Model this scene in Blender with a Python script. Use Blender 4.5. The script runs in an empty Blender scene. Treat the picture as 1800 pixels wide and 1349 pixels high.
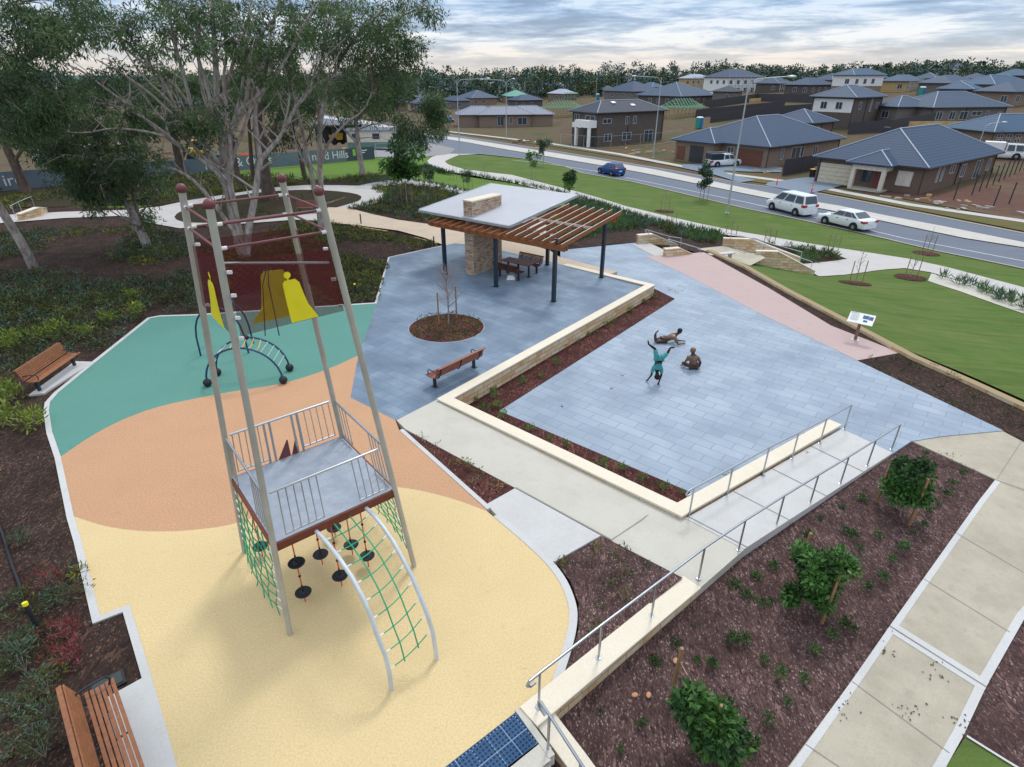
import bpy, bmesh, math, random
import numpy as np
from mathutils import Vector, Matrix
from mathutils.geometry import tessellate_polygon
random.seed(7); RNG = np.random.default_rng(7)
PI = math.pi
C = bpy.context.scene.collection
S = bpy.context.scene

# ---------------------------------------------------------------- camera
F_PX, CAM_H, HORIZ = 1030.0, 10.0, 130.0          # photo pixels (1800 x 1349)
PITCH = math.atan((674.5 - HORIZ) / F_PX)
cd = bpy.data.cameras.new("camera"); cam = bpy.data.objects.new("camera", cd); C.objects.link(cam)
cam.location = (0, 0, CAM_H); cam.rotation_euler = (PI / 2 - PITCH, 0, 0)
cd.sensor_width = 36; cd.lens = F_PX / 1800 * 36; cd.clip_start = 0.1; cd.clip_end = 9000
S.camera = cam

# ---------------------------------------------------------------- world + sun
SUN_EL, SUN_AZ = math.radians(56), math.radians(20)
W = bpy.data.worlds.new("World"); S.world = W; W.use_nodes = True
nt = W.node_tree; nt.nodes.clear()
def wn(t, **k):
    n = nt.nodes.new(t)
    for a, b in k.items(): setattr(n, a, b)
    return n
tc = wn('ShaderNodeTexCoord'); sky = wn('ShaderNodeTexSky', sky_type='NISHITA', sun_disc=False, sun_elevation=SUN_EL, sun_rotation=SUN_AZ)
b1 = wn('ShaderNodeBackground'); b1.inputs[1].default_value = 0.09; nt.links.new(sky.outputs[0], b1.inputs[0])
sep = wn('ShaderNodeSeparateXYZ'); nt.links.new(tc.outputs['Generated'], sep.inputs[0])
mp = wn('ShaderNodeMapping'); mp.inputs['Scale'].default_value = (7.5, 7.5, 66); nt.links.new(tc.outputs['Generated'], mp.inputs[0])
mp.inputs['Rotation'].default_value = (0, math.radians(-1.2), 0)
nz = wn('ShaderNodeTexNoise'); nz.inputs['Scale'].default_value = 1.0; nz.inputs['Detail'].default_value = 7; nz.inputs['Roughness'].default_value = .64; nz.inputs['Distortion'].default_value = .25
nt.links.new(mp.outputs[0], nz.inputs['Vector'])
# brightness of the cloud deck by elevation (z of direction)
er = wn('ShaderNodeValToRGB'); nt.links.new(sep.outputs['Z'], er.inputs[0]); er.color_ramp.interpolation = 'EASE'
el = er.color_ramp.elements
el[0].position = 0.0; el[0].color = (.84, .76, .70, 1)
el[1].position = 1.0; el[1].color = (1.42, 1.46, 1.52, 1)
for p, c in ((.022, (.86, .81, .77)), (.045, (.75, .79, .84)), (.085, (.56, .68, .84)), (.2, (.80, .87, .98)), (.5, (1.15, 1.19, 1.26))):
    e = el.new(p); e.color = (*c, 1)
cr = wn('ShaderNodeValToRGB'); nt.links.new(nz.outputs['Fac'], cr.inputs[0])
cr.color_ramp.elements[0].position = .36; cr.color_ramp.elements[0].color = (.48, .57, .70, 1)
cr.color_ramp.elements[1].position = .58; cr.color_ramp.elements[1].color = (1.32, 1.28, 1.24, 1)
e = cr.color_ramp.elements.new(.47); e.color = (.74, .85, .98, 1)
mx = wn('ShaderNodeMixRGB', blend_type='MULTIPLY'); mx.inputs[0].default_value = 1
nt.links.new(er.outputs[0], mx.inputs[1])
# clouds lose contrast right at the horizon
fd = wn('ShaderNodeMapRange'); fd.inputs[1].default_value = 0.0; fd.inputs[2].default_value = .05; fd.inputs[3].default_value = .25; fd.inputs[4].default_value = 1.0
nt.links.new(sep.outputs['Z'], fd.inputs[0])
m2 = wn('ShaderNodeMixRGB'); m2.inputs[1].default_value = (1, 1, 1, 1); nt.links.new(fd.outputs[0], m2.inputs[0]); nt.links.new(cr.outputs[0], m2.inputs[2])
nt.links.new(m2.outputs[0], mx.inputs[2])
b2 = wn('ShaderNodeBackground'); b2.inputs[1].default_value = 1.0; nt.links.new(mx.outputs[0], b2.inputs[0])
ms = wn('ShaderNodeMixShader'); ms.inputs[0].default_value = .88
nt.links.new(b1.outputs[0], ms.inputs[1]); nt.links.new(b2.outputs[0], ms.inputs[2])
wo = wn('ShaderNodeOutputWorld'); nt.links.new(ms.outputs[0], wo.inputs[0])
sl = bpy.data.lights.new("sun", 'SUN'); sl.energy = 1.5; sl.angle = math.radians(11); sl.color = (1, .965, .92)
sun = bpy.data.objects.new("sun", sl); C.objects.link(sun)
sun.rotation_euler = (PI / 2 - SUN_EL, 0, PI - SUN_AZ)      # light comes from ahead of the camera, slightly right
S.view_settings.view_transform = 'Standard'; S.view_settings.look = 'None'
S.view_settings.exposure = 0.0; S.view_settings.gamma = 1.0

# ---------------------------------------------------------------- pixels of the survey photograph -> ground
ST, CT = math.sin(PITCH), math.cos(PITCH)
def ray(px, py):
    x = (px - 900) / F_PX; y = -(py - 674.5) / F_PX
    return Vector((x, CT + y * ST, -ST + y * CT))
def G(px, py, z=0.0):
    d = ray(px, py); t = (z - CAM_H) / d.z
    return Vector((d.x * t, d.y * t, z))
def PY(px, py, y):                                   # the point of the ray at a given distance ahead
    d = ray(px, py); t = y / d.y
    return Vector((d.x * t, y, CAM_H + d.z * t))

# ---------------------------------------------------------------- terrain
CTRL = []
def ctl(z, *pts):
    for p in pts:
        g = G(p[0], p[1], z); CTRL.append((g.x, g.y, z))
ctl(0.0, (100, 450), (-200, 600), (250, 480), (600, 450), (0, 380), (300, 420), (640, 395), (800, 420), (-300, 900), (100, 800), (680, 350), (450, 360))
ctl(0.02, (160, 1110), (225, 1160), (60, 1200), (100, 1000), (60, 800), (200, 1300), (-200, 1300), (150, 1349))
ctl(-0.1, (300, 340), (560, 325), (100, 340), (-300, 380))
ctl(-0.3, (700, 335), (760, 360), (0, 325))
ctl(-0.5, (600, 305), (880, 380), (450, 310), (300, 320), (150, 320))
ctl(-0.55, (900, 450), (980, 445), (1060, 440), (1100, 432), (1240, 447), (1350, 510), (1460, 575), (1590, 625), (1300, 600), (1700, 720), (1500, 700), (1000, 600))
ctl(-0.62, (1330, 480), (1430, 535), (1600, 615), (1800, 705))
ctl(-1.1, (1500, 530), (1400, 495), (1650, 600), (1800, 640))
ctl(-1.3, (950, 385), (1080, 405), (1260, 446), (850, 340))
ctl(-2.0, (1650, 540), (1800, 590), (1560, 510))
ctl(-1.3, (500, 295), (660, 268), (620, 285), (350, 300), (100, 308))
ctl(-1.8, (740, 300), (800, 320), (700, 275))
ctl(-2.5, (780, 290), (850, 310), (960, 335), (1100, 368), (1200, 400), (1300, 420), (1440, 478), (1500, 460), (1590, 468), (1700, 495), (1800, 525), (1450, 440))
ctl(-2.9, (790, 270), (850, 273), (1000, 297), (1150, 330), (1310, 368), (1435, 394), (1560, 422), (1708, 455), (1800, 474), (1900, 495))
ctl(-3.0, (760, 240), (850, 250), (950, 268), (1150, 303), (1310, 336), (1421, 358), (1560, 386), (1800, 430))
ctl(-3.0, (750, 228), (950, 258), (1150, 288), (1310, 318), (1421, 335), (1560, 357), (1800, 400), (1950, 420))
ctl(-2.9, (1000, 250), (1200, 285), (1400, 312), (1600, 345), (1800, 370))
ctl(-2.6, (1150, 255), (1400, 290), (1760, 320), (1900, 350))
ctl(-3.2, (812, 222), (700, 215), (900, 205), (640, 225), (500, 215), (300, 230), (100, 235), (-200, 230))
ctl(-2.4, (550, 250), (300, 262), (100, 270), (650, 240))
for x, y, z in ((120, 120, 1.5), (85, 122, -.3), (150, 130, 3.0), (110, 160, 3.4), (160, 190, 5.6), (60, 150, -.8), (70, 185, 1.0), (90, 220, 3.0), (30, 190, -2.6), (0, 230, -3.2),
                (-60, 260, -3.5), (60, 260, 1.0), (150, 260, 5.5), (220, 260, 6.5), (0, 330, -3), (90, 330, 2.0), (200, 340, 5), (-150, 330, -4), (-150, 200, -3.2), (300, 300, 7), (230, 180, 7), (-250, 250, -4),
                (100, 75, -1.5), (140, 90, 0.5), (0, 450, -3), (200, 450, 4), (-200, 450, -4), (400, 450, 6), (60, 95, -2.4), (77, 105, -1.7)):
    CTRL.append((x, y, z))
_c = np.array(CTRL); _P = _c[:, :2]; _MQ = 4.0
def _phi(r2): return np.sqrt(r2 + _MQ * _MQ)
_n = len(_P); _A = np.zeros((_n + 1, _n + 1))
_A[:_n, :_n] = -_phi(((_P[:, None] - _P[None]) ** 2).sum(-1)) - np.eye(_n) * 0.0
_A[:_n, :_n] += np.eye(_n) * (-0.4) * -1 * 0
_A[:_n, _n] = 1; _A[_n, :_n] = 1
_w = np.linalg.lstsq(_A, np.append(_c[:, 2], 0), rcond=1e-6)[0]
GS = 3.0; GX0, GX1, GY0, GY1 = -240, 330, -9, 480
_nx = int((GX1 - GX0) / GS) + 1; _ny = int((GY1 - GY0) / GS) + 1
_gx = GX0 + GS * np.arange(_nx); _gy = GY0 + GS * np.arange(_ny)
_Q = np.stack(np.meshgrid(_gx, _gy, indexing='ij'), -1).reshape(-1, 2)
TZG = np.empty(len(_Q))
for i in range(0, len(_Q), 4000):
    q = _Q[i:i + 4000]; TZG[i:i + 4000] = -_phi(((q[:, None] - _P[None]) ** 2).sum(-1)) @ _w[:_n] + _w[_n]
TZG = np.clip(TZG, -5, 9).reshape(_nx, _ny)
def T(x, y):                                        # piecewise linear on the triangulated grid
    fx = min(max((x - GX0) / GS, 0), _nx - 1.001); fy = min(max((y - GY0) / GS, 0), _ny - 1.001)
    i, j = int(fx), int(fy); u, v = fx - i, fy - j
    a, b, c, d = TZG[i, j], TZG[i + 1, j], TZG[i, j + 1], TZG[i + 1, j + 1]
    if u + v <= 1: return float(a + u * (b - a) + v * (c - a))
    return float(d + (1 - u) * (c - d) + (1 - v) * (b - d))
def GT(px, py, off=0.0):                            # pixel -> terrain point
    d = ray(px, py); t = 4.0; last = t
    while t < 1500:
        x, y, z = d.x * t, d.y * t, CAM_H + d.z * t
        if z < T(x, y) + off: break
        last = t; t += max(.4, t * .012)
    lo, hi = last, t
    for _ in range(24):
        m = (lo + hi) / 2
        if CAM_H + d.z * m < T(d.x * m, d.y * m) + off: hi = m
        else: lo = m
    return Vector((d.x * hi, d.y * hi, T(d.x * hi, d.y * hi) + off))

# ---------------------------------------------------------------- tags, objects
def tag(o, label=None, cat=None, group=None, kind=None):
    if label: o['label'] = label
    if cat: o['category'] = cat
    if group: o['group'] = group
    if kind: o['kind'] = kind
    return o
def empty(name, loc=(0, 0, 0), rz=0, label=None, cat=None, group=None):
    o = bpy.data.objects.new(name, None); C.objects.link(o); o.empty_display_size = .2
    o.location = loc; o.rotation_euler = (0, 0, rz)
    return tag(o, label, cat, group)
def copy_tree(o, parent=None):
    c = o.copy(); C.objects.link(c)
    if parent is not None: c.parent = parent
    for ch in list(o.children): copy_tree(ch, c)
    return c
def place(src, loc, rz=0, label=None, group=None, sc=None, used=set()):
    if src.name not in used: used.add(src.name); o = src
    else: o = copy_tree(src)
    o.location = loc; o.rotation_euler = (0, 0, rz)
    if sc is not None: o.scale = (sc,) * 3 if not isinstance(sc, tuple) else sc
    if label: o['label'] = label
    if group: o['group'] = group
    return o

class MB:
    def __init__(s): s.v = []; s.f = []; s.m = []
    def add(s, vs, fs, mi=0):
        b = len(s.v); s.v.extend([tuple(v) for v in vs]); s.f.extend([tuple(b + i for i in f) for f in fs]); s.m.extend([mi] * len(fs)); return s
    def box(s, c, size, rz=0, mi=0, M=None, taper=1.0):
        x, y, z = size[0] / 2, size[1] / 2, size[2] / 2
        vs = [Vector((a * x * (taper if k > 0 else 1), b * y * (taper if k > 0 else 1), k * z)) for k in (-1, 1) for a, b in ((-1, -1), (1, -1), (1, 1), (-1, 1))]
        R = M if M is not None else Matrix.Rotation(rz, 3, 'Z')
        vs = [R @ v + Vector(c) for v in vs]
        return s.add(vs, [(3, 2, 1, 0), (4, 5, 6, 7), (0, 1, 5, 4), (1, 2, 6, 5), (2, 3, 7, 6), (3, 0, 4, 7)], mi)
    def bar(s, a, b, w, h, up=(0, 0, 1), mi=0):          # box beam from a to b, w across, h along up
        a, b = Vector(a), Vector(b); d = (b - a); L = d.length; d.normalize()
        up = Vector(up) if abs(d.dot(Vector(up))) < .985 else Vector((0, 1, 0)); sd = d.cross(up); sd.normalize(); u = sd.cross(d)
        M = Matrix((d, sd, u)).transposed()
        return s.box((a + b) / 2, (L, w, h), M=M, mi=mi)
    def tube(s, pts, r, n=8, mi=0, cap=True):
        pts = [Vector(p) for p in pts]; k = len(pts)
        rs = r if hasattr(r, '__len__') else [r] * k
        base = len(s.v); prev = None
        for i, p in enumerate(pts):
            t = (pts[min(i + 1, k - 1)] - pts[max(i - 1, 0)]).normalized()
            if prev is None:
                a = Vector((0, 0, 1)) if abs(t.z) < .9 else Vector((1, 0, 0)); u = t.cross(a).normalized()
            else:
                u = (prev - t * prev.dot(t)); u = u.normalized() if u.length > 1e-6 else t.orthogonal().normalized()
            prev = u; v = t.cross(u)
            for j in range(n):
                a = 2 * PI * j / n; s.v.append(tuple(p + (u * math.cos(a) + v * math.sin(a)) * rs[i]))
        for i in range(k - 1):
            for j in range(n):
                q = (base + i * n + j, base + i * n + (j + 1) % n, base + (i + 1) * n + (j + 1) % n, base + (i + 1) * n + j)
                s.f.append(q); s.m.append(mi)
        if cap:
            s.f.append(tuple(base + j for j in reversed(range(n)))); s.m.append(mi)
            s.f.append(tuple(base + (k - 1) * n + j for j in range(n))); s.m.append(mi)
        return s
    def lathe(s, prof, c=(0, 0, 0), n=16, mi=0, M=None):
        base = len(s.v); c = Vector(c)
        for r, z in prof:
            for j in range(n):
                a = 2 * PI * j / n; q = Vector((r * math.cos(a), r * math.sin(a), z))
                s.v.append(tuple((M @ q if M is not None else q) + c))
        for i in range(len(prof) - 1):
            for j in range(n):
                s.f.append((base + i * n + j, base + i * n + (j + 1) % n, base + (i + 1) * n + (j + 1) % n, base + (i + 1) * n + j)); s.m.append(mi)
        s.f.append(tuple(base + j for j in reversed(range(n)))); s.m.append(mi)
        s.f.append(tuple(base + (len(prof) - 1) * n + j for j in range(n))); s.m.append(mi)
        return s
    def ball(s, c, r, mi=0, n=12, sq=(1, 1, 1)):
        m = n // 2
        return s.lathe([(max(1e-4, r * math.sin(PI * i / m)) * sq[0], -r * math.cos(PI * i / m) * sq[2]) for i in range(m + 1)], c, n, mi)
    def prism(s, poly, z0, z1, mi=0, mtop=None):
        n = len(poly); A = sum(poly[i][0] * poly[(i + 1) % n][1] - poly[(i + 1) % n][0] * poly[i][1] for i in range(n))
        P = [tuple(p) for p in poly] if A > 0 else [tuple(p) for p in reversed(poly)]
        b = len(s.v)
        for zz in (z0, z1):
            for i, p in enumerate(P): s.v.append((p[0], p[1], zz if not callable(zz) else zz(p[0], p[1])))
        for i in range(n):
            j = (i + 1) % n; s.f.append((b + i, b + j, b + n + j, b + n + i)); s.m.append(mi)
        for t in tessellate_polygon([[Vector((p[0], p[1], 0)) for p in P]]):
            a = [P[i] for i in t]; ar = (a[1][0] - a[0][0]) * (a[2][1] - a[0][1]) - (a[2][0] - a[0][0]) * (a[1][1] - a[0][1])
            t = t if ar > 0 else tuple(reversed(t))
            s.f.append(tuple(b + n + i for i in t)); s.m.append(mi if mtop is None else mtop)
            s.f.append(tuple(b + i for i in reversed(t))); s.m.append(mi)
        return s
    def build(s, name, mats, parent=None, smooth=False, bevel=0):
        me = bpy.data.meshes.new(name); me.from_pydata(s.v, [], s.f)
        for m in (mats if isinstance(mats, (list, tuple)) else [mats]): me.materials.append(m)
        if len(set(s.m)) > 1 or (s.m and s.m[0]): me.polygons.foreach_set('material_index', s.m)
        if smooth:
            me.polygons.foreach_set('use_smooth', [True] * len(s.f))
            try: me.set_sharp_from_angle(angle=math.radians(40))
            except Exception: pass
        me.update()
        o = bpy.data.objects.new(name, me); C.objects.link(o); o.parent = parent
        if bevel:
            b = o.modifiers.new('bevel', 'BEVEL'); b.width = bevel; b.segments = 2; b.limit_method = 'ANGLE'; b.angle_limit = math.radians(35)
        return o

def drape(name, poly, mat, off=0.0, kind='structure', flat=None, zf=None, skirt=0):
    """a ground sheet over a plan polygon: follows the terrain grid, or a plane"""
    bm = bmesh.new(); P = [Vector((p[0], p[1], 0)) for p in poly]
    vs = [bm.verts.new(p) for p in P]
    for t in tessellate_polygon([P]):
        try: bm.faces.new([vs[i] for i in t])
        except ValueError: pass
    if flat is None and zf is None:
        x0, x1 = min(p.x for p in P), max(p.x for p in P); y0, y1 = min(p.y for p in P), max(p.y for p in P)
        def cut(co, no):
            bmesh.ops.bisect_plane(bm, geom=bm.verts[:] + bm.edges[:] + bm.faces[:], dist=1e-5, plane_co=co, plane_no=no)
        k = math.floor((x0 - GX0) / GS)
        while GX0 + k * GS < x1: cut((GX0 + k * GS, 0, 0), (1, 0, 0)); k += 1
        k = math.floor((y0 - GY0) / GS)
        while GY0 + k * GS < y1: cut((0, GY0 + k * GS, 0), (0, 1, 0)); k += 1
        s0 = GX0 + GY0; k = math.floor((x0 + y0 - s0) / GS)
        while s0 + k * GS < x1 + y1: cut((s0 + k * GS, 0, 0), (1, 1, 0)); k += 1
    for v in bm.verts:
        v.co.z = flat + off if flat is not None else (zf(v.co.x, v.co.y) + off if zf else T(v.co.x, v.co.y) + off)
    for f in bm.faces:
        if f.normal.z < 0: f.normal_flip()
    bm.normal_update()
    for f in bm.faces:
        if f.normal.z < 0: f.normal_flip()
    if skirt:
        be = [e for e in bm.edges if e.is_boundary]; rt = bmesh.ops.extrude_edge_only(bm, edges=be)
        for v in [g for g in rt['geom'] if isinstance(g, bmesh.types.BMVert)]: v.co.z -= skirt
    me = bpy.data.meshes.new(name); bm.to_mesh(me); bm.free(); me.materials.append(mat)
    o = bpy.data.objects.new(name, me); C.objects.link(o); o['kind'] = kind
    return o
def px(pts, z=None):
    return [GT(*p) if z is None else G(p[0], p[1], z) for p in pts]
def smooth(pts, it=2, closed=False):                # Chaikin on pixel polylines
    for _ in range(it):
        q = [] if closed else [pts[0]]; n = len(pts)
        for i in range(n if closed else n - 1):
            a, b = pts[i], pts[(i + 1) % n]
            q += [(a[0] * .75 + b[0] * .25, a[1] * .75 + b[1] * .25), (a[0] * .25 + b[0] * .75, a[1] * .25 + b[1] * .75)]
        if not closed: q.append(pts[-1])
        pts = q
    return pts
def lerp(a, b, t): return a + (b - a) * t
def inpoly(x, y, P):
    c = False; j = len(P) - 1
    for i in range(len(P)):
        if (P[i][1] > y) != (P[j][1] > y) and x < (P[j][0] - P[i][0]) * (y - P[i][1]) / (P[j][1] - P[i][1]) + P[i][0]: c = not c
        j = i
    return c

# ---------------------------------------------------------------- materials
def hexc(r, g, b):
    f = lambda c: ((c / 255 + .055) / 1.055) ** 2.4 if c > 10 else c / 255 / 12.92
    return (f(r), f(g), f(b), 1)
class MT:
    def __init__(s, name):
        s.m = bpy.data.materials.new(name); s.m.use_nodes = True; s.t = s.m.node_tree; s.b = s.t.nodes['Principled BSDF']
        s.geo = None; s.x = 0
    def n(s, t, **k):
        o = s.t.nodes.new(t)
        for a, b in k.items(): setattr(o, a, b)
        return o
    def l(s, a, b): s.t.links.new(a, b)
    def pos(s, obj=False):
        if obj: return s.n('ShaderNodeTexCoord').outputs['Object']
        return s.n('ShaderNodeNewGeometry').outputs['Position']
    def rot(s, v, rz, sc=(1, 1, 1)):
        m = s.n('ShaderNodeMapping'); m.inputs['Rotation'].default_value = (0, 0, -rz); m.inputs['Scale'].default_value = sc; s.l(v, m.inputs[0]); return m.outputs[0]
    def noise(s, v, sc, det=4, rough=.6, out='Fac'):
        o = s.n('ShaderNodeTexNoise'); o.inputs['Scale'].default_value = sc; o.inputs['Detail'].default_value = det; o.inputs['Roughness'].default_value = rough
        s.l(v, o.inputs['Vector']); return o.outputs[out]
    def ramp(s, f, *st):
        r = s.n('ShaderNodeValToRGB'); s.l(f, r.inputs[0]); e = r.color_ramp.elements
        while len(e) > 2: e.remove(e[-1])
        e[0].position, e[0].color = st[0][0], (*st[0][1][:3], 1); e[1].position, e[1].color = st[1][0], (*st[1][1][:3], 1)
        for p, c in st[2:]: q = e.new(p); q.color = (*c[:3], 1)
        return r.outputs[0]
    def mix(s, f, a, b, mode='MIX'):
        o = s.n('ShaderNodeMixRGB', blend_type=mode)
        for i, q in ((0, f), (1, a), (2, b)):
            if isinstance(q, (int, float)): o.inputs[i].default_value = q
            elif isinstance(q, (tuple, list)): o.inputs[i].default_value = (*q[:3], 1)
            else: s.l(q, o.inputs[i])
        return o.outputs[0]
    def math(s, op, a, b=None):
        o = s.n('ShaderNodeMath', operation=op)
        for i, q in ((0, a), (1, b)):
            if q is None: continue
            if isinstance(q, (int, float)): o.inputs[i].default_value = q
            else: s.l(q, o.inputs[i])
        return o.outputs[0]
    def bump(s, h, st=.3, d=.02):
        o = s.n('ShaderNodeBump'); o.inputs['Strength'].default_value = st; o.inputs['Distance'].default_value = d; s.l(h, o.inputs['Height']); s.l(o.outputs[0], s.b.inputs['Normal'])
    def walluv(s):
        g = s.n('ShaderNodeNewGeometry'); c = s.n('ShaderNodeVectorMath', operation='CROSS_PRODUCT'); c.inputs[1].default_value = (0, 0, 1); s.l(g.outputs['True Normal'], c.inputs[0])
        nn = s.n('ShaderNodeVectorMath', operation='NORMALIZE'); s.l(c.outputs[0], nn.inputs[0])
        d = s.n('ShaderNodeVectorMath', operation='DOT_PRODUCT'); s.l(nn.outputs[0], d.inputs[0]); s.l(g.outputs['Position'], d.inputs[1])
        sp = s.n('ShaderNodeSeparateXYZ'); s.l(g.outputs['Position'], sp.inputs[0])
        cb = s.n('ShaderNodeCombineXYZ'); s.l(d.outputs['Value'], cb.inputs[0]); s.l(sp.outputs['Z'], cb.inputs[1]); return cb.outputs[0], sp.outputs['Z'], d.outputs['Value']
    def brick(s, v, c1, c2, mort, w, h, ms=.01, off=.5, sm=.1, bias=0):
        o = s.n('ShaderNodeTexBrick'); s.l(v, o.inputs['Vector']); o.offset = off
        for k, q in (('Color1', c1), ('Color2', c2), ('Mortar', mort)): o.inputs[k].default_value = (*q[:3], 1)
        o.inputs['Scale'].default_value = 1; o.inputs['Brick Width'].default_value = w; o.inputs['Row Height'].default_value = h
        o.inputs['Mortar Size'].default_value = ms; o.inputs['Mortar Smooth'].default_value = sm; o.inputs['Bias'].default_value = bias
        return o
    def col(s, c):
        if isinstance(c, (tuple, list)): s.b.inputs['Base Color'].default_value = (*c[:3], 1)
        else: s.l(c, s.b.inputs['Base Color'])
    def fin(s, rough=.8, metal=0, spec=None):
        s.b.inputs['Roughness'].default_value = rough; s.b.inputs['Metallic'].default_value = metal
        if spec is not None: s.b.inputs['Specular IOR Level'].default_value = spec
        return s.m
def plain(name, c, rough=.6, metal=0, var=.12, sc=3, obj=False, bump=0, spec=None):
    m = MT(name); v = m.pos(obj); f = m.noise(v, sc, 5)
    a = tuple(x * (1 - var) for x in c[:3]); b = tuple(min(1, x * (1 + var)) for x in c[:3])
    m.col(m.ramp(f, (.3, a), (.7, b)))
    if bump: m.bump(m.noise(v, sc * 12, 3), bump, .01)
    return m.fin(rough, metal, spec)
M = {}
def rubber(name, c, sp=.3):
    m = MT(name); v = m.pos(); f = m.noise(v, 26, 4, .9); g = m.noise(v, .5, 5, .7); st = m.noise(v, 1.9, 6, .75)
    a = m.ramp(f, (.32, tuple(x * (1 - sp) for x in c[:3])), (.5, c), (.68, tuple(min(1, x * (1 + sp * .8)) for x in c[:3])))
    a = m.mix(m.ramp(g, (.3, (0, 0, 0)), (.72, (.4,) * 3)), a, tuple(x * .8 for x in c[:3]))
    a = m.mix(m.ramp(st, (.6, (0, 0, 0)), (.78, (.4,) * 3)), a, tuple(x * .5 for x in c[:3]))
    sc_ = m.noise(m.rot(v, .9, (1, 5, 1)), 1.3, 4, .7); a = m.mix(m.ramp(sc_, (.66, (0, 0, 0)), (.74, (.3,) * 3)), a, tuple(x * .45 for x in c[:3]))
    dk = m.noise(v, 60, 2, .5); a = m.mix(m.ramp(dk, (.72, (0, 0, 0)), (.78, (.6,) * 3)), a, tuple(x * .3 for x in c[:3]))
    m.col(a); m.bump(f, .5, .01); return m.fin(.85, spec=.25)
M['green'] = rubber('green_rubber', hexc(92, 142, 130), .35); M['orange'] = rubber('orange_rubber', hexc(192, 150, 116), .42); M['yellow'] = rubber('yellow_rubber', hexc(214, 190, 142), .24)
def concrete(name, c, stain=.25, jsc=None, warm=(.20, .17, .12)):
    m = MT(name); v = m.pos(); f = m.noise(v, 30, 4, .7); g = m.noise(v, .8, 6, .65); s2 = m.noise(v, 3.1, 4, .6)
    a = m.ramp(f, (.3, tuple(x * .9 for x in c[:3])), (.7, tuple(x * 1.06 for x in c[:3])))
    a = m.mix(m.ramp(g, (.42, (0, 0, 0)), (.75, (stain,) * 3)), a, warm)
    a = m.mix(m.ramp(s2, (.58, (0, 0, 0)), (.74, (stain * .8,) * 3)), a, tuple(x * .55 for x in c[:3]))
    m.col(a); m.bump(f, .15, .004); return m.fin(.8, spec=.3)
M['conc'] = concrete('pale_concrete', hexc(192, 188, 176), .2); M['concw'] = concrete('white_concrete', hexc(194, 193, 190), .16)
M['concwarm'] = concrete('warm_concrete', hexc(178, 170, 152), .45); M['path'] = concrete('far_path_concrete', hexc(186, 182, 178), .15); M['tan'] = concrete('sand_concrete', hexc(196, 178, 156), .2)
M['pink'] = concrete('pink_concrete', hexc(182, 160, 156), .25, warm=(.42, .28, .25)); M['kerb'] = concrete('kerb_concrete', hexc(196, 196, 194), .15)
M['median'] = concrete('median_concrete', hexc(190, 186, 178), .2); M['gutter'] = concrete('gutter_concrete', hexc(160, 152, 142), .3); M['drive'] = concrete('driveway_concrete', hexc(112, 126, 142), .2)
def paving(name, c1, c2, mort, rz, w, h, patch=.35, dark=None):
    m = MT(name); v = m.rot(m.pos(), rz); b = m.brick(v, c1, c2, mort, w, h, .012)
    vo = m.n('ShaderNodeTexWhiteNoise', noise_dimensions='2D')
    sx = m.n('ShaderNodeSeparateXYZ'); m.l(v, sx.inputs[0])
    row = m.math('FLOOR', m.math('DIVIDE', sx.outputs['Y'], h)); cx = m.math('FLOOR', m.math('DIVIDE', m.math('ADD', sx.outputs['X'], m.math('MULTIPLY', m.math('MODULO', row, 2), w * .5)), w))
    cb = m.n('ShaderNodeCombineXYZ'); m.l(cx, cb.inputs[0]); m.l(row, cb.inputs[1]); m.l(cb.outputs[0], vo.inputs['Vector'])
    a = m.mix(m.ramp(vo.outputs['Value'], (0, (0, 0, 0)), (1, (.5,) * 3)), b.outputs['Color'], c2)
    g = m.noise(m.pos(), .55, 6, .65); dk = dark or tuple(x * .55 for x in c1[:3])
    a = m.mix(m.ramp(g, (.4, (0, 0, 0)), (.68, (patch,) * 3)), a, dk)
    g2 = m.noise(m.pos(), 2.2, 5, .7); a = m.mix(m.ramp(g2, (.45, (0, 0, 0)), (.75, (patch * .8,) * 3)), a, tuple(min(1, x * 1.35) for x in c1[:3]))
    a = m.mix(m.math('MULTIPLY', b.outputs['Fac'], .8), a, mort)
    m.col(a); m.bump(m.noise(m.pos(), 18, 4), .15, .006); return m.fin(.55, spec=.4)
_d = G(1212, 866, -.55) - G(877, 723, -.55); PL = math.atan2(_d.y, _d.x)
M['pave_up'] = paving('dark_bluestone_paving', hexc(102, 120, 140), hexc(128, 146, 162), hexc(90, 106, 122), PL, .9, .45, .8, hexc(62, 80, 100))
M['pave_lo'] = paving('pale_bluestone_paving', hexc(134, 148, 163), hexc(154, 167, 180), hexc(112, 126, 140), PL + PI, 1.0, .42, .75, hexc(104, 120, 138))
def tactile(name):
    m = MT(name); v = m.rot(m.pos(), TACT); sx = m.n('ShaderNodeSeparateXYZ'); m.l(v, sx.inputs[0])
    def cell(o, k): return m.math('SUBTRACT', m.math('FRACT', m.math('MULTIPLY', o, k)), .5)
    x, y = cell(sx.outputs['X'], 14), cell(sx.outputs['Y'], 14); r = m.math('SQRT', m.math('ADD', m.math('MULTIPLY', x, x), m.math('MULTIPLY', y, y)))
    d = m.ramp(r, (.26, (1, 1, 1)), (.36, (0, 0, 0)))
    b = m.brick(v, hexc(66, 92, 122), hexc(58, 84, 114), hexc(150, 165, 185), .31, .31, .005, off=0)
    m.col(m.mix(d, b.outputs['Color'], hexc(34, 56, 86))); m.bump(d, .6, .01); return m.fin(.9, spec=.15)
TACT = 0.0
_t = G(782, 1349) - G(907, 1252); TACT = math.atan2(_t.y, _t.x)
M['tactile'] = tactile('blue_tactile_tiles')
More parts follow.
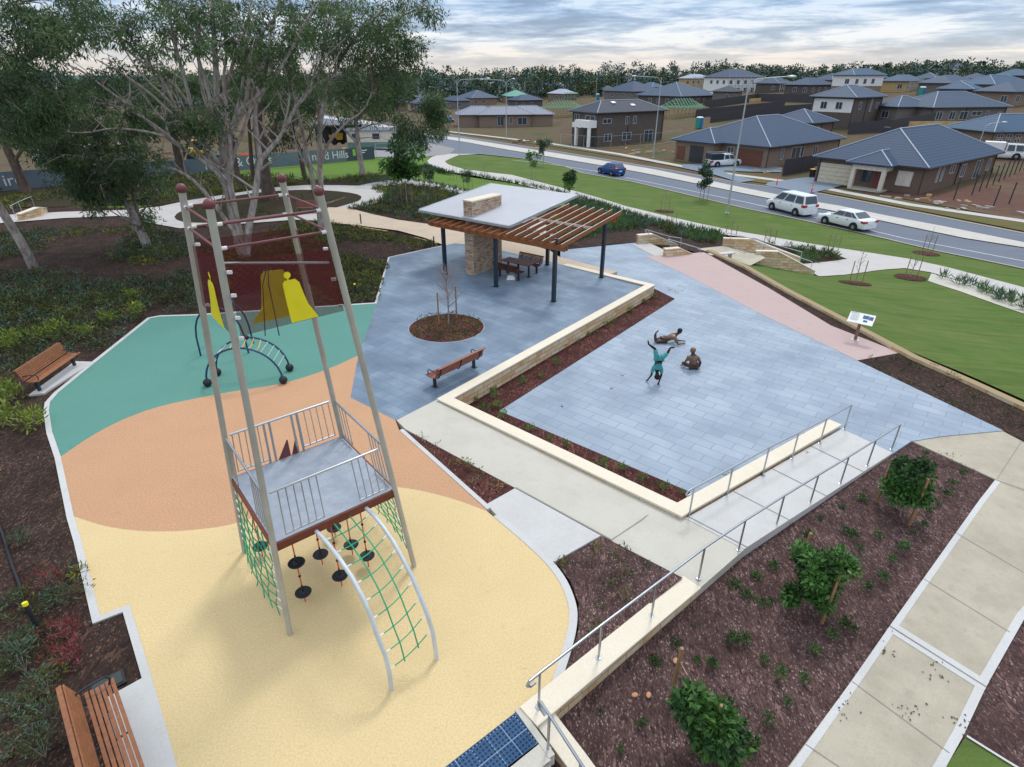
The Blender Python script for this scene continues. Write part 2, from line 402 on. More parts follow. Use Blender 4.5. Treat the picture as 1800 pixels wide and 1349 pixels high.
def mulch(name, a, b, c):
    m = MT(name); v = m.pos(); vo = m.n('ShaderNodeTexVoronoi'); vo.inputs['Scale'].default_value = 52; vo.inputs['Randomness'].default_value = 1
    mp_ = m.n('ShaderNodeMapping'); mp_.inputs['Scale'].default_value = (1, .5, 1); m.l(v, mp_.inputs[0]); m.l(mp_.outputs[0], vo.inputs['Vector'])
    sp = m.n('ShaderNodeSeparateColor'); m.l(vo.outputs['Color'], sp.inputs[0])
    v2_ = m.n('ShaderNodeTexVoronoi'); v2_.inputs['Scale'].default_value = 21; m.l(m.rot(v, .7, (1, .35, 1)), v2_.inputs['Vector']); s2_ = m.n('ShaderNodeSeparateColor'); m.l(v2_.outputs['Color'], s2_.inputs[0])
    k = m.ramp(sp.outputs[0], (0, a), (.45, b), (.86, b), (.95, c), (1, tuple(min(1, x * 1.6) for x in c[:3])))
    k = m.mix(m.ramp(s2_.outputs[1], (.0, (.7,) * 3), (.3, (0, 0, 0)), (1, (0, 0, 0))), k, tuple(x * .45 for x in a[:3])); k = m.mix(m.ramp(s2_.outputs[0], (.9, (0, 0, 0)), (1, (.8,) * 3)), k, (c[0], c[1] * .85, c[2] * .75))
    g = m.noise(v, .9, 5, .7); k = m.mix(m.ramp(g, (.38, (0, 0, 0)), (.66, (.75,) * 3)), k, tuple(x * .8 for x in a[:3]))
    m.col(k); m.bump(sp.outputs[1], .9, .03); return m.fin(.95, spec=.15)
M['mulch'] = mulch('bark_mulch', hexc(66, 48, 46), hexc(98, 76, 74), hexc(144, 124, 120)); M['mulchdk'] = mulch('dark_bark_mulch', hexc(46, 36, 32), hexc(70, 54, 48), hexc(112, 92, 80))
M['mulchr'] = mulch('red_bark_mulch', hexc(62, 36, 34), hexc(94, 56, 52), hexc(140, 104, 96))
def grass(name, a, b, c, rz=0.0, st=.35):
    m = MT(name); v = m.pos(); f = m.noise(v, 24, 4, .8); g = m.noise(v, .35, 5, .65)
    r = m.rot(v, rz, (.15, 3.2, 1)); s = m.noise(r, 1.0, 4, .6); s3 = m.noise(m.rot(v, rz, (.4, 9, 1)), 1.0, 3, .6)
    k = m.ramp(f, (.3, a), (.7, b)); k = m.mix(m.ramp(g, (.4, (0, 0, 0)), (.7, (.6,) * 3)), k, c)
    k = m.mix(m.ramp(s, (.46, (0, 0, 0)), (.66, (st,) * 3)), k, tuple(x * .5 for x in a[:3])); k = m.mix(m.ramp(s3, (.5, (0, 0, 0)), (.7, (st * .7,) * 3)), k, tuple(min(1, x * 1.25) for x in c[:3]))
    m.col(k); m.bump(f, .6, .03); return m.fin(.95, spec=.1)
_r = G(1800, 474, -3) - G(1310, 368, -3); RD = math.atan2(_r.y, _r.x)
M['lawn'] = grass('mown_lawn', hexc(72, 94, 46), hexc(92, 116, 54), hexc(110, 118, 70), RD, .36); M['lawn2'] = grass('bright_lawn', hexc(78, 108, 44), hexc(96, 128, 52), hexc(108, 126, 64), RD + .5, .15)
M['verge'] = grass('dry_verge', hexc(94, 86, 56), hexc(112, 102, 66), hexc(92, 100, 56), RD, .3)
def dirt(name, a, b, c):
    m = MT(name); v = m.pos(); g = m.noise(v, .09, 6, .7); f = m.noise(v, 2.5, 5, .7)
    k = m.ramp(g, (.34, a), (.5, b), (.64, c)); k = m.mix(m.ramp(f, (.4, (0, 0, 0)), (.75, (.5,) * 3)), k, tuple(x * .6 for x in a[:3])); m.col(k); m.bump(f, .5, .08); return m.fin(.95, spec=.1)
M['dirt'] = dirt('bare_lot_dirt', hexc(92, 72, 62), hexc(100, 88, 68), hexc(78, 86, 54)); M['dirtred'] = dirt('red_dirt', hexc(110, 78, 68), hexc(96, 72, 64), hexc(110, 96, 72))
M['bedground'] = dirt('garden_soil', hexc(62, 50, 40), hexc(56, 52, 36), hexc(50, 56, 34))
def asphalt(name, c, rz):
    m = MT(name); v = m.pos(); f = m.noise(v, 20, 4, .7); s = m.noise(m.rot(v, rz, (.06, 1.1, 1)), 1, 4, .6)
    k = m.ramp(f, (.3, tuple(x * .86 for x in c[:3])), (.7, tuple(x * 1.12 for x in c[:3]))); k = m.mix(m.ramp(s, (.45, (0, 0, 0)), (.7, (.4,) * 3)), k, tuple(x * 1.3 for x in c[:3]))
    m.col(k); return m.fin(.8, spec=.3)
M['asphalt'] = asphalt('asphalt_road', hexc(98, 106, 118), RD); M['asphalt2'] = asphalt('worn_asphalt', hexc(134, 132, 132), RD)
M['paint'] = plain('road_paint', hexc(214, 218, 222), .6, sc=6)
def stonewall(name, c1, c2, c3, mort, w, h, sc=2.5, ms=.012):
    m = MT(name); v, z, u = m.walluv(); 
    dn = m.noise(v, 3, 2); b = m.brick(v, c1, c2, mort, w, h, ms, .37, .3); 
    wv = m.n('ShaderNodeTexWhiteNoise', noise_dimensions='2D'); row = m.math('FLOOR', m.math('DIVIDE', z, h)); cl = m.math('FLOOR', m.math('DIVIDE', m.math('ADD', u, m.math('MULTIPLY', row, w * .37)), w * .77))
    cb = m.n('ShaderNodeCombineXYZ'); m.l(cl, cb.inputs[0]); m.l(row, cb.inputs[1]); m.l(cb.outputs[0], wv.inputs['Vector'])
    k = m.mix(m.ramp(wv.outputs['Value'], (.5, (0, 0, 0)), (.95, (.75,) * 3)), b.outputs['Color'], c3); k = m.mix(m.ramp(m.noise(m.pos(), sc * 4, 5), (.4, (0, 0, 0)), (.7, (.35,) * 3)), k, tuple(x * .7 for x in c1[:3]))
    k = m.mix(b.outputs['Fac'], k, mort); m.col(k); m.bump(m.math('ADD', m.math('MULTIPLY', b.outputs['Fac'], -1), m.noise(m.pos(), 9, 4)), .6, .02); return m.fin(.9, spec=.2)
M['sandstone'] = stonewall('sandstone_block', hexc(206, 182, 148), hexc(220, 204, 178), hexc(196, 150, 100), hexc(150, 126, 98), .55, .19)
M['drystone'] = stonewall('stacked_stone', hexc(188, 160, 138), hexc(206, 194, 172), hexc(150, 104, 84), hexc(96, 76, 62), .34, .085, ms=.008)
M['cap'] = concrete('sandstone_capping', hexc(222, 212, 192), .14, warm=(.50, .36, .20)); M['edging'] = stonewall('sandstone_edging', hexc(206, 186, 150), hexc(216, 200, 168), hexc(190, 150, 100), hexc(140, 120, 90), 1.1, .4)
def brickwall(name, c1, c2, mort):
    m = MT(name); v, z, u = m.walluv(); b = m.brick(v, c1, c2, mort, .24, .086, .008); k = m.mix(m.ramp(m.noise(m.pos(), .8, 4), (.4, (0, 0, 0)), (.7, (.3,) * 3)), b.outputs['Color'], tuple(x * .8 for x in c1[:3])); m.col(k); return m.fin(.9, spec=.2)
M['brick_tan'] = brickwall('tan_brick', hexc(128, 110, 98), hexc(146, 128, 114), hexc(120, 108, 98)); M['brick_dark'] = brickwall('dark_brick', hexc(92, 84, 82), hexc(106, 96, 90), hexc(90, 82, 78))
M['brick_red'] = brickwall('brown_brick', hexc(104, 86, 78), hexc(118, 100, 90), hexc(112, 96, 86)); M['brick_grey'] = brickwall('grey_brick', hexc(112, 106, 104), hexc(126, 120, 116), hexc(112, 108, 104))
def tileroof(name, c, k=.24, metal=False):
    m = MT(name); v, z, u = m.walluv(); q = m.math('FRACT', m.math('MULTIPLY', u if metal else z, 1 / (.76 if metal else k)))
    e = m.ramp(q, (0, tuple(x * .3 for x in c[:3])), (.1, tuple(x * (.45 if not metal else .9) for x in c[:3])), (.3 if not metal else .12, c), (.85, tuple(min(1, x * 1.12) for x in c[:3]))); a = m.mix(m.ramp(m.noise(m.pos(), .6, 5), (.35, (0, 0, 0)), (.7, (.25,) * 3)), e, tuple(x * .8 for x in c[:3]))
    m.col(a); m.bump(q, .4, .03); return m.fin(.65, spec=.25)
M['roof_blue'] = tileroof('blue_grey_tiles', hexc(46, 68, 94)); M['roof_slate'] = tileroof('slate_tiles', hexc(62, 80, 102)); M['roof_grey'] = tileroof('grey_metal_roof', hexc(128, 132, 146), metal=True)
M['roof_teal'] = tileroof('blue_tiles', hexc(54, 84, 110)); M['roof_dark'] = tileroof('dark_tiles', hexc(52, 60, 74)); M['roof_lt'] = tileroof('pale_metal_roof', hexc(150, 158, 172), metal=True); M['roof_green'] = tileroof('green_sheet_roof', hexc(96, 150, 134), metal=True)
M['ridge'] = plain('ridge_capping', hexc(150, 162, 176), .6); M['render'] = plain('cream_render', hexc(206, 198, 184), .8); M['whiter'] = plain('white_render', hexc(222, 222, 220), .8)
M['trimdk'] = plain('dark_trim', hexc(48, 52, 58), .5); M['timber_pine'] = plain('pine_framing', hexc(176, 152, 106), .8); M['timber_grn'] = plain('green_treated_framing', hexc(120, 176, 140), .8)
M['winglass'] = plain('window_glass', hexc(52, 66, 82), .12, spec=.8); M['winframe'] = plain('window_frame_paint', hexc(188, 192, 196), .5); M['garage_tan'] = plain('cream_garage_door', hexc(200, 190, 168), .7); M['garage_wood'] = plain('timber_garage_door', hexc(106, 66, 50), .6)
def timber(name, c, rz=None):
    m = MT(name); v = m.pos(True); f = m.noise(v, 9, 5, .7); g = m.noise(v, 2.2, 3)
    k = m.ramp(f, (.3, tuple(x * .72 for x in c[:3])), (.7, tuple(min(1, x * 1.2) for x in c[:3]))); k = m.mix(m.ramp(g, (.4, (0, 0, 0)), (.7, (.3,) * 3)), k, tuple(x * .7 for x in c[:3])); m.col(k); return m.fin(.55, spec=.35)
M['slat'] = timber('oiled_hardwood', hexc(150, 98, 66)); M['slat2'] = timber('red_hardwood', hexc(140, 88, 72)); M['beam'] = timber('pergola_timber', hexc(142, 88, 54)); M['darkslat'] = timber('dark_hardwood', hexc(98, 56, 44)); M['stake'] = timber('stake_timber', hexc(150, 118, 86))
M['darksteel'] = plain('dark_steel', hexc(44, 56, 68), .4, .3); M['steel'] = plain('brushed_steel', hexc(176, 180, 184), .32, .85, var=.06); M['galv'] = plain('galvanised_steel', hexc(172, 178, 184), .5, .35); M['legpaint'] = plain('tower_leg_paint', hexc(176, 172, 160), .5, .1, sc=1.5, var=.14)
M['legpale'] = plain('pale_tower_tube', hexc(196, 202, 204), .45, .1); M['maroon'] = plain('maroon_paint', hexc(110, 58, 60), .5); M['roofsheet'] = plain('shelter_roof_sheet', hexc(176, 178, 184), .6, .05, var=.04, sc=.6); M['rafterwhite'] = plain('rafter_top_capping', hexc(196, 178, 168), .6)
M['deck'] = plain('platform_plate', hexc(150, 158, 168), .5, .25, sc=5); M['yellowp'] = plain('yellow_sheet', hexc(236, 220, 30), .6, var=.05); M['whitep'] = plain('white_plastic', hexc(226, 226, 224), .5); M['blackr'] = plain('black_rubber', hexc(24, 26, 34), .6)
M['rope_g'] = plain('green_rope', hexc(40, 160, 112), .8); M['rope_r'] = plain('orange_rope', hexc(214, 84, 44), .8); M['navy'] = plain('navy_tube', hexc(34, 66, 100), .4, .2); M['bronze'] = plain('dark_bronze', hexc(86, 64, 58), .42, .6, sc=12, var=.35); M['bronzelt'] = plain('worn_bronze', hexc(122, 98, 80), .42, .6, sc=12, var=.3); M['patina'] = plain('teal_patina', hexc(66, 150, 150), .6, .2, sc=12, var=.25)
M['tyre'] = plain('tyre_rubber', hexc(28, 28, 30), .8); M['rim'] = plain('wheel_rim', hexc(150, 152, 156), .4, .5); M['carwhite'] = plain('white_car_paint', hexc(222, 226, 228), .25, var=.02); M['carblue'] = plain('blue_car_paint', hexc(20, 74, 142), .22, .2, var=.04); M['carglass'] = plain('car_glass', hexc(40, 52, 66), .08, spec=.9, var=.02); M['taillight'] = plain('tail_light', hexc(170, 30, 34), .3); M['headlight'] = plain('head_light', hexc(210, 216, 220), .2)
M['orangep'] = plain('orange_plastic', hexc(230, 88, 40), .5); M['bluep'] = plain('blue_plastic', hexc(40, 110, 180), .5); M['greenp'] = plain('green_plastic', hexc(40, 140, 120), .5); M['yellowm'] = plain('yellow_machine_paint', hexc(226, 176, 40), .5); M['fencedk'] = plain('dark_fence_panel', hexc(62, 60, 66), .7); M['retsand'] = stonewall('sandstone_retaining', hexc(196, 166, 110), hexc(206, 180, 128), hexc(180, 150, 96), hexc(140, 116, 80), .9, .3)
M['sheet'] = plain('hoarding_sheet', hexc(104, 118, 130), .8, sc=.5); M['lime'] = plain('lime_panel', hexc(140, 190, 70), .7)
def leafmat(name, a, b, tr=.12, sc=1.2):
    m = MT(name); v = m.pos(); f = m.noise(v, sc, 3, .7); g = m.noise(v, 9, 2); k = m.ramp(f, (.34, a), (.66, b)); k = m.mix(m.ramp(g, (.45, (0, 0, 0)), (.8, (.5,) * 3)), k, tuple(min(1, x * 1.5) for x in b[:3])); m.col(k)
    m.b.inputs['Roughness'].default_value = .55; m.b.inputs['Specular IOR Level'].default_value = .3
    t = m.n('ShaderNodeBsdfTranslucent'); m.l(k, t.inputs[0]); x = m.n('ShaderNodeMixShader'); x.inputs[0].default_value = tr; m.l(m.b.outputs[0], x.inputs[1]); m.l(t.outputs[0], x.inputs[2]); m.l(x.outputs[0], m.t.nodes['Material Output'].inputs[0]); return m.m
M['euc'] = leafmat('gum_leaves', hexc(62, 86, 54), hexc(100, 122, 76), .3); M['eucdk'] = leafmat('dark_gum_leaves', hexc(46, 66, 44), hexc(72, 94, 58), .3); M['leafg'] = leafmat('glossy_leaves', hexc(46, 84, 38), hexc(84, 124, 56)); M['leafy'] = leafmat('yellow_green_leaves', hexc(84, 104, 40), hexc(128, 142, 56))
M['leafdk'] = leafmat('deep_green_leaves', hexc(34, 60, 34), hexc(58, 90, 44)); M['cover'] = leafmat('ground_cover_leaves', hexc(50, 62, 36), hexc(82, 92, 50), sc=.5); M['coverb'] = leafmat('blue_green_cover', hexc(56, 80, 66), hexc(88, 112, 92), sc=.5); M['covery'] = leafmat('yellow_green_cover', hexc(84, 92, 38), hexc(116, 120, 48), sc=.5); M['coverr'] = leafmat('reddish_cover', hexc(90, 50, 40), hexc(112, 66, 48), sc=.5)
M['blade'] = leafmat('strap_leaves', hexc(56, 88, 52), hexc(92, 122, 72)); M['forest'] = leafmat('hazed_forest_canopy', hexc(48, 72, 64), hexc(70, 98, 86), 0, .05); M['redleaf'] = leafmat('red_leaves', hexc(120, 44, 52), hexc(150, 70, 74))  # far forest: distance haze is painted into the faded bluish leaf colour
def bark(name, a, b, c):
    m = MT(name); v = m.pos(); f = m.noise(m.rot(v, 0, (6, 6, 1.3)), 1, 5, .7); k = m.ramp(f, (.3, a), (.55, b), (.75, c)); m.col(k); m.bump(f, .4, .02); return m.fin(.85, spec=.2)
M['bark'] = bark('pale_gum_bark', hexc(122, 100, 90), hexc(178, 168, 162), hexc(208, 204, 204)); M['barkdk'] = bark('brown_bark', hexc(62, 52, 46), hexc(96, 84, 76), hexc(128, 114, 104)); M['twig'] = bark('twig_bark', hexc(120, 104, 100), hexc(152, 138, 134), hexc(176, 164, 160))

# ================================================================= GROUND
LO = -0.55
b = MB(); hz = 7500                                    # distant ground to the horizon, around the detailed terrain
def tb(x, y): return -4.5
R0 = (GX0 + 3, GX1 - 3, GY0 + 3, GY1 - 3)
far = [(-hz, -hz), (hz, -hz), (hz, hz), (-hz, hz)]
ft = drape('terrain', [(R0[0], R0[2]), (R0[1], R0[2]), (R0[1], R0[3]), (R0[0], R0[3])], M['dirt'], -.05)
_me = ft.data
for v in _me.vertices:                                # under the park the terrain runs below the paved sheets
    s_ = .8494 * v.co.x + .5277 * v.co.y
    if s_ < 66 and v.co.y < 150: v.co.z -= min(1.2, (66 - s_) * .25)
b.add([(-hz, -hz, -6), (hz, -hz, -6), (hz, hz, -6), (-hz, hz, -6)], [(0, 1, 2, 3)]); o = b.build('ground', plain('distant_scrub', hexc(58, 78, 66), .95, sc=.02, var=.3)); o['kind'] = 'structure'
# park sheets ------------------------------------------------------------
drape('garden_ground', px([(-900, 1700), (320, 1700), (900, 1500), (925, 1240), (990, 1100), (850, 880), (720, 690), (750, 540), (960, 480), (985, 450), (905, 424), (845, 330), (700, 305), (560, 325), (380, 338), (100, 345), (-900, 330)]), M['mulchdk'], -.04)
def sheet(name, pts, mat, z, off=0.0): return drape(name, px(pts, z), mat, off, flat=z, skirt=.25)
KI = [(344, 555), (280, 557), (264, 560), (163, 641), (103, 690), (88, 707), (86, 722), (92, 760), (107, 803), (130, 908), (143, 950), (176, 1083), (228, 1063), (265, 1184), (312, 1349), (345, 1450)]
OY = smooth([(130, 908), (180, 925), (240, 934), (300, 935), (350, 931), (397, 925), (440, 912), (500, 893), (560, 873), (620, 861), (665, 856), (698, 856), (748, 864), (807, 880), (856, 899)], 2)
GO = smooth([(107, 803), (160, 766), (220, 735), (280, 714), (347, 700), (410, 688), (499, 675), (576, 650), (630, 625)], 2)
YR = smooth([(856, 899), (917, 950), (957, 987), (983, 1020), (998, 1057), (1002, 1083), (995, 1123), (970, 1198)], 2)
sheet('green_rubber_surface', [(662, 534), (344, 553)] + KI[1:9] + GO[1:], M['green'], 0, 0)
sheet('orange_rubber_surface', GO + [(616, 699), (695, 739), (702, 757)] + [(855, 896)] + OY[::-1], M['orange'], 0, 0)
sheet('yellow_rubber_surface', OY + YR + [(920, 1240), (907, 1252), (782, 1349), (700, 1415), (640, 1550), (380, 1550)] + KI[:8:-1], M['yellow'], 0, 0)
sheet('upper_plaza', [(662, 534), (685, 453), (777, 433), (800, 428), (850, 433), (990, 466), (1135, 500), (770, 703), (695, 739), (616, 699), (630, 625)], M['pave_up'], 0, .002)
# concrete kerb round the play surface: a low raised band
def band(name, pts, z0, w, mat, h=.03, left=True, closed=False, zf=None):
    g = [Vector((p.x, p.y, 0)) for p in pts]; n = len(g); off = []
    for i in range(n):
        a = g[max(i - 1, 0)]; c = g[min(i + 1, n - 1)]
        d1 = (g[i] - a).normalized() if i else (c - g[i]).normalized(); d2 = (c - g[i]).normalized() if i < n - 1 else d1
        n1 = Vector((-d1.y, d1.x, 0)); n2 = Vector((-d2.y, d2.x, 0)); m = (n1 + n2).normalized(); k = w / max(.35, m.dot(n1))
        off.append(g[i] + m * (k if left else -k))
    b = MB()
    for i in range(n - 1):
        q = [g[i], g[i + 1], off[i + 1], off[i]]
        if not left: q = q[::-1]
        zz = (lambda p: zf(p.x, p.y)) if zf else (lambda p: z0)
        lo = [(p.x, p.y, zz(p) - .25) for p in q]; hi = [(p.x, p.y, zz(p) + h) for p in q]
        b.add(lo + hi, [(0, 1, 5, 4), (1, 2, 6, 5), (2, 3, 7, 6), (3, 0, 4, 7), (4, 5, 6, 7)] if True else [])
    o = b.build(name, mat); o['kind'] = 'structure'; return o
band('play_kerb', px([(662, 534)] + KI, 0), 0, .15, M['kerb'], left=False, h=.012)
band('plaza_kerb', px([(662, 534), (685, 453), (777, 433), (800, 428)], 0), 0, .1, M['kerb'], h=.014)
band('play_kerb', px([(702, 757), (856, 896)], 0), 0, .13, M['kerb'], h=.014, left=True)
band('play_kerb', px(YR[2:], 0), 0, .17, M['kerb'], h=.014, left=True)
# first concrete walk, turning landing and ramp
def plane3(p):
    (a, b_, c) = [Vector(q) for q in p]; n = (b_ - a).cross(c - a)
    return lambda x, y: a.z - (n.x * (x - a.x) + n.y * (y - a.y)) / n.z
w1 = plane3([G(770, 703, 0), G(700, 741, 0), G(1073, 950, -.15)])
ZJ = -.17
rmp = plane3([G(1211, 909, ZJ), G(1300, 964, ZJ), G(1567, 798, LO)])
def pz(pts, f, it=6):                                 # pixels onto a sloping plane
    out = []
    for p in pts:
        z = 0.0
        for _ in range(it):
            g = G(p[0], p[1], z); z = f(g.x, g.y)
        g = G(p[0], p[1], z); out.append(Vector((g.x, g.y, f(g.x, g.y))))
    return out
drape('concrete_walk', pz([(697, 739), (770, 702), (1200, 909), (1125, 952), (1073, 950), (905, 858), (713, 755)], w1), M['conc'], .006, zf=w1, skirt=.5)
sheet('concrete_pad', [(855, 886), (905, 858), (1056, 941), (976, 986), (958, 988), (916, 951)], M['concw'], 0, -.012)
lnd = plane3([G(1073, 950, -.15), G(1211, 909, ZJ), G(1298, 965, ZJ - .005)])
drape('ramp_landing', pz([(1073, 950), (1125, 918), (1150, 893), (1211, 909), (1313, 962), (1226, 1038), (1200, 1016)], lnd), M['conc'], .002, zf=lnd, skirt=.6)
drape('access_ramp', pz([(1205, 912), (1480, 754), (1569, 797), (1308, 966)], rmp), M['concw'], .012, zf=rmp, skirt=.5)
sheet('lower_plaza', [(1100, 495), (985, 452), (985, 440), (1117, 427), (1166, 449), (1138, 452), (1192, 477), (1272, 518), (1330, 549), (1507, 634), (1764, 757), (1656, 767), (1601, 776), (1567, 799), (1479, 754), (1212, 880), (1195, 905), (790, 705), (1130, 525)], M['pave_lo'], LO, 0)
sheet('strip_garden', [(1138, 502), (1186, 526), (877, 723), (1213, 866), (1190, 900), (740, 712)], M['mulchr'], LO, .02)
sheet('pink_walk', [(1134, 451), (1166, 449), (1236, 444), (1244, 446), (1350, 504), (1461, 571), (1586, 620), (1507, 634), (1330, 549), (1272, 518), (1192, 477)], M['pink'], LO, .008)
sheet('garden_strip_dark', [(1238, 444), (1246, 441), (1305, 468), (1380, 512), (1491, 571), (1602, 628), (1586, 622), (1461, 573), (1350, 506)], M['mulchdk'], LO, .012)
sheet('plaza_side_garden', [(1507, 634), (1587, 619), (1603, 627), (1700, 672), (1800, 717), (1900, 765), (1900, 840), (1800, 776), (1764, 757)], M['mulchdk'], LO, .006)
# tan walk behind the shelter
drape('sand_walk', px([(560, 392), (577, 366), (612, 367), (700, 388), (777, 400), (850, 412), (850, 433), (790, 437), (700, 407), (615, 396)]), M['tan'], .06)
sheet('sand_walk', [(777, 400), (905, 421), (967, 441), (984, 452), (1085, 478), (1060, 486), (990, 470), (850, 433), (777, 436)], M['tan'], 0, .0)
# right garden and the path beyond
gz = plane3([G(925, 1245, -.3), G(1225, 1040, -.42), G(1567, 800, -.62)])
gz2 = lambda x, y: -.60
pzp = plane3([G(1749, 845, -.56), G(1564, 1102, -.60), G(1733, 1208, -.60)])
drape('mulch_garden', px([(1555, 800), (1600, 765), (1765, 842), (1580, 1104), (1405, 1345), (1310, 1480), (900, 1600), (880, 1330), (918, 1243), (1000, 1180), (1215, 1020), (1300, 960)], -.6), M['mulch'], -.02, flat=-.60)
_bk = [G(905, 1262, -.36), G(990, 1210, -.36), G(1215, 1030, -.40), G(1300, 972, -.44), G(1430, 892, -.52), G(1560, 806, -.61)]; _v = []
for i, q in enumerate(_bk):
    d = _bk[min(i + 1, 5)] - _bk[max(i - 1, 0)]; d.z = 0; d.normalize(); n = Vector((d.y, -d.x, 0)); _v += [q - n * .25, q + n * .25, q + n * 1.5]
    _v[-1].z = -.625
_b = MB(); _b.add(_v, [f for i in range(5) for f in ((3 * i, 3 * i + 1, 3 * i + 4, 3 * i + 3), (3 * i + 1, 3 * i + 2, 3 * i + 5, 3 * i + 4))]); _o = _b.build('mulch_bank', M['mulch']); _o['kind'] = 'structure'
drape('side_path', px([(1749, 844), (1800, 862), (1960, 900), (1800, 1089), (1733, 1208), (1693, 1294), (1662, 1349), (1580, 1500), (1300, 1480), (1385, 1349), (1495, 1200), (1564, 1101), (1721, 880)], -.6), M['concwarm'], .012, flat=-.6, skirt=.3)
drape('cross_path', px([(1601, 776), (1656, 767), (1764, 757), (1800, 775), (1930, 850), (1960, 905), (1800, 862), (1749, 844)], -.6), M['concwarm'], .024, flat=-.6, skirt=.3)
def ribbon(name, pts, w, mat, off, z, side=1):
    g = px(pts, z); L_ = []; R_ = []
    for i, p in enumerate(g):
        d = (g[min(i + 1, len(g) - 1)] - g[max(i - 1, 0)]); d.normalize(); n = Vector((-d.y, d.x, 0)); L_.append(p + n * (w if side > 0 else w / 2)); R_.append(p if side > 0 else p - n * w / 2)
    return drape(name, L_ + R_[::-1], mat, off, flat=z)
JM = plain('joint_grey', hexc(136, 134, 130), .9)  # grey line colour of the joints in the concrete
LE = [(1749, 845), (1721, 880), (1640, 994), (1564, 1101), (1495, 1200), (1415, 1311), (1340, 1415)]; RE = [(1960, 900), (1800, 1089), (1733, 1208), (1693, 1294), (1640, 1390)]
ribbon('path_border', LE, .13, M['kerb'], .018, -.6); ribbon('path_border', RE[::-1], .15, M['kerb'], .018, -.6)
ribbon('path_border', [(1564, 1101), (1733, 1208)], .16, M['kerb'], .02, -.6); ribbon('path_border', [(1733, 1210), (1563, 1103)], .14, M['kerb'], .02, -.6)
for a_, b_ in (((1564, 1102), (1733, 1209)),): ribbon('path_joint', [a_, b_], .03, JM, .026, -.6, 0)
for a_, b_ in (((1680, 938), (1846, 1035)), ((1622, 1018), (1775, 1113)), ((1497, 1199), (1668, 1325)), ((1416, 1310), (1520, 1380)), ((1750, 845), (1905, 905))): ribbon('path_joint', [a_, b_], .014, JM, .026, -.6, 0)
ribbon('path_border', [(1603, 777), (1656, 768), (1764, 757)], .1, M['kerb'], .03, -.6); ribbon('path_joint', [(1796, 776), (1752, 844)], .014, JM, .032, -.6, 0)
drape('path_joint', pz([(1073, 950), (1127, 914), (1152, 893), (1154, 894), (1129, 916), (1075, 951)], lnd), JM, .012, zf=lnd); drape('path_joint', pz([(1211, 909), (1313, 962), (1312, 963.4), (1210, 910.2)], lnd), JM, .02, zf=lnd)
for t_ in (.3, .55, .8):
    a_ = lerp(G(1205, 912, 0), G(1480, 754, 0), t_)
    q1 = Vector((lerp(1205, 1480, t_), lerp(912, 754, t_))); q2 = Vector((lerp(1308, 1569, t_), lerp(966, 797, t_))); drape('path_joint', pz([q1, q2, q2 + Vector((1, -1)), q1 + Vector((1, -1))], rmp), JM, .018, zf=rmp)
drape('path_joint', pz([(905, 858), (1073, 950), (1075, 948.6), (907, 856.8)], w1), JM, .012, zf=w1)
drape('mulch_garden', px([(1800, 1089), (1960, 900), (2100, 1100), (1900, 1500), (1662, 1349), (1693, 1294), (1733, 1208)], -.6), M['mulch'], -.02, flat=-.6)
drape('lawn_patch', px([(1697, 1296), (1800, 1360), (1780, 1480), (1600, 1470), (1662, 1349)], -.6), M['lawn'], .008, flat=-.6)
drape('timber_edging', px([(1698, 1294), (1770, 1339), (1800, 1357), (1800, 1361), (1770, 1343), (1698, 1298)], -.6), M['kerb'], .04, flat=-.6)
drape('mulch_garden', pz([(976, 986), (1056, 941), (1073, 951), (1200, 1016), (995, 1182), (1007, 1143), (1017, 1107), (1017, 1060), (1003, 1023)], lambda x, y: -.06), M['mulch'], 0, flat=-.06)
drape('mulch_garden', pz([(714, 757), (906, 859), (855, 886)], lambda x, y: -.02), M['mulchr'], 0, flat=-.02)
drape('tactile_paving', px([(907, 1252), (950, 1310), (835, 1400), (740, 1382)], 0), M['tactile'], .006, flat=0)
# draped park lawn, walks and beds ---------------------------------------------
drape('lawn', px([(-900, 330), (100, 322), (300, 300), (660, 262), (700, 265), (760, 262), (790, 276), (760, 284), (760, 296), (790, 305), (900, 322), (1000, 345), (1100, 375), (1100, 400), (950, 440), (905, 421), (832, 340), (768, 324), (720, 316), (622, 328), (538, 327), (381, 346), (240, 365), (-900, 372)]), M['lawn2'], -.03)
drape('tree_bed', px(smooth([(-900, 330), (100, 318), (330, 305), (480, 312), (560, 318), (640, 308), (760, 304), (700, 314), (622, 328), (538, 328), (381, 347), (240, 365), (-900, 372)], 1)), M['bedground'], 0.0)
drape('loop_path', px([(-900, 378), (0, 379), (111, 373), (215, 370), (280, 364), (330, 353), (381, 345), (470, 331), (538, 326), (622, 327), (660, 329), (678, 337), (681, 343), (677, 350), (660, 358), (612, 368), (577, 389), (517, 387), (316, 402), (267, 393), (215, 380), (111, 384), (0, 393), (-900, 396)]), M['path'], .02)
drape('loop_bed', px(smooth([(305, 380), (330, 366), (384, 350), (440, 341), (487, 336), (550, 334), (606, 338), (636, 344), (634, 353), (615, 359), (576, 370), (540, 377), (480, 385), (420, 391), (340, 393), (312, 389)], 1, True)), M['bedground'], .04)
drape('winding_path', px([(622, 330), (640, 325), (681, 318), (715, 315), (768, 323), (832, 338), (900, 365), (970, 395), (985, 415), (960, 418), (905, 395), (824, 348), (768, 331), (700, 325), (650, 332)]), M['path'], .04)
drape('planted_bed', px([(650, 332), (700, 325), (768, 331), (824, 348), (905, 395), (950, 415), (985, 440), (967, 441), (905, 421), (777, 400), (700, 388), (612, 367), (660, 357), (677, 350), (681, 343), (678, 337)]), M['mulchdk'], .02)
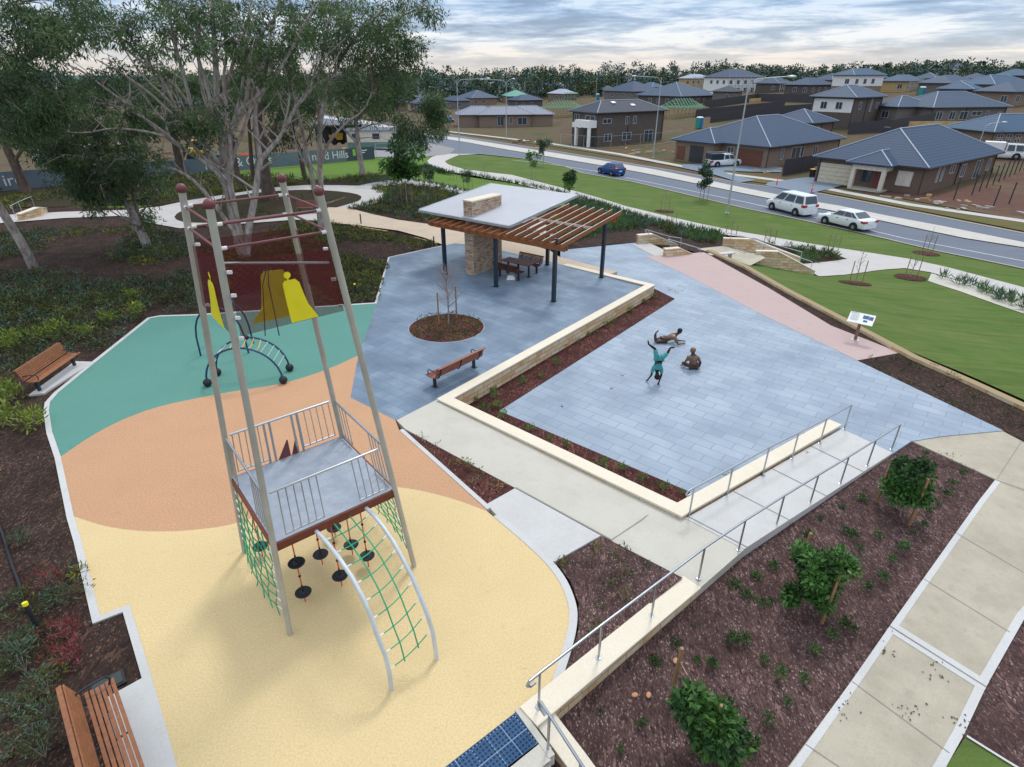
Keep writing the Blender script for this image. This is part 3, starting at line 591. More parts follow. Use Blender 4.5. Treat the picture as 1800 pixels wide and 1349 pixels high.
drape('planted_bed', px([(985, 440), (960, 415), (985, 395), (1000, 345), (1060, 362), (1100, 377), (1183, 398), (1272, 414), (1280, 432), (1262, 443), (1228, 445), (1180, 434), (1130, 432), (1117, 427)]), M['mulchdk'], 0.0)
drape('lawn', px([(787, 289), (782, 284), (807, 273), (843, 272), (900, 278), (945, 282), (995, 294), (1025, 305), (1112, 320), (1150, 329), (1310, 367), (1379, 381), (1435, 393), (1490, 405), (1560, 421), (1643, 441), (1708, 454), (1800, 473), (1950, 506), (1950, 540), (1800, 506), (1664, 470), (1600, 456), (1461, 435), (1280, 404), (1153, 376), (1100, 363), (1017, 338), (900, 308), (815, 298)]), M['lawn'], -.01)
drape('footpath', px([(751, 283), (760, 276), (781, 270), (843, 271), (807, 273), (782, 284), (787, 289), (815, 298), (900, 308), (1017, 338), (1100, 363), (1175, 381), (1280, 404), (1461, 435), (1600, 456), (1664, 470), (1800, 506), (1950, 545), (1950, 572), (1800, 527), (1634, 479), (1590, 472), (1533, 477), (1439, 486), (1408, 465), (1489, 456), (1470, 449), (1367, 432), (1328, 420), (1272, 413), (1183, 396), (1094, 376), (1000, 345), (900, 321), (834, 309), (787, 302), (758, 294)]), M['path'], .02)
drape('planted_bed', px([(1339, 427), (1367, 432), (1456, 443), (1489, 456), (1408, 465), (1370, 440)]), M['mulchdk'], .03)
drape('lawn', px([(1289, 460), (1285, 455), (1330, 448), (1439, 486), (1533, 477), (1590, 472), (1634, 479), (1800, 552), (1950, 610), (1950, 775), (1800, 702), (1600, 617), (1461, 546), (1350, 490)]), M['lawn'], -.02)
drape('rock_swale', px([(1631, 494), (1637, 481), (1800, 527), (1950, 570), (1950, 612), (1800, 552)]), M['conc'], .01)
# road ------------------------------------------------------------------
NE = [(700, 280), (745, 276), (790, 270), (843, 271), (900, 277), (945, 282), (995, 294), (1025, 305), (1112, 320), (1150, 329), (1310, 367), (1379, 381), (1435, 393), (1490, 405), (1560, 421), (1643, 441), (1708, 454), (1800, 473), (1990, 515)]
FE = [(640, 212), (700, 220), (750, 230), (850, 246), (950, 262), (1150, 295), (1310, 324), (1419, 337), (1490, 350), (1566, 365), (1708, 393), (1800, 411), (1990, 450)]
drape('road', px(NE + FE[::-1] + [(560, 200), (560, 215), (660, 236), (690, 250), (640, 262), (560, 275), (560, 288), (660, 276)]), M['asphalt'], 0.02)
drape('side_street', px([(560, 288), (660, 277), (745, 277), (790, 271), (800, 262), (745, 250), (730, 262), (640, 266), (560, 276)]), M['asphalt2'], .04)
MN = [(735, 239), (747, 240), (825, 252), (950, 274), (1092, 298), (1150, 309), (1310, 342), (1421, 364), (1474, 374), (1560, 392), (1693, 420), (1800, 437), (1990, 478)]
MF = [(735, 234), (747, 235), (825, 246), (950, 266), (1092, 289), (1150, 299), (1310, 332), (1418, 354), (1474, 363), (1560, 381), (1661, 400), (1800, 428), (1990, 466)]
drape('median_strip', px(MN + MF[::-1]), M['median'], .09)
def line(name, pts, w, mat, off=.03):                  # ribbon along a pixel polyline on the terrain
    g = [GT(*p) for p in pts]; L = []; R = []
    for i, p in enumerate(g):
        d = (g[min(i + 1, len(g) - 1)] - g[max(i - 1, 0)]); d.z = 0; d.normalize(); n = Vector((-d.y, d.x, 0)) * w / 2
        L.append(p + n); R.append(p - n)
    return drape(name, L + R[::-1], mat, off)
line('lane_line', [(900, 282), (965, 289), (1044, 301), (1092, 311), (1150, 323), (1310, 356), (1435, 384), (1518, 403), (1590, 420), (1800, 460), (1950, 494)], .14, M['paint'], .035)
line('road_kerb', NE[3:], .35, M['gutter'], .045)
line('road_kerb', FE[2:], .45, M['gutter'], .045)
line('kerb_crossing', [(1474, 371), (1560, 388)], .9, M['kerb'], .1)
drape('verge', px([(745, 226), (850, 241), (1000, 262), (1150, 286), (1310, 318), (1419, 333), (1566, 361), (1708, 389), (1800, 407), (1990, 446), (1990, 425), (1800, 389), (1456, 330), (1310, 305), (1190, 285), (960, 252), (750, 224)]), M['verge'], .03)
line('far_footpath', [(745, 227), (850, 239), (960, 252), (1090, 256 + 16), (1198, 293), (1290, 308), (1400, 322), (1460, 334), (1600, 361), (1800, 390), (1990, 424)], 1.5, M['path'], .06)
drape('driveway', px([(1198, 296), (1200, 290), (1293, 288), (1375, 295), (1373, 304), (1320, 303), (1271, 301), (1280, 307), (1330, 318), (1300, 322), (1255, 308)]), M['drive'], .08)
drape('driveway', px([(1350, 322), (1400, 315), (1437, 311), (1500, 322), (1456, 334), (1420, 342), (1345, 327)]), M['drive'], .09)
drape('bare_lot', px([(1380, 318), (1500, 322), (1560, 345), (1800, 388), (1990, 424), (1990, 300), (1800, 300), (1660, 340), (1560, 335)]), M['dirtred'], .02)
for pts in ([(700, 225), (640, 215), (560, 205)], [(60, 262), (160, 256), (240, 252)], [(560, 232), (640, 238), (700, 236)]): line('site_road', pts, 6, M['path'], .05)
# ================================================================= WALLS, STAIRS, RAILS
def wall_run(name, pts, th, ztop, zbot, mat, label, cat='wall', cap=.06, capover=.03, side=1, capmat=None, group=None):
    """stone wall along a plan polyline; ztop/zbot per point; thickness laid to the left (side=1) of the run"""
    g = [Vector((p[0], p[1], 0)) for p in pts]; n = len(g); off = []
    for i in range(n):
        d1 = (g[i] - g[i - 1]).normalized() if i else (g[1] - g[0]).normalized(); d2 = (g[i + 1] - g[i]).normalized() if i < n - 1 else d1
        n1 = Vector((-d1.y, d1.x, 0)); n2 = Vector((-d2.y, d2.x, 0)); m = (n1 + n2).normalized(); off.append(m / max(.3, m.dot(n1)) * side)
    def strip(inset0, inset1, zb, zt, nm, mt, par):
        b = MB()
        A = [g[i] + off[i] * inset0 for i in range(n)]; B = [g[i] + off[i] * inset1 for i in range(n)]
        e = capover if inset0 < 0 else 0
        if e:
            da = (g[0] - g[1]).normalized() * e; db = (g[-1] - g[-2]).normalized() * e
            A[0] = A[0] + da; B[0] = B[0] + da; A[-1] = A[-1] + db; B[-1] = B[-1] + db
        vs = []
        for i in range(n): vs += [(A[i].x, A[i].y, zb[i]), (B[i].x, B[i].y, zb[i]), (B[i].x, B[i].y, zt[i]), (A[i].x, A[i].y, zt[i])]
        fs = [(0, 1, 2, 3), tuple(4 * (n - 1) + k for k in (3, 2, 1, 0))]
        for i in range(n - 1):
            p, q = 4 * i, 4 * (i + 1)
            for k in range(4): fs.append((p + k, q + k, q + (k + 1) % 4, p + (k + 1) % 4))
        b.add(vs, fs); o = b.build(nm, mt, par)
        bm = bmesh.new(); bm.from_mesh(o.data); bmesh.ops.recalc_face_normals(bm, faces=bm.faces); bm.to_mesh(o.data); bm.free(); return o
    w = strip(0, th, zbot, [z - cap for z in ztop], name, mat, None)
    tag(w, label, cat, group)
    if cap: strip(-capover, th + capover, [z - cap for z in ztop], ztop, 'capping', capmat or M['cap'], w)
    return w
# the long retaining wall: plaza corner, along the walk, up the ramp
A0, A1, A2, A3 = G(1135, 503, .1), G(771, 703, .08), G(1197, 906, -.06), G(1473, 748, -.4)
n01 = (A1 - A0).normalized()
wall_run('retaining_wall', [G(990, 466, .03), G(1135, 501, .1), G(770, 701, .1), G(1198, 906, -.03), G(1477, 747, -.43)], .36, [.03, .1, .1, -.03, -.42], [-.62, -.62, -.62, -.62, -.62], M['sandstone'], 'pale sandstone retaining wall with cream capping wrapping round the upper paved terrace', side=-1 if False else 1)
wall_run('garden_wall', [G(918, 1243, .06), G(1202, 1015, -.1)], .40, [.06, -.1], [-.7, -.7], M['sandstone'], 'low sandstone wall carrying a steel handrail between mulch beds and yellow rubber', side=-1, cap=.05)
wall_run('stair_wall', [G(934, 1258, .04), G(1003, 1349, -.28), G(1060, 1430, -.6)], .34, [.055, -.3, -.62], [-.9, -.9, -1.2], M['sandstone'], 'short sandstone wall sloping down beside the concrete steps at bottom edge', side=1, cap=.05)
wall_run('lawn_edging', [G(*p, LO + .12) for p in ((1242, 440), (1305, 468), (1380, 511), (1491, 569), (1602, 628), (1700, 671), (1800, 717), (1900, 764))], .34, [LO + .14] * 8, [LO - .4] * 8, M['edging'], 'long low sandstone block edging between the pink walk and the lawn', cat='edging', side=1, cap=0)
# plaza stairs ----------------------------------------------------------
def stairs(name, n0, f0, n1, f1, z0, z1, n, label, mat=None):
    b = MB(); st = empty(name, (n0[0], n0[1], z0), 0, label, 'stairs')
    for k in range(n):
        t0, t1 = k / n, (k + 1) / n; zt = z0 + (z1 - z0) * (k + 1) / n + (z0 - z1) / n * 0.0
        q = [lerp(Vector(n0), Vector(n1), t0), lerp(Vector(n0), Vector(n1), t1), lerp(Vector(f0), Vector(f1), t1), lerp(Vector(f0), Vector(f1), t0)]
        b.prism([(p.x - n0[0], p.y - n0[1]) for p in q], z1 - z0 - .35, zt - z0)
    b.build('step', M['conc'] if mat is None else mat, st); bb = MB()
    for k in range(n):
        t0 = k / n; zt = z0 + (z1 - z0) * k / n
        a, c = lerp(Vector(n0), Vector(n1), t0), lerp(Vector(f0), Vector(f1), t0); d = (Vector(n1) - Vector(n0)).normalized()
        q = [a - d * .05, a + d * .004, c + d * .004, c - d * .05]
        bb.prism([(p.x - n0[0], p.y - n0[1]) for p in q], zt - z0 + .001, zt - z0 + .006)
    bb.build('nosing', M['trimdk'], st); return st
O1 = Vector((9.9, 38.0)); dd = Vector((.955, .30)); nn_ = Vector((-.30, .955))
def v2(a, b): return (a * dd + b * nn_ + O1)
ZL = -1.30
stairs('plaza_steps', v2(.75, 0), v2(.75, 3.1), v2(2.7, 0), v2(2.7, 3.1), LO, ZL, 5, 'concrete steps dropping from paved plaza between two sandstone walls to small landing')
drape('top_step_paving', [v2(-.6, -.02), v2(.75, -.02), v2(.75, 3.1), v2(-.6, 3.1)], M['path'], .012, flat=LO)
S0, S1, S2, S3 = Vector((16.9, 40.05)), Vector((15.9, 43.3)), Vector((20.9, 39.65)), Vector((21.3, 42.5))
drape('stair_landing', [v2(2.7, 0), S0, S1, v2(2.7, 3.1)], M['concwarm'], 0, flat=ZL)
drape('stair_landing', [v2(2.7, 0), S0, (17.1, 38.9), (14.9, 36.5), (13.1, 37.9)], M['concwarm'], -.012, flat=ZL + .35)
stairs('path_steps', S0, S1, S2, S3, ZL, -2.45, 8, 'lower flight of concrete steps with dark nosings running down to the curved footpath')
def sw(a, b, z0, z1, z2, t, lab, side=1, bot=-2.9, brk=.35):
    a, b = Vector(a), Vector(b); m = lerp(a, b, brk)
    return wall_run('stair_wall', [a, m, b], t, [z0, z1, z2], [bot] * 3, M['sandstone'], lab, side=side, cap=.06, group=None)
sw(v2(-.1, 3.15), v2(3.1, 3.15), .05, .05, -.85, .3, 'sandstone wall stepping down on far side of the plaza steps')
sw(v2(0, -.02), v2(3.0, -.02), -.05, -.05, -.95, .3, 'sandstone wall on near side of the plaza steps, next to pink walk', side=-1)
sw(S1 + Vector((-.2, .05)), S3 + Vector((0, .05)), -.75, -.75, -2.0, .3, 'far sandstone wall of the lower flight of steps, beside footpath planting')
sw(S0 + Vector((-.1, -.05)), S2 + Vector((0, -.05)), -.72, -.72, -2.0, .3, 'near sandstone wall of the lower flight of steps, sloping above the lawn', side=-1)
b = MB(); w_ = G(1245, 443, ZL + .4)
bb_ = empty('wall_seat', (13.9, 38.4, ZL + .33), math.atan2(.30, .955), 'pale concrete slab seat on steel leg beside the stair landing', 'bench')
MB().box((0, 0, .42), (1.9, .42, .07)).build('seat', M['kerb'], bb_, bevel=.01); MB().box((.7, 0, .19), (.06, .35, .38)).build('leg', M['galv'], bb_); MB().box((-.7, 0, .19), (.06, .35, .38)).build('leg', M['galv'], bb_)
# steps at the bottom edge of the picture
e0, e1 = G(950, 1310, 0), G(835, 1400, 0); dn = Vector((e1.y - e0.y, -(e1.x - e0.x), 0)).normalized()
if dn.y > 0: dn = -dn
f0, f1 = G(912, 1246, 0), G(960, 1318, 0)
dst = (f1 - f0); dst.z = 0; dst.normalize()
stairs('park_steps', (e0.x, e0.y), (e1.x, e1.y), (e0.x + dst.x * 1.5, e0.y + dst.y * 1.5), (e1.x + dst.x * 1.5, e1.y + dst.y * 1.5), .0, -.6, 4, 'concrete steps below the blue tactile tiles at bottom edge')
drape('top_step', [(e0.x - dst.x * .02, e0.y - dst.y * .02), (e1.x, e1.y), (e1.x + dst.x * .3, e1.y + dst.y * .3), (e0.x + dst.x * .3, e0.y + dst.y * .3)], M['conc'], .02, flat=0)
band('stair_kerb', [G(905, 1250, 0), G(948, 1310, 0), G(965, 1335, 0)], 0, .12, M['conc'], h=.03, left=True)
# handrails -------------------------------------------------------------
def handrail(name, posts, label, h=.93, r=.027, hook0=None, hook1=None, top=None, mat='steel'):
    o = empty(name, posts[0], 0, label, 'handrail'); O = Vector(posts[0])
    for p in posts:
        q = Vector(p) - O
        po = MB().tube([q, q + Vector((0, 0, h - .02))], .024, 8).lathe([(.06, .0), (.06, .012), (.03, .02)], q, 12).build('post', M[mat], o, smooth=True)
    pts = [Vector(p) - O + Vector((0, 0, h)) for p in (top or posts)]
    a = (pts[0] - pts[1]).normalized(); z = (pts[-1] - pts[-2]).normalized(); dz = Vector((0, 0, 1))
    if hook0: pts = [pts[0] + a * .10 - dz * .16, pts[0] + a * .22 - dz * .17, pts[0] + a * .29 - dz * .09, pts[0] + a * .24 - dz * .01] + pts
    if hook1: pts = pts + [pts[-1] + z * .24 - dz * .01, pts[-1] + z * .29 - dz * .09, pts[-1] + z * .2 - dz * .17]
    MB().tube(pts, r, 10).build('rail', M[mat], o, smooth=True); return o
RA = [(947, 1243, .06), (1052, 1157, .0), (1145, 1083, -.06), (1228, 1017, -.13), (1298, 967, ZJ), (1365, 922, -.26), (1424, 884, -.33), (1477, 850, -.40), (1524, 819, -.48), (1567, 790, -.55)]
handrail('ramp_handrail', [G(*p) for p in RA], 'long steel handrail running from the low sandstone wall up beside the ramp', hook0=True)
RB = [(1211, 908, ZJ), (1278, 870, -.25), (1341, 833, -.33), (1392, 806, -.40), (1441, 779, -.47), (1484, 754, -.55)]
handrail('ramp_handrail', [G(*p) for p in RB], 'shorter steel handrail along the sandstone wall on plaza side of the ramp', hook0=True)
handrail('stair_handrail', [G(963, 1318, 0), G(1015, 1400, -.4), G(1060, 1470, -.75)], 'steel handrail curving down beside the steps at bottom edge', hook0=True)
handrail('stair_handrail', [(*v2(.5, 2.95), LO), (*v2(2.2, 2.95), ZL + .2), (*v2(3.2, 2.95), ZL)], 'steel handrail on far side of the plaza steps', hook0=True, mat='galv')
handrail('stair_handrail', [(*v2(.6, .12), LO), (*v2(2.9, .12), ZL)], 'steel handrail on near side of the plaza steps', hook0=True, mat='galv')
handrail('stair_handrail', [(*(S1 + Vector((.2, -.15))), ZL), (*lerp(S1, S3, .5), -1.85), (*(S3 + Vector((-.1, -.15))), -2.45)], 'steel handrail on far side of the lower steps', hook0=True, mat='galv')
handrail('stair_handrail', [(*(S0 + Vector((.2, .15))), ZL), (*(lerp(S0, S2, .5) + Vector((0, .15))), -1.85), (*(S2 + Vector((-.1, .15))), -2.45)], 'steel handrail on near side of the lower steps', hook0=True, mat='galv')
q_ = [GT(28, 383), GT(40, 376), GT(62, 366)]
handrail('stair_handrail', q_, 'far handrail by small sandstone steps among the gum trees', mat='galv', hook0=True)
wall_run('step_wall', [GT(40, 388), GT(75, 380), GT(84, 372)], .4, [GT(40, 388).z + .5, GT(75, 380).z + .7, GT(84, 372).z + .3], [-1] * 3, M['sandstone'], 'small sandstone wall at far left beside the path steps')
wall_run('path_edging', [G(615, 397, .03), G(700, 410, .03), G(766, 428, .03)], .15, [.04, .04, .04], [-.5] * 3, M['retsand'], 'narrow ochre sandstone edging under the sand coloured walk', cat='edging', cap=0, side=1)
# ================================================================= SHELTER
PA, PB, PC, PD, PE = G(783, 482), G(872, 504), G(973, 530), G(1057, 488), G(962, 466)
U = (PC - PA); U.normalize(); V = Vector((-U.y, U.x, 0)); 
if V.y < 0: V = -V
sh = empty('picnic_shelter', PB, 0, 'open picnic shelter with grey sloping roof, timber pergola and navy steel posts', 'shelter')
SB = PB
def L(p): return Vector(p) - SB
for p in (PA, PB, PC, PD, PE):
    hh = {0: 2.6, 1: 2.66, 2: 3.12, 3: 3.62, 4: 3.2}[(PA, PB, PC, PD, PE).index(p)]
    MB().box(L(p) + Vector((0, 0, hh / 2)), (.17, .17, hh), math.atan2(U.y, U.x)).box(L(p) + Vector((0, 0, .008)), (.3, .3, .016), math.atan2(U.y, U.x)).build('post', M['darksteel'], sh)
a0 = PA - U * .85; a1 = PC + U * .62; bk = V * 4.75
for off, nm in ((Vector(), 0), (bk, 1)):
    s = a0 + off; e = a1 + off
    for k in (-.11, .11): MB().bar(L(s) + V * k + Vector((0, 0, 2.72 + .11 * 4.75 * nm)), L(e) + V * k + Vector((0, 0, 2.72 + .11 * 4.75 * nm)), .05, .24).build('beam', M['beam'], sh)
def roofz(w): return 3.05 + .095 * w                 # height above ground by distance behind the front beam
rF = SB + (U * 0); 
Rw0, Rw1 = .55, 7.0
uL = (G(743, 370, 3.1) - PB).dot(U); uR = (G(899, 399, 3.1) - PB).dot(U)
FRONT = lambda u, w: U * u + V * w
q = [FRONT(uL, Rw0), FRONT(uR, Rw0), FRONT(uR, Rw1), FRONT(uL, Rw1)]
b = MB(); z = [roofz(Rw0), roofz(Rw0), roofz(Rw1), roofz(Rw1)]
vs = [(p.x, p.y, zz) for p, zz in zip(q, z)] + [(p.x, p.y, zz + .09) for p, zz in zip(q, z)]
b.add(vs, [(3, 2, 1, 0), (4, 5, 6, 7), (0, 1, 5, 4), (1, 2, 6, 5), (2, 3, 7, 6), (3, 0, 4, 7)]); ro = b.build('roof', M['roofsheet'], sh)
rb = MB(); nrib = 9
for i in range(1, nrib):
    u = lerp(uL, uR, i / nrib); rb.bar(FRONT(u, Rw0 + .02) + Vector((0, 0, roofz(Rw0) + .1)), FRONT(u, Rw1 - .02) + Vector((0, 0, roofz(Rw1) + .1)), .02, .012)

gt = MB(); gt.bar(FRONT(uL, Rw0 - .06) + Vector((0, 0, roofz(Rw0) + .02)), FRONT(uR, Rw0 - .06) + Vector((0, 0, roofz(Rw0) + .02)), .11, .13); gt.bar(FRONT(uR + .03, Rw0) + Vector((0, 0, roofz(Rw0) + .04)), FRONT(uR + .03, Rw1) + Vector((0, 0, roofz(Rw1) + .04)), .05, .14); gt.bar(FRONT(uL - .03, Rw0) + Vector((0, 0, roofz(Rw0) + .04)), FRONT(uL - .03, Rw1) + Vector((0, 0, roofz(Rw1) + .04)), .05, .14); gt.build('gutter', M['galv'], sh)
nr = 17; u0 = (a0 - PB).dot(U) + .15; u1 = (a1 - PB).dot(U) - .05
for i in range(nr):
    u = lerp(u0, u1, i / (nr - 1)); w0, w1 = -.42, 5.25
    per = u > uR
    zz = (lambda w: 2.95 + .11 * w) if per else (lambda w: 2.83 + .1 * w)
    rf = MB().bar(FRONT(u, w0) + Vector((0, 0, zz(w0))), FRONT(u, w1) + Vector((0, 0, zz(w1))), .05, .2).build('rafter', M['beam'], sh)
    if per: MB().bar(FRONT(u, w0) + Vector((0, 0, zz(w0) + .106)), FRONT(u, w1) + Vector((0, 0, zz(w1) + .106)), .045, .012).build('cap', M['rafterwhite'], rf)
MB().bar(FRONT(uR + .1, 2.3) + Vector((0, 0, 3.26)), FRONT(u1, 2.3) + Vector((0, 0, 3.26)), .04, .12).build('brace', M['rafterwhite'], sh)
# stone blade wall through the roof
c1, c2 = G(822.5, 479.4), G(833.5, 484.5); vv = V; L0 = 2.5
nb = (c1 - c2); 
o = MB().prism([(p.x, p.y) for p in (c2, c2 + vv * L0, c2 + vv * L0 - U * .62, c2 - U * .62)], 0, 3.98).build('chimney_wall', M['drystone']); tag(o, 'tall stacked stone blade wall rising through the shelter roof', 'stone wall')
MB().prism([(p.x, p.y) for p in (c2 + U * .03 - vv * .03, c2 + vv * (L0 + .03) + U * .03, c2 + vv * (L0 + .03) - U * .65, c2 - vv * .03 - U * .65)], 3.98, 4.05).build('capping', M['cap'], o)
# ================================================================= BENCHES
def bench(L_, label, mat='slat', arms=True, hi=.86):
    o = empty('park_bench', (0, 0, 0), 0, label, 'bench', 'timber slat park benches')
    b = MB()
    for i in range(6): b.box((0, .04 + i * .078, .44 + .012 * abs(i - 2.2)), (L_, .06, .03))
    b.build('seat', M[mat], o, bevel=.006)
    b = MB(); tz = math.radians(16)
    for i in range(6):
        s = .10 + i * .072; b.box((0, -.04 - s * math.sin(tz) * 1.0, .42 + s * math.cos(tz)), (L_, .028, .06), M=Matrix.Rotation(tz, 3, 'X'))
    b.box((0, -.235, hi + .03), (L_, .08, .03), M=Matrix.Rotation(tz, 3, 'X')); b.build('backrest', M[mat], o, bevel=.006)
    for s in (-1, 1):
        x = s * (L_ / 2 - .2); b = MB()
        b.bar((x, .2, 0), (x, .2, .4), .08, .1, up=(1, 0, 0)); b.box((x, .2, .006), (.16, .26, .012)); b.tube([(x, .45, .41), (x, .2, .39), (x, .0, .40), (x, -.06, .46), (x, -.24, .9)], .022, 6); b.build('leg', M['darksteel'], o)
        if arms: MB().tube([(x * 1.1, .36, .42), (x * 1.1, .42, .6), (x * 1.1, .36, .68), (x * 1.1, .1, .67), (x * 1.1, -.16, .62)], .02, 6).build('armrest', M['darksteel'], o, smooth=True)
    MB().tube([(0, .45, .41), (0, .2, .39), (0, .0, .40), (0, -.06, .46), (0, -.24, .9)], .02, 6).build('frame', M['darksteel'], o)
    return o
def setb(o, A, B, flip=False):
    A, B = Vector(A), Vector(B); m = (A + B) / 2; d = B - A; a = math.atan2(d.y, d.x) + (PI if flip else 0)
    y = Vector((-math.sin(a), math.cos(a), 0)); o.location = m - y * .2; o.rotation_euler = (0, 0, a)
setb(bench(2.45, 'timber bench on dark paving with its back to the sandstone wall', 'slat2'), G(764.6, 680), G(833, 646))
setb(bench(2.45, 'timber bench on a concrete pad beside the green rubber surface'), G(70, 688), G(132, 643), True)
pd = [G(50, 696), G(78, 692), G(90, 684), G(160, 640), G(166, 637), G(132, 636)]
o = MB().prism([(p.x, p.y) for p in pd], -.1, .02).build('bench_pad', M['kerb']); o['kind'] = 'structure'
x0 = G(250, 1193); x1 = G(312, 1349); dv = (x1 - x0).normalized(); nv = Vector((-dv.y, dv.x, 0)); 
if nv.x > 0: nv = -nv
pb = [x0 + nv * -.0, x0 + dv * 3.4, x0 + dv * 3.4 + nv * .62, x0 + nv * .62]
o = MB().prism([(p.x, p.y) for p in pb], -.1, .016).build('bench_pad', M['kerb']); o['kind'] = 'structure'
bo = bench(2.45, 'large timber slat bench at bottom left corner beside the yellow rubber'); st_ = x0 + nv * .62 + dv * .3
setb(bo, st_, st_ + dv * 2.05)
lb = bench(1.7, 'backed timber picnic bench on near side of the shelter table', 'darkslat', False); setb(lb, G(868, 495), G(918, 503), True) if False else None
TC = (G(878, 455.5, .75) + G(950, 463, .75) + G(887.5, 452, .75) + G(931.6, 470, .75)) / 4; TC.z = 0
tu = math.atan2(U.y, U.x)
tb_ = empty('picnic_table', TC, tu, 'dark timber topped picnic table on steel legs under the shelter', 'table')
b = MB()
for i in range(6): b.box((0, -.34 + i * .136, .745), (1.9, .125, .04))
b.build('tabletop', M['darkslat'], tb_, bevel=.005)
for s in (-1, 1): MB().box((s * .72, 0, .36), (.08, .08, .72)).box((s * .72, 0, .705), (.06, .6, .04)).box((s * .72, 0, .01), (.25, .25, .02)).build('leg', M['darksteel'], tb_)
lb.location = TC - V * 1.05; lb.rotation_euler = (0, 0, tu)
l2 = bench(1.7, 'backed timber picnic bench on far side of the shelter table', 'darkslat', False); l2.location = TC + V * 1.05; l2.rotation_euler = (0, 0, tu + PI)
lpb = bench(1.7, 'distant timber bench beside the oval garden loop', 'slat2'); q_ = G(545, 388, -.0); lpb.location = GT(543, 374); lpb.rotation_euler = (0, 0, math.radians(12) + PI)
# bin-like white bag under table, pebble spots on plaza
o = MB().box((0, 0, .12), (.5, .34, .24), taper=.7).build('shopping_bag', M['whitep'], None, bevel=.05); o.location = G(898, 492); tag(o, 'crumpled white bag lying under the near picnic bench', 'bag')
# ================================================================= TOWER
Bs = {'BL': (-6.329, 10.402), 'FL': (-4.478, 8.093), 'FR': (-2.249, 9.949), 'BR': (-4.10, 12.258)}
cx, cy = -4.289, 10.1755; ox, oy, ts, th_ = .2, -.7, .55, 8.4
def leg(k, z):
    t = z / th_; q = Bs[k]; tx, ty = cx + ox + ts * (q[0] - cx), cy + oy + ts * (q[1] - cy)
    return Vector((q[0] + (tx - q[0]) * t, q[1] + (ty - q[1]) * t, z))
TW = empty('climbing_tower', (cx, cy, 0), 0, 'tall four-legged climbing tower with railed platform, ropes and maroon mesh screens', 'play tower'); TO = Vector((cx, cy, 0))
def side(a, b, s, z): return lerp(leg(a, z), leg(b, z), s) - TO
for k in Bs:
    lg = MB().tube([leg(k, 0) - TO, leg(k, 2.2) - TO], .056, 14).tube([leg(k, 2.2) - TO, leg(k, 8.36) - TO], .057, 14).build('leg', M['legpaint'], TW, smooth=True)
    MB().ball(leg(k, 8.4) - TO, .082, n=14).build('cap', M['maroon'], lg, smooth=True)
DZ = 2.34
ds = [side(a, a, 0, DZ) for a in ('FL', 'FR', 'BR', 'BL')]; cen = sum(ds, Vector()) / 4
dk = [cen + (p - cen) * 1.0 for p in ds]
MB().prism([(p.x, p.y) for p in [cen + (p - cen) * .985 for p in dk]], DZ - .03, DZ).build('platform', M['deck'], TW)
b = MB()
for i in range(4):
    p, q2 = dk[i], dk[(i + 1) % 4]; b.bar(Vector((p.x, p.y, DZ - .1)), Vector((q2.x, q2.y, DZ - .1)), .05, .17)
b.build('fascia', timber('fascia_board', hexc(112, 56, 42)), TW)
def rails(a, b_, spans, doubles=()):
    tp = MB(); tp.tube([side(a, b_, .04, 3.45), side(a, b_, .96, 3.45)], .026, 8); tp.build('rail', M['steel'], TW, smooth=True)
    for s0, s1 in spans:
        bb = MB(); k = max(2, int(round((s1 - s0) / .058)))
        for i in range(k + 1):
            s = lerp(s0, s1, i / k); bb.tube([side(a, b_, s, 2.42), side(a, b_, s, 3.45)], .011, 6)
        bb.tube([side(a, b_, s0, 2.45), side(a, b_, s1, 2.45)], .02, 8); bb.build('balusters', M['steel'], TW)
    for s in doubles: MB().tube([side(a, b_, s, 2.36), side(a, b_, s, 3.45)], .026, 8).build('railing_post', M['steel'], TW)
rails('FL', 'FR', ((.10, .40), (.70, .93))); rails('BL', 'BR', ((.06, .33), (.64, .94)), (.33, .38, .58, .63)); rails('FL', 'BL', ((.05, .33), (.80, .95))); rails('FR', 'BR', ((.06, .30), (.76, .96)))
for s0, s1 in ((.40, .50), (.72 - .2, .58)):
    a_, c_ = side('BL', 'BR', s0, DZ), side('BL', 'BR', s1, DZ); MB().add([a_ + Vector((0, 0, 0)), c_, c_ + Vector((0, 0, .42)), a_ + Vector((.02, .02, 0)), c_ + Vector((.02, .02, 0)), c_ + Vector((.02, .02, .42))], [(0, 1, 2), (5, 4, 3), (0, 3, 4, 1), (1, 4, 5, 2), (2, 5, 3, 0)]).build('gusset', M['maroon'], TW)
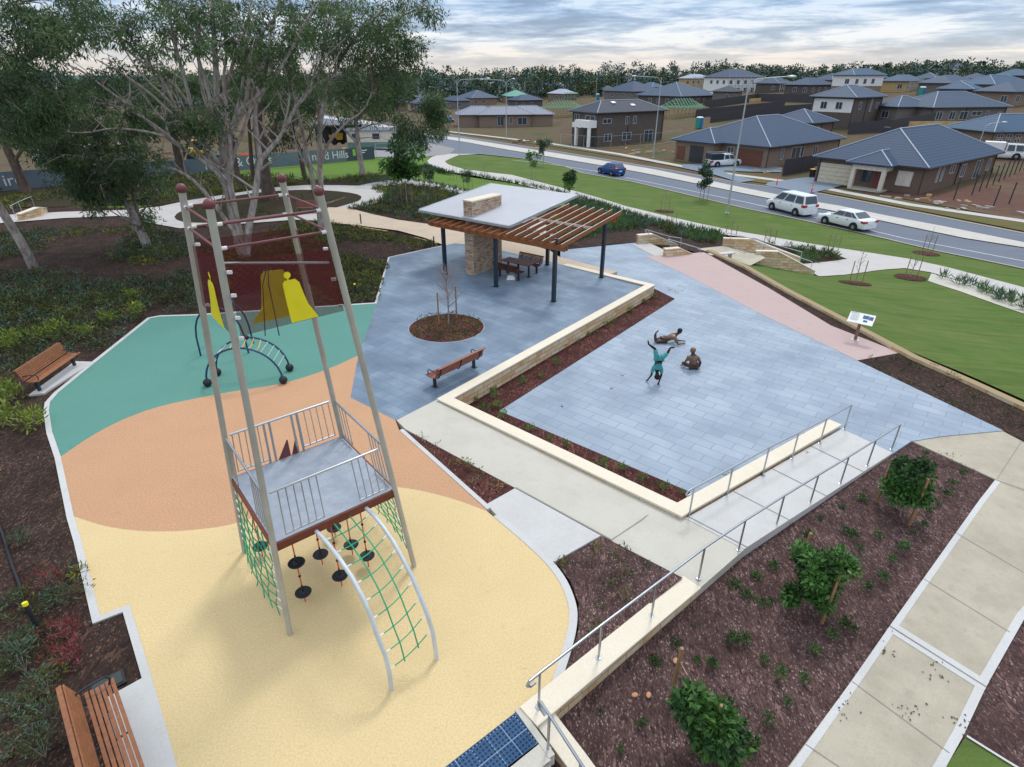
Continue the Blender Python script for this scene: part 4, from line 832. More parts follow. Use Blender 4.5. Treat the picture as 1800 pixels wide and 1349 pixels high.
# top bars, mesh screens
for a, b_ in (('FL', 'FR'), ('BL', 'BR'), ('FL', 'BL'), ('FR', 'BR')):
    for zz, dz in ((8.12, 0), (7.78, .0)):
        MB().tube([side(a, b_, .06, zz), side(a, b_, .94, zz + dz)], .02, 8).build('crossbar', M['maroon'], TW, smooth=True)
        MB().tube([side(a, b_, .02, zz), side(a, b_, .075, zz)], .028, 8).tube([side(a, b_, .925, zz + dz), side(a, b_, .98, zz + dz)], .028, 8).build('clamp', M['whitep'], TW, smooth=True)
def meshmat():
    m = MT('maroon_mesh'); v, z_, u_ = m.walluv(); b_ = hexc(96, 40, 44); m.col(b_)
    mp_ = m.n('ShaderNodeMapping'); mp_.inputs['Scale'].default_value = (1, 1, 1); m.l(v, mp_.inputs[0])
    sx = m.n('ShaderNodeSeparateXYZ'); m.l(v, sx.inputs[0])
    def ln(o): return m.ramp(m.math('FRACT', m.math('MULTIPLY', o, 42)), (.0, (1, 1, 1)), (.36, (1, 1, 1)), (.38, (0, 0, 0)))
    k = m.math('MAXIMUM', ln(m.math('ADD', sx.outputs['X'], sx.outputs['Y'])), ln(m.math('SUBTRACT', sx.outputs['X'], sx.outputs['Y'])))
    m.l(k, m.b.inputs['Alpha']); return m.fin(.8, spec=.1)
M['mesh'] = meshmat()
def quadthick(vs, t=.006):
    n = (vs[1] - vs[0]).cross(vs[2] - vs[0]).normalized() * t; b = MB(); k = len(vs)
    b.add([v for v in vs] + [v + n for v in vs], [tuple(reversed(range(k))), tuple(range(k, 2 * k))] + [(i, (i + 1) % k, k + (i + 1) % k, k + i) for i in range(k)]); return b
for a, b_ in (('FL', 'FR'), ('BL', 'BR'), ('FL', 'BL'), ('FR', 'BR')):
    sc_ = [side(a, b_, .05, 6.42), side(a, b_, .95, 6.42), side(a, b_, .95, 7.5), side(a, b_, .05, 7.55)]
    b = MB(); b.add(sc_, [(0, 1, 2, 3)]); pn = b.build('mesh_screen', M['mesh'], TW)
    n = (sc_[1] - sc_[0]).cross(sc_[2] - sc_[0]).normalized(); outw = n if n.dot((sc_[0] + sc_[1]) / 2 - cen * Vector((1, 1, 0)).length / max(1e-6, 1) if False else (sc_[0] + sc_[1]) / 2 - Vector((cen.x, cen.y, 6.5))) > 0 else -n
    if (a, b_) in (('FL', 'FR'), ('FL', 'BL')):
        s0 = .52 if b_ == 'FR' else .42
        prof = [(-.05, 6.44), (.19, 6.44), (.17, 6.52), (.125, 6.7), (.105, 6.9), (.09, 7.08), (.06, 7.14), (-.03, 7.14), (-.055, 7.1), (-.055, 6.8)] if b_ == 'FR' else [(-.2, 6.43), (.2, 6.43), (.18, 6.5), (.13, 6.7), (.11, 6.9), (.1, 7.05), (.06, 7.12), (-.06, 7.12), (-.1, 7.05), (-.11, 6.9), (-.13, 6.7), (-.18, 6.5)]
        pts = [side(a, b_, s0 + s, z) + outw * .02 for s, z in prof]; be = MB(); k = len(pts); be.add(pts + [p + outw * .006 for p in pts], [(i, (i + 1) % k, k + (i + 1) % k, k + i) for i in range(k)])
        c0 = side(a, b_, s0, 6.75); 
        for g0 in (0, k): be.add([c0 + outw * (.02 + (.006 if g0 else 0))] + [be.v[g0 + i] for i in range(k)], [(0, i + 1, (i + 1) % k + 1) for i in range(k)])
        ct = side(a, b_, s0, 7.22) + outw * .022; ux = (side(a, b_, 1, 7.2) - side(a, b_, 0, 7.2)).normalized()
        be.add([ct + ux * .055 * math.cos(t * PI / 6) + Vector((0, 0, .055 * math.sin(t * PI / 6))) for t in range(12)], [tuple(range(12))]); be.bar(ct, ct - Vector((0, 0, .13)), .02, .006, up=outw)
        be.build('bell_cutout', M['yellowp'], pn)
for k, zs in (('FL', (7.45, 7.1, 6.75, 6.42)), ('FR', (7.5, 6.98, 6.5)), ('BL', (7.5, 6.4))):
    for zz in zs: MB().box(leg(k, zz) - TO + (Vector((.12, -.02, 0)) if k != 'FR' else Vector((-.12, -.03, 0))), (.07, .04, .045)).build('clip', M['whitep'], TW)
bl, br = G(392, 463, 7.2) - TO, G(579, 462, 7.2) - TO
hb = MB().tube([bl, br], .022, 8).build('hanger_bar', M['steel'], TW, smooth=True); mb = lerp(bl, br, .42); bc = Vector((lerp(bl, br, .42).x, lerp(bl, br, .42).y, 0))
_ux = (side('FL', 'FR', 1, 7) - side('FL', 'FR', 0, 7)).normalized(); _cb = Vector((bc.x, bc.y, 0)) + _ux * .05
_pf = [(-.5, 6.24), (.36, 6.2), (.30, 6.35), (.25, 6.7), (.21, 6.98), (.15, 7.06), (-.13, 7.06), (-.19, 7.0), (-.23, 6.75), (-.30, 6.45), (-.38, 6.36), (-.47, 6.32)]
_be = MB(); _k = len(_pf); _n = Vector((_ux.y, -_ux.x, 0)); _p = [_cb + _ux * s + Vector((0, 0, z)) + _n * (.05 * math.sin(s * 9)) for s, z in _pf]; _be.add(_p + [q + _n * .012 for q in _p], [(i, (i + 1) % _k, _k + (i + 1) % _k, _k + i) for i in range(_k)])
for g0 in (0, _k): _be.add([_cb + Vector((0, 0, 6.65)) + _n * (.012 if g0 else 0)] + [_be.v[g0 + i] for i in range(_k)], [(0, i + 1, (i + 1) % _k + 1) for i in range(_k)])
_be.build('bell_panel', M['yellowp'], TW)
for s in (-1, 1): MB().tube([mb + Vector((0, 0, 0)), mb + Vector((s * .05, -.25, -.3)), mb + Vector((s * .12, -.4, -1.15))], .009, 6).build('bell_rope', M['darksteel'], TW)
# arched net ladder
fa, fb = G(688, 1212), G(768, 1158)
def PV(px_, py_, A, B):
    d = ray(px_, py_); n = Vector((-(B - A).y, (B - A).x, 0)); t = n.dot(A - Vector((0, 0, CAM_H))) / n.dot(d); return Vector((0, 0, CAM_H)) + d * t
ta, tb2 = G(554, 932, 2.2), G(640, 890, 2.2); LAd = empty('net_ladder', fa, 0)
la = [ta] + [PV(x, y, ta, fa) for x, y in ((577, 957), (597, 982.5), (618, 1014), (637, 1049), (652, 1084), (664, 1120), (677, 1152), (685, 1185))] + [fa]
lb_ = [tb2] + [PV(x, y, tb2, fb) for x, y in ((657, 906), (672.5, 925), (692, 953), (708, 982.5), (725, 1015), (739, 1049), (751, 1080), (761, 1112))] + [fb]
bpy.data.objects.remove(LAd)
for t in (la, lb_): MB().tube([p - TO for p in t], .042, 12).build('ladder_tube', M['legpale'], TW, smooth=True)
def along(t, s):
    k = s * (len(t) - 1); i = min(int(k), len(t) - 2); return lerp(t[i], t[i + 1], k - i)
nl = MB()
for i in range(9):
    s = .08 + i * .098; p, q2 = along(la, s), along(lb_, s); pts = []
    for j in range(9):
        u = j / 8; r_ = lerp(p, q2, u); r_.z -= .10 * math.sin(PI * u); pts.append(r_ - TO)
    nl.tube(pts[1:8], .012, 6); MB().tube(pts[0:2], .014, 6).build('rope_sleeve', M['whitep'], TW); MB().tube(pts[7:9], .014, 6).build('rope_sleeve', M['whitep'], TW)
for u in (.34, .66):
    pts = []
    for i in range(19):
        s = .0 + i / 18 * .88; r_ = lerp(along(la, s), along(lb_, s), u); r_.z -= .10 * math.sin(PI * u) * min(1, s * 8); pts.append(r_ - TO)
    nl.tube(pts, .014, 6)
nl.build('climbing_net', M['rope_g'], TW)
# hanging stepping discs
for bx, by, dz_ in ((537, 1058, (.28, 1.12)), (567, 992, (.3,)), (648, 996, (.32,)), (620, 975, (.3,)), (601, 1030, (.3,)), (590, 945, (.3,)), (462, 978, (.3,))):
    g0 = G(bx, by); g0 = g0 - TO; rp = MB().tube([g0, g0 + Vector((0, 0, DZ - .1))], .014, 6).build('rope', M['rope_r'], TW)
    for zb_ in (.75, 1.25, 1.75, 2.2): MB().ball(g0 + Vector((0, 0, zb_)), .032, n=8).build('rope_knob', M['blackr'], rp, smooth=True)
    for d_ in dz_: MB().lathe([(.02, -.03), (.1, -.025), (.165, -.01), (.175, .01), (.165, .022), (.14, .012), (.08, .014), (.05, .045), (.02, .05), (.018, .22), (.005, .23)], g0 + Vector((0, 0, d_)), 20).build('step_disc', M['blackr'], rp, smooth=True)
# side climbing nets
for a, b_, sg in (('FL', 'BL', -1), ('FR', 'BR', 1)):
    b = MB(); nrm = Vector(((leg(b_, 1) - leg(a, 1)).y, -(leg(b_, 1) - leg(a, 1)).x, 0)).normalized(); o0 = leg(a, 1) - Vector((cx, cy, 1)); nrm = nrm if nrm.dot(o0) > 0 else -nrm
    def nt_(s, z): return side(a, b_, s, z) + nrm * (.18 * math.sin(PI * s) * (1 - z / 2.6)) + Vector((0, 0, -.12 * math.sin(PI * s)))
    for i in range(1, 8):
        s = i / 8; b.tube([nt_(s + .03 * math.sin(j * 1.9 + i), 2.22 - j * (1.9 / 8)) for j in range(9)], .012, 5)
    for j in range(1, 8):
        z = 2.22 - j * (1.9 / 8); b.tube([nt_(i / 8, z + .05 * math.sin(i * 2.1 + j)) for i in range(1, 8)], .011, 5); 
    b.build('climbing_net', M['rope_g'], TW)
    for j in range(1, 8):
        z = 2.22 - j * (1.9 / 8)
        for s_ in ((0.03, .125), (.875, .97)): MB().tube([side(a, b_, s_[0], z), nt_(s_[1], z)], .014, 5).build('rope_sleeve', M['whitep'], TW)
# ================================================================= ARCH CLIMBER
F1, F2, F3, F4 = G(366, 679), G(499, 674), G(383, 660), G(510, 652)
CO = (F1 + F2 + F3 + F4) / 4
AC = empty('arch_climber', CO, 0, 'navy blue arched ladder climber with black ball feet on green rubber', 'climbing frame')
def arch(p, q_, h, n=16): return [lerp(p, q_, .5 - .5 * math.cos(PI * i / n)) + Vector((0, 0, .16 + h * math.sin(PI * i / n))) - CO for i in range(n + 1)]
a1, a2 = arch(F1, F2, 1.3), arch(F3, F4, 1.3)
for t in (a1, a2): MB().tube(t, .035, 10).build('arch_tube', M['navy'], AC, smooth=True)
for k in (2, 3, 4, 5, 11, 12, 13, 14): MB().tube([a1[k], a2[k]], .018, 8).build('rung', M['galv'], AC, smooth=True)
for k in (6, 7, 8, 9, 10): MB().tube([lerp(a1[k], a2[k], u / 6) - Vector((0, 0, .16 * math.sin(PI * u / 6))) for u in range(7)], .018, 6).build('rope_rung', plain('yellow_rope', hexc(206, 168, 96), .8) if k == 6 else bpy.data.materials['yellow_rope'], AC, smooth=True)
for p in (F1, F2, F3, F4): MB().ball(p - CO + Vector((0, 0, .14)), .15, n=16).lathe([(.06, -.02), (.06, .02)], p - CO, 10).build('foot_ball', M['blackr'], AC, smooth=True)
for k in (8,): MB().ball(a1[k], .1, n=12).build('grip_ball', M['blackr'], AC, smooth=True); MB().ball(a2[k], .1, n=12).build('grip_ball', M['blackr'], AC, smooth=True)
G1, G2 = G(353, 626), G(437, 621)
AC2 = empty('arch_climber', (G1 + G2) / 2, 0, 'plain navy hoop frame standing behind the ladder climber', 'climbing frame'); C2_ = (G1 + G2) / 2
MB().tube([lerp(G1, G2, .5 - .5 * math.cos(PI * i / 14)) + Vector((0, 0, 2.0 * math.sin(PI * i / 14) ** .6)) - C2_ for i in range(15)], .035, 10).build('arch_tube', M['navy'], AC2, smooth=True)
d_ = Vector((-.2, 1.0, 0)); MB().tube([lerp(G1, G2, .5 - .5 * math.cos(PI * i / 14)) + d_ + Vector((0, 0, 2.0 * math.sin(PI * i / 14) ** .6)) - C2_ for i in range(15)], .035, 10).build('arch_tube', M['navy'], AC2, smooth=True)
# ================================================================= SIGN
sg = empty('interpretive_sign', G(1503, 598, LO), math.radians(-38), 'tilted white information panel on a brown steel post beside pink walk', 'sign')
MB().box((0, 0, .5), (.12, .06, 1.0)).build('post', plain('bronze_steel', hexc(128, 100, 88), .5, .3), sg); MB().box((0, 0, .01), (.34, .24, .02)).build('base', M['kerb'], sg)
Rm = Matrix.Rotation(math.radians(32), 3, 'X'); pn = MB().box((0, 0, 1.02), (1.0, .6, .035), M=Rm).build('panel', M['whitep'], sg, bevel=.004)
def onp(x, y, w, h, mat, nm='picture', t=.003): MB().box(Rm @ Vector((x, y, .0175 + t / 2 + .001)) + Vector((0, 0, 1.02)), (w, h, t), M=Rm).build(nm, mat, pn)
bl_ = plain('print_blue', hexc(48, 84, 130), .5, sc=9, var=.5); gy = plain('print_grey', hexc(120, 130, 140), .6)
onp(.16, .1, .24, .2, bl_); onp(.37, .08, .16, .2, bl_); onp(.18, -.12, .16, .12, bl_)
for i in range(9): onp(-.27, .2 - i * .045, .36 - .05 * (i % 3), .012, gy, 'text_line')
onp(-.3, .26, .3, .03, gy, 'text_line')
# ================================================================= HOUSES
TH = math.atan2(.61, .79)
def hip(b, x0, y0, x1, y1, z, pitch=.42, ov=.6, th=.16, caps=None):
    x0 -= ov; y0 -= ov; x1 += ov; y1 += ov; w, d = x1 - x0, y1 - y0; h = min(w, d) / 2 * pitch
    if w >= d: r = [(x0 + d / 2, (y0 + y1) / 2), (x1 - d / 2, (y0 + y1) / 2)]
    else: r = [((x0 + x1) / 2, y0 + w / 2), ((x0 + x1) / 2, y1 - w / 2)]
    e = [(x0, y0), (x1, y0), (x1, y1), (x0, y1)]
    vs = [(p[0], p[1], z) for p in e] + [(p[0], p[1], z + th) for p in e] + [(p[0], p[1], z + th + h) for p in r]
    fs = [(3, 2, 1, 0), (0, 1, 5, 4), (1, 2, 6, 5), (2, 3, 7, 6), (3, 0, 4, 7)]
    if w >= d: fs += [(4, 5, 9, 8), (5, 6, 9), (6, 7, 8, 9), (7, 4, 8)]
    else: fs += [(4, 5, 8), (5, 6, 9, 8), (6, 7, 9), (7, 4, 8, 9)]
    b.add(vs, fs)
    if caps is not None:
        q = [Vector(v) for v in vs]
        link = [(4, 8), (5, 9), (6, 9), (7, 8), (8, 9)] if w >= d else [(4, 8), (5, 8), (6, 9), (7, 9), (8, 9)]
        for i, j in link:
            if (q[i] - q[j]).length > .1: caps.tube([q[i] + Vector((0, 0, .03)), q[j] + Vector((0, 0, .03))], .09, 5)
    return z + th + h
def window(par, face, u, z, w, h, U_, glass='winglass', frame='winframe', cur=False):
    """face 'a': plane x=U_ (facing -x) at y=u;  face 'b': plane y=U_ (facing -y) at x=u"""
    def P_(s, zz, o): return Vector((U_ - o, s, zz)) if face == 'a' else Vector((s, U_ - o, zz))
    f = MB(); t = .07
    for s0, s1, z0, z1 in ((u - w / 2, u + w / 2, z, z + t), (u - w / 2, u + w / 2, z + h - t, z + h), (u - w / 2, u - w / 2 + t, z + t, z + h - t), (u + w / 2 - t, u + w / 2, z + t, z + h - t), (u - t / 2, u + t / 2, z + t, z + h - t)):
        c = P_((s0 + s1) / 2, (z0 + z1) / 2, .03); f.box(c, (.08, s1 - s0, z1 - z0) if face == 'a' else (s1 - s0, .08, z1 - z0))
    o = f.build('window', M[frame], par)
    c = P_(u, z + h / 2, .015); MB().box(c, (.04, w - .02, h - .02) if face == 'a' else (w - .02, .04, h - .02)).build('pane', M['render' if cur else glass], o)
def house(pxy, W_, D_, st, wall, roof, label, cat='house', rz=None, wings=(), fa=(), fb=(), garage=None, porch=None, eave=3.0, pitch=.42, caps=True, upper=None, base=None, group='houses across the road', top2=None):
    K = base if base is not None else GT(*pxy); K = Vector(K); rz = TH if rz is None else rz
    rot = Matrix.Rotation(rz, 3, 'Z')
    zb = min(T(*(K + rot @ Vector(q)).xy) for q in ((0, 0, 0), (D_, 0, 0), (0, W_, 0), (D_, W_, 0))) - K.z - .3
    h = empty('brick_house' if st == 1 else 'two_storey_house', K, rz, label, cat, group)
    H_ = eave * st
    rects = [(0, 0, D_, W_, H_)] + list(wings); b = MB()
    for x0, y0, x1, y1, hh in rects: b.box(((x0 + x1) / 2, (y0 + y1) / 2, (hh + zb) / 2), (x1 - x0, y1 - y0, hh - zb))
    b.build('wall', M[wall], h)
    if upper: MB().box((D_ * .5, W_ * .5, eave * 1.5 + .05), (D_ + .02, W_ + .02, eave - .1)).build('upper_wall', M[upper], h)
    cp = MB() if caps else None; rb = MB()
    hip(rb, 0, 0, D_, W_, H_, pitch, caps=cp)
    for i, (x0, y0, x1, y1, hh) in enumerate(wings): hip(rb, x0, y0, x1, y1, hh - .005 * (i + 1), pitch, caps=cp)
    ro = rb.build('roof', M[roof], h)
    if caps: cp.build('ridge_cap', M['ridge'], ro)
    for a in fa: window(h, 'a', a[0], a[1], a[2], a[3], a[4] if len(a) > 4 else 0, cur=len(a) > 5)
    for a in fb: window(h, 'b', a[0], a[1], a[2], a[3], a[4] if len(a) > 4 else 0)
    if group == 'houses across the road':
        gb = MB(); e = .62
        for p_, q_ in (((-e, -e), (D_ + e, -e)), ((-e, -e), (-e, W_ + e))): gb.bar((*p_, H_ + .06), (*q_, H_ + .06), .14, .13)
        gb.build('gutter', M['trimdk'], h)
        for x_, y_ in ((.0, -.06), (D_ * .45, -.06), (D_ - .3, -.06), (-.06, W_ - .3)): MB().box((x_, y_, H_ / 2), (.1, .1, H_)).build('downpipe', M['trimdk'], h)
    if garage:
        y, w, x, mt = garage; g = MB()
        for k in range(5): g.box((x - .03, y, .24 + k * .5), (.06, w, .47))
        g.build('garage_door', M[mt], h)
    if porch:
        x0, y0, x1, y1, mt = porch
        pb_ = MB().box(((x0 + x1) / 2, (y0 + y1) / 2, eave - .35), (x1 - x0, y1 - y0, .5)); pb_.build('porch_beam', M[mt], h)
        for yy in (y0 + .22, y1 - .22): MB().box((x0 + .22, yy, (eave - .6) / 2), (.44, .44, eave - .6)).build('pillar', M[mt], h)
        MB().box((x1 + .02 - .07, (y0 + y1) / 2 - .6, 1.1), (.05, 1.0, 2.2)).build('door', M['maroon'], h)
        MB().box((x1 + .02 - .07, (y0 + y1) / 2 + .9, 1.5), (.05, 1.1, 1.4)).build('window', M['winglass'], h)
        MB().box(((x0 + x1) / 2, (y0 + y1) / 2, .04), (x1 - x0, y1 - y0, .16)).build('porch_floor', M['conc'], h)
    return h
# near row
house((1612, 343), 12.8, 25, 1, 'brick_red', 'roof_blue', 'brown brick house with blue-grey tiled hip roof, cream garage door and fenced side', fa=((1.9, .8, 1.7, 1.7, 0, 1),), fb=((4.6, 1.0, .6, 1.8), (6.0, 1.0, .6, 1.8), (9, 1.7, 1.6, 1.0), (13, .9, 1.5, 1.6), (18.5, .2, 2.2, 2.4), (22.5, .9, 1.2, 1.6)), garage=(10.2, 4.3, 0, 'garage_tan'), porch=(-2.0, 3.4, -.0, 7.4, 'render'), wings=((-2.1, 3.2, 8, 7.6, 3.0),) and (), pitch=.5)
_h4 = bpy.data.objects.get('brick_house')
rb = MB(); cpp = MB(); hip(rb, -1.9, 3.3, 7.0, 7.5, 3.004, .5, caps=cpp); _r = rb.build('roof', M['roof_blue'], _h4); cpp.build('ridge_cap', M['ridge'], _r)
MB().box((7, 8.2, 6.3), (.7, .7, .8)).build('chimney', M['trimdk'], _h4)
house((1345, 297), 15.5, 22, 1, 'brick_tan', 'roof_blue', 'long tan brick house with blue sheet roof, red timber garage door and a ute outside', fa=((6.4, .6, 1.2, 2.0),), fb=((4, 1.0, .8, 1.6), (8, .4, 2.6, 2.2), (9.9, 1.0, .8, 1.6), (14, 1.0, 1.4, 1.4)), garage=(2.9, 4.2, 0, 'garage_wood'), wings=((-2.2, 8.2, 9, 15.5, 2.995),))
_h3 = bpy.data.objects['brick_house.001']; MB().box((-2.23, 11.2, 1.25), (.08, 2.6, 2.5)).build('carport_opening_shade', M['trimdk'], _h3); MB().box((-2.23, 14.3, 1.2), (.08, 1.6, 2.0)).build('door', M['garage_wood'], _h3)  # dark panel on the wall paints the shade inside the carport opening
house((1047, 258), 8, 18, 2, 'brick_dark', 'roof_dark', 'two-storey dark brick house with white rendered balcony front and skylights in roof', fa=((6.6, 3.7, 1.6, 1.9), (2.2, 3.9, 3.0, 1.6)), fb=((2.5, 4.1, 2.2, .9), (7.8, 3.8, .9, 1.5), (9.8, 3.8, .9, 1.5), (3, .8, 2, 1.4), (8, .8, 2.4, 1.5), (14, .2, 2.4, 2.3)), rz=math.atan2(.53, .85))
_h2 = bpy.data.objects['two_storey_house']; b = MB().box((-1.0, 2.3, 4.1), (2.0, 4.6, 1.3)); b.build('balcony', M['whiter'], _h2)
for yy in (.25, 4.3): MB().box((-1.7, yy, 1.7), (.5, .5, 3.5)).build('pillar', M['whiter'], _h2)
MB().box((-.06, 6.4, 3.6), (.12, 2.9, 1.0)).build('balcony', M['whiter'], _h2); MB().box((-.05, 2.3, 1.3), (.1, 3.4, 2.4)).build('garage_opening_shade', M['trimdk'], _h2)  # garage opening is a flat dark panel, its inner shade given as colour
for x_, y_, z_ in ((6.2, 3.2, 7.75), (10.6, 2.2, 7.25)): MB().box((x_, y_ - .4, z_), (1.0, .7, .12), M=Matrix.Rotation(.4, 3, 'X')).build('skylight', M['whitep'], _h2)
house((842, 224), 8, 15, 1, 'brick_tan', 'roof_grey', 'tan brick house with pale grey metal roof standing alone on the bare lot', base=None, rz=math.radians(8), fb=((6, .3, 1.6, 2.4), (9, .8, .9, 1.7), (12.2, .5, 2.6, 1.9)), wings=((-5.5, 1.4, 6, 9.5, 3.0), (8, -.0 + .6, 21, 9, 3.0)), fa=((4, .9, 1.4, 1.5, -5.5), (7.5, .9, 1.4, 1.5, -5.5)))
house((1490, 228), 9, 13, 2, 'brick_dark', 'roof_slate', 'two-storey grey brick house with white upper front behind the near blue roofs', fa=((3, 3.8, 1.4, 1.4), (6.3, 3.8, 1.4, 1.4)), fb=((3, 3.8, 1.2, 1.4), (8, 3.2, .6, 2.6), (11, 3.8, 1.3, 1.1)), upper=None)
_h5 = bpy.data.objects['two_storey_house.001']; MB().box((.04, 4.5, 4.5), (.1, 8.6, 2.6)).build('upper_wall', M['whiter'], _h5)
house((1420, 247), 9, 9, 1, 'brick_red', 'roof_blue', 'small brown brick wing house with blue roof tucked behind the long blue roof', fb=((3, 1, 1.3, 1.3),))
house((1632, 218), 12, 19, 1, 'brick_grey', 'roof_slate', 'long grey brick house with slate hip roof above the ochre retaining wall', rz=math.radians(12), fb=((2, .7, 1.5, 1.6), (5.3, .7, 1.5, 1.6), (8.2, .7, 2.0, 1.6), (11.4, 1.5, 2.6, .8), (14.2, .2, .8, 2.2), (17.4, 1.2, 1, .9)), wings=((-5, 4, 4, 12, 3.0),), fa=((7, .8, 2, 1.4, -5),))
house((1735, 268), 10, 15, 1, 'brick_tan', 'roof_teal', 'tan house with blue roof and a grid of small dark windows at right edge', rz=math.radians(8), fb=tuple((1.4 + 1.7 * i, .7 + .75 * j, 1.1, .55) for i in range(3) for j in range(3)) + ((8.5, .1, 2.4, 2.6), (12.5, .4, 3, 2.2)))
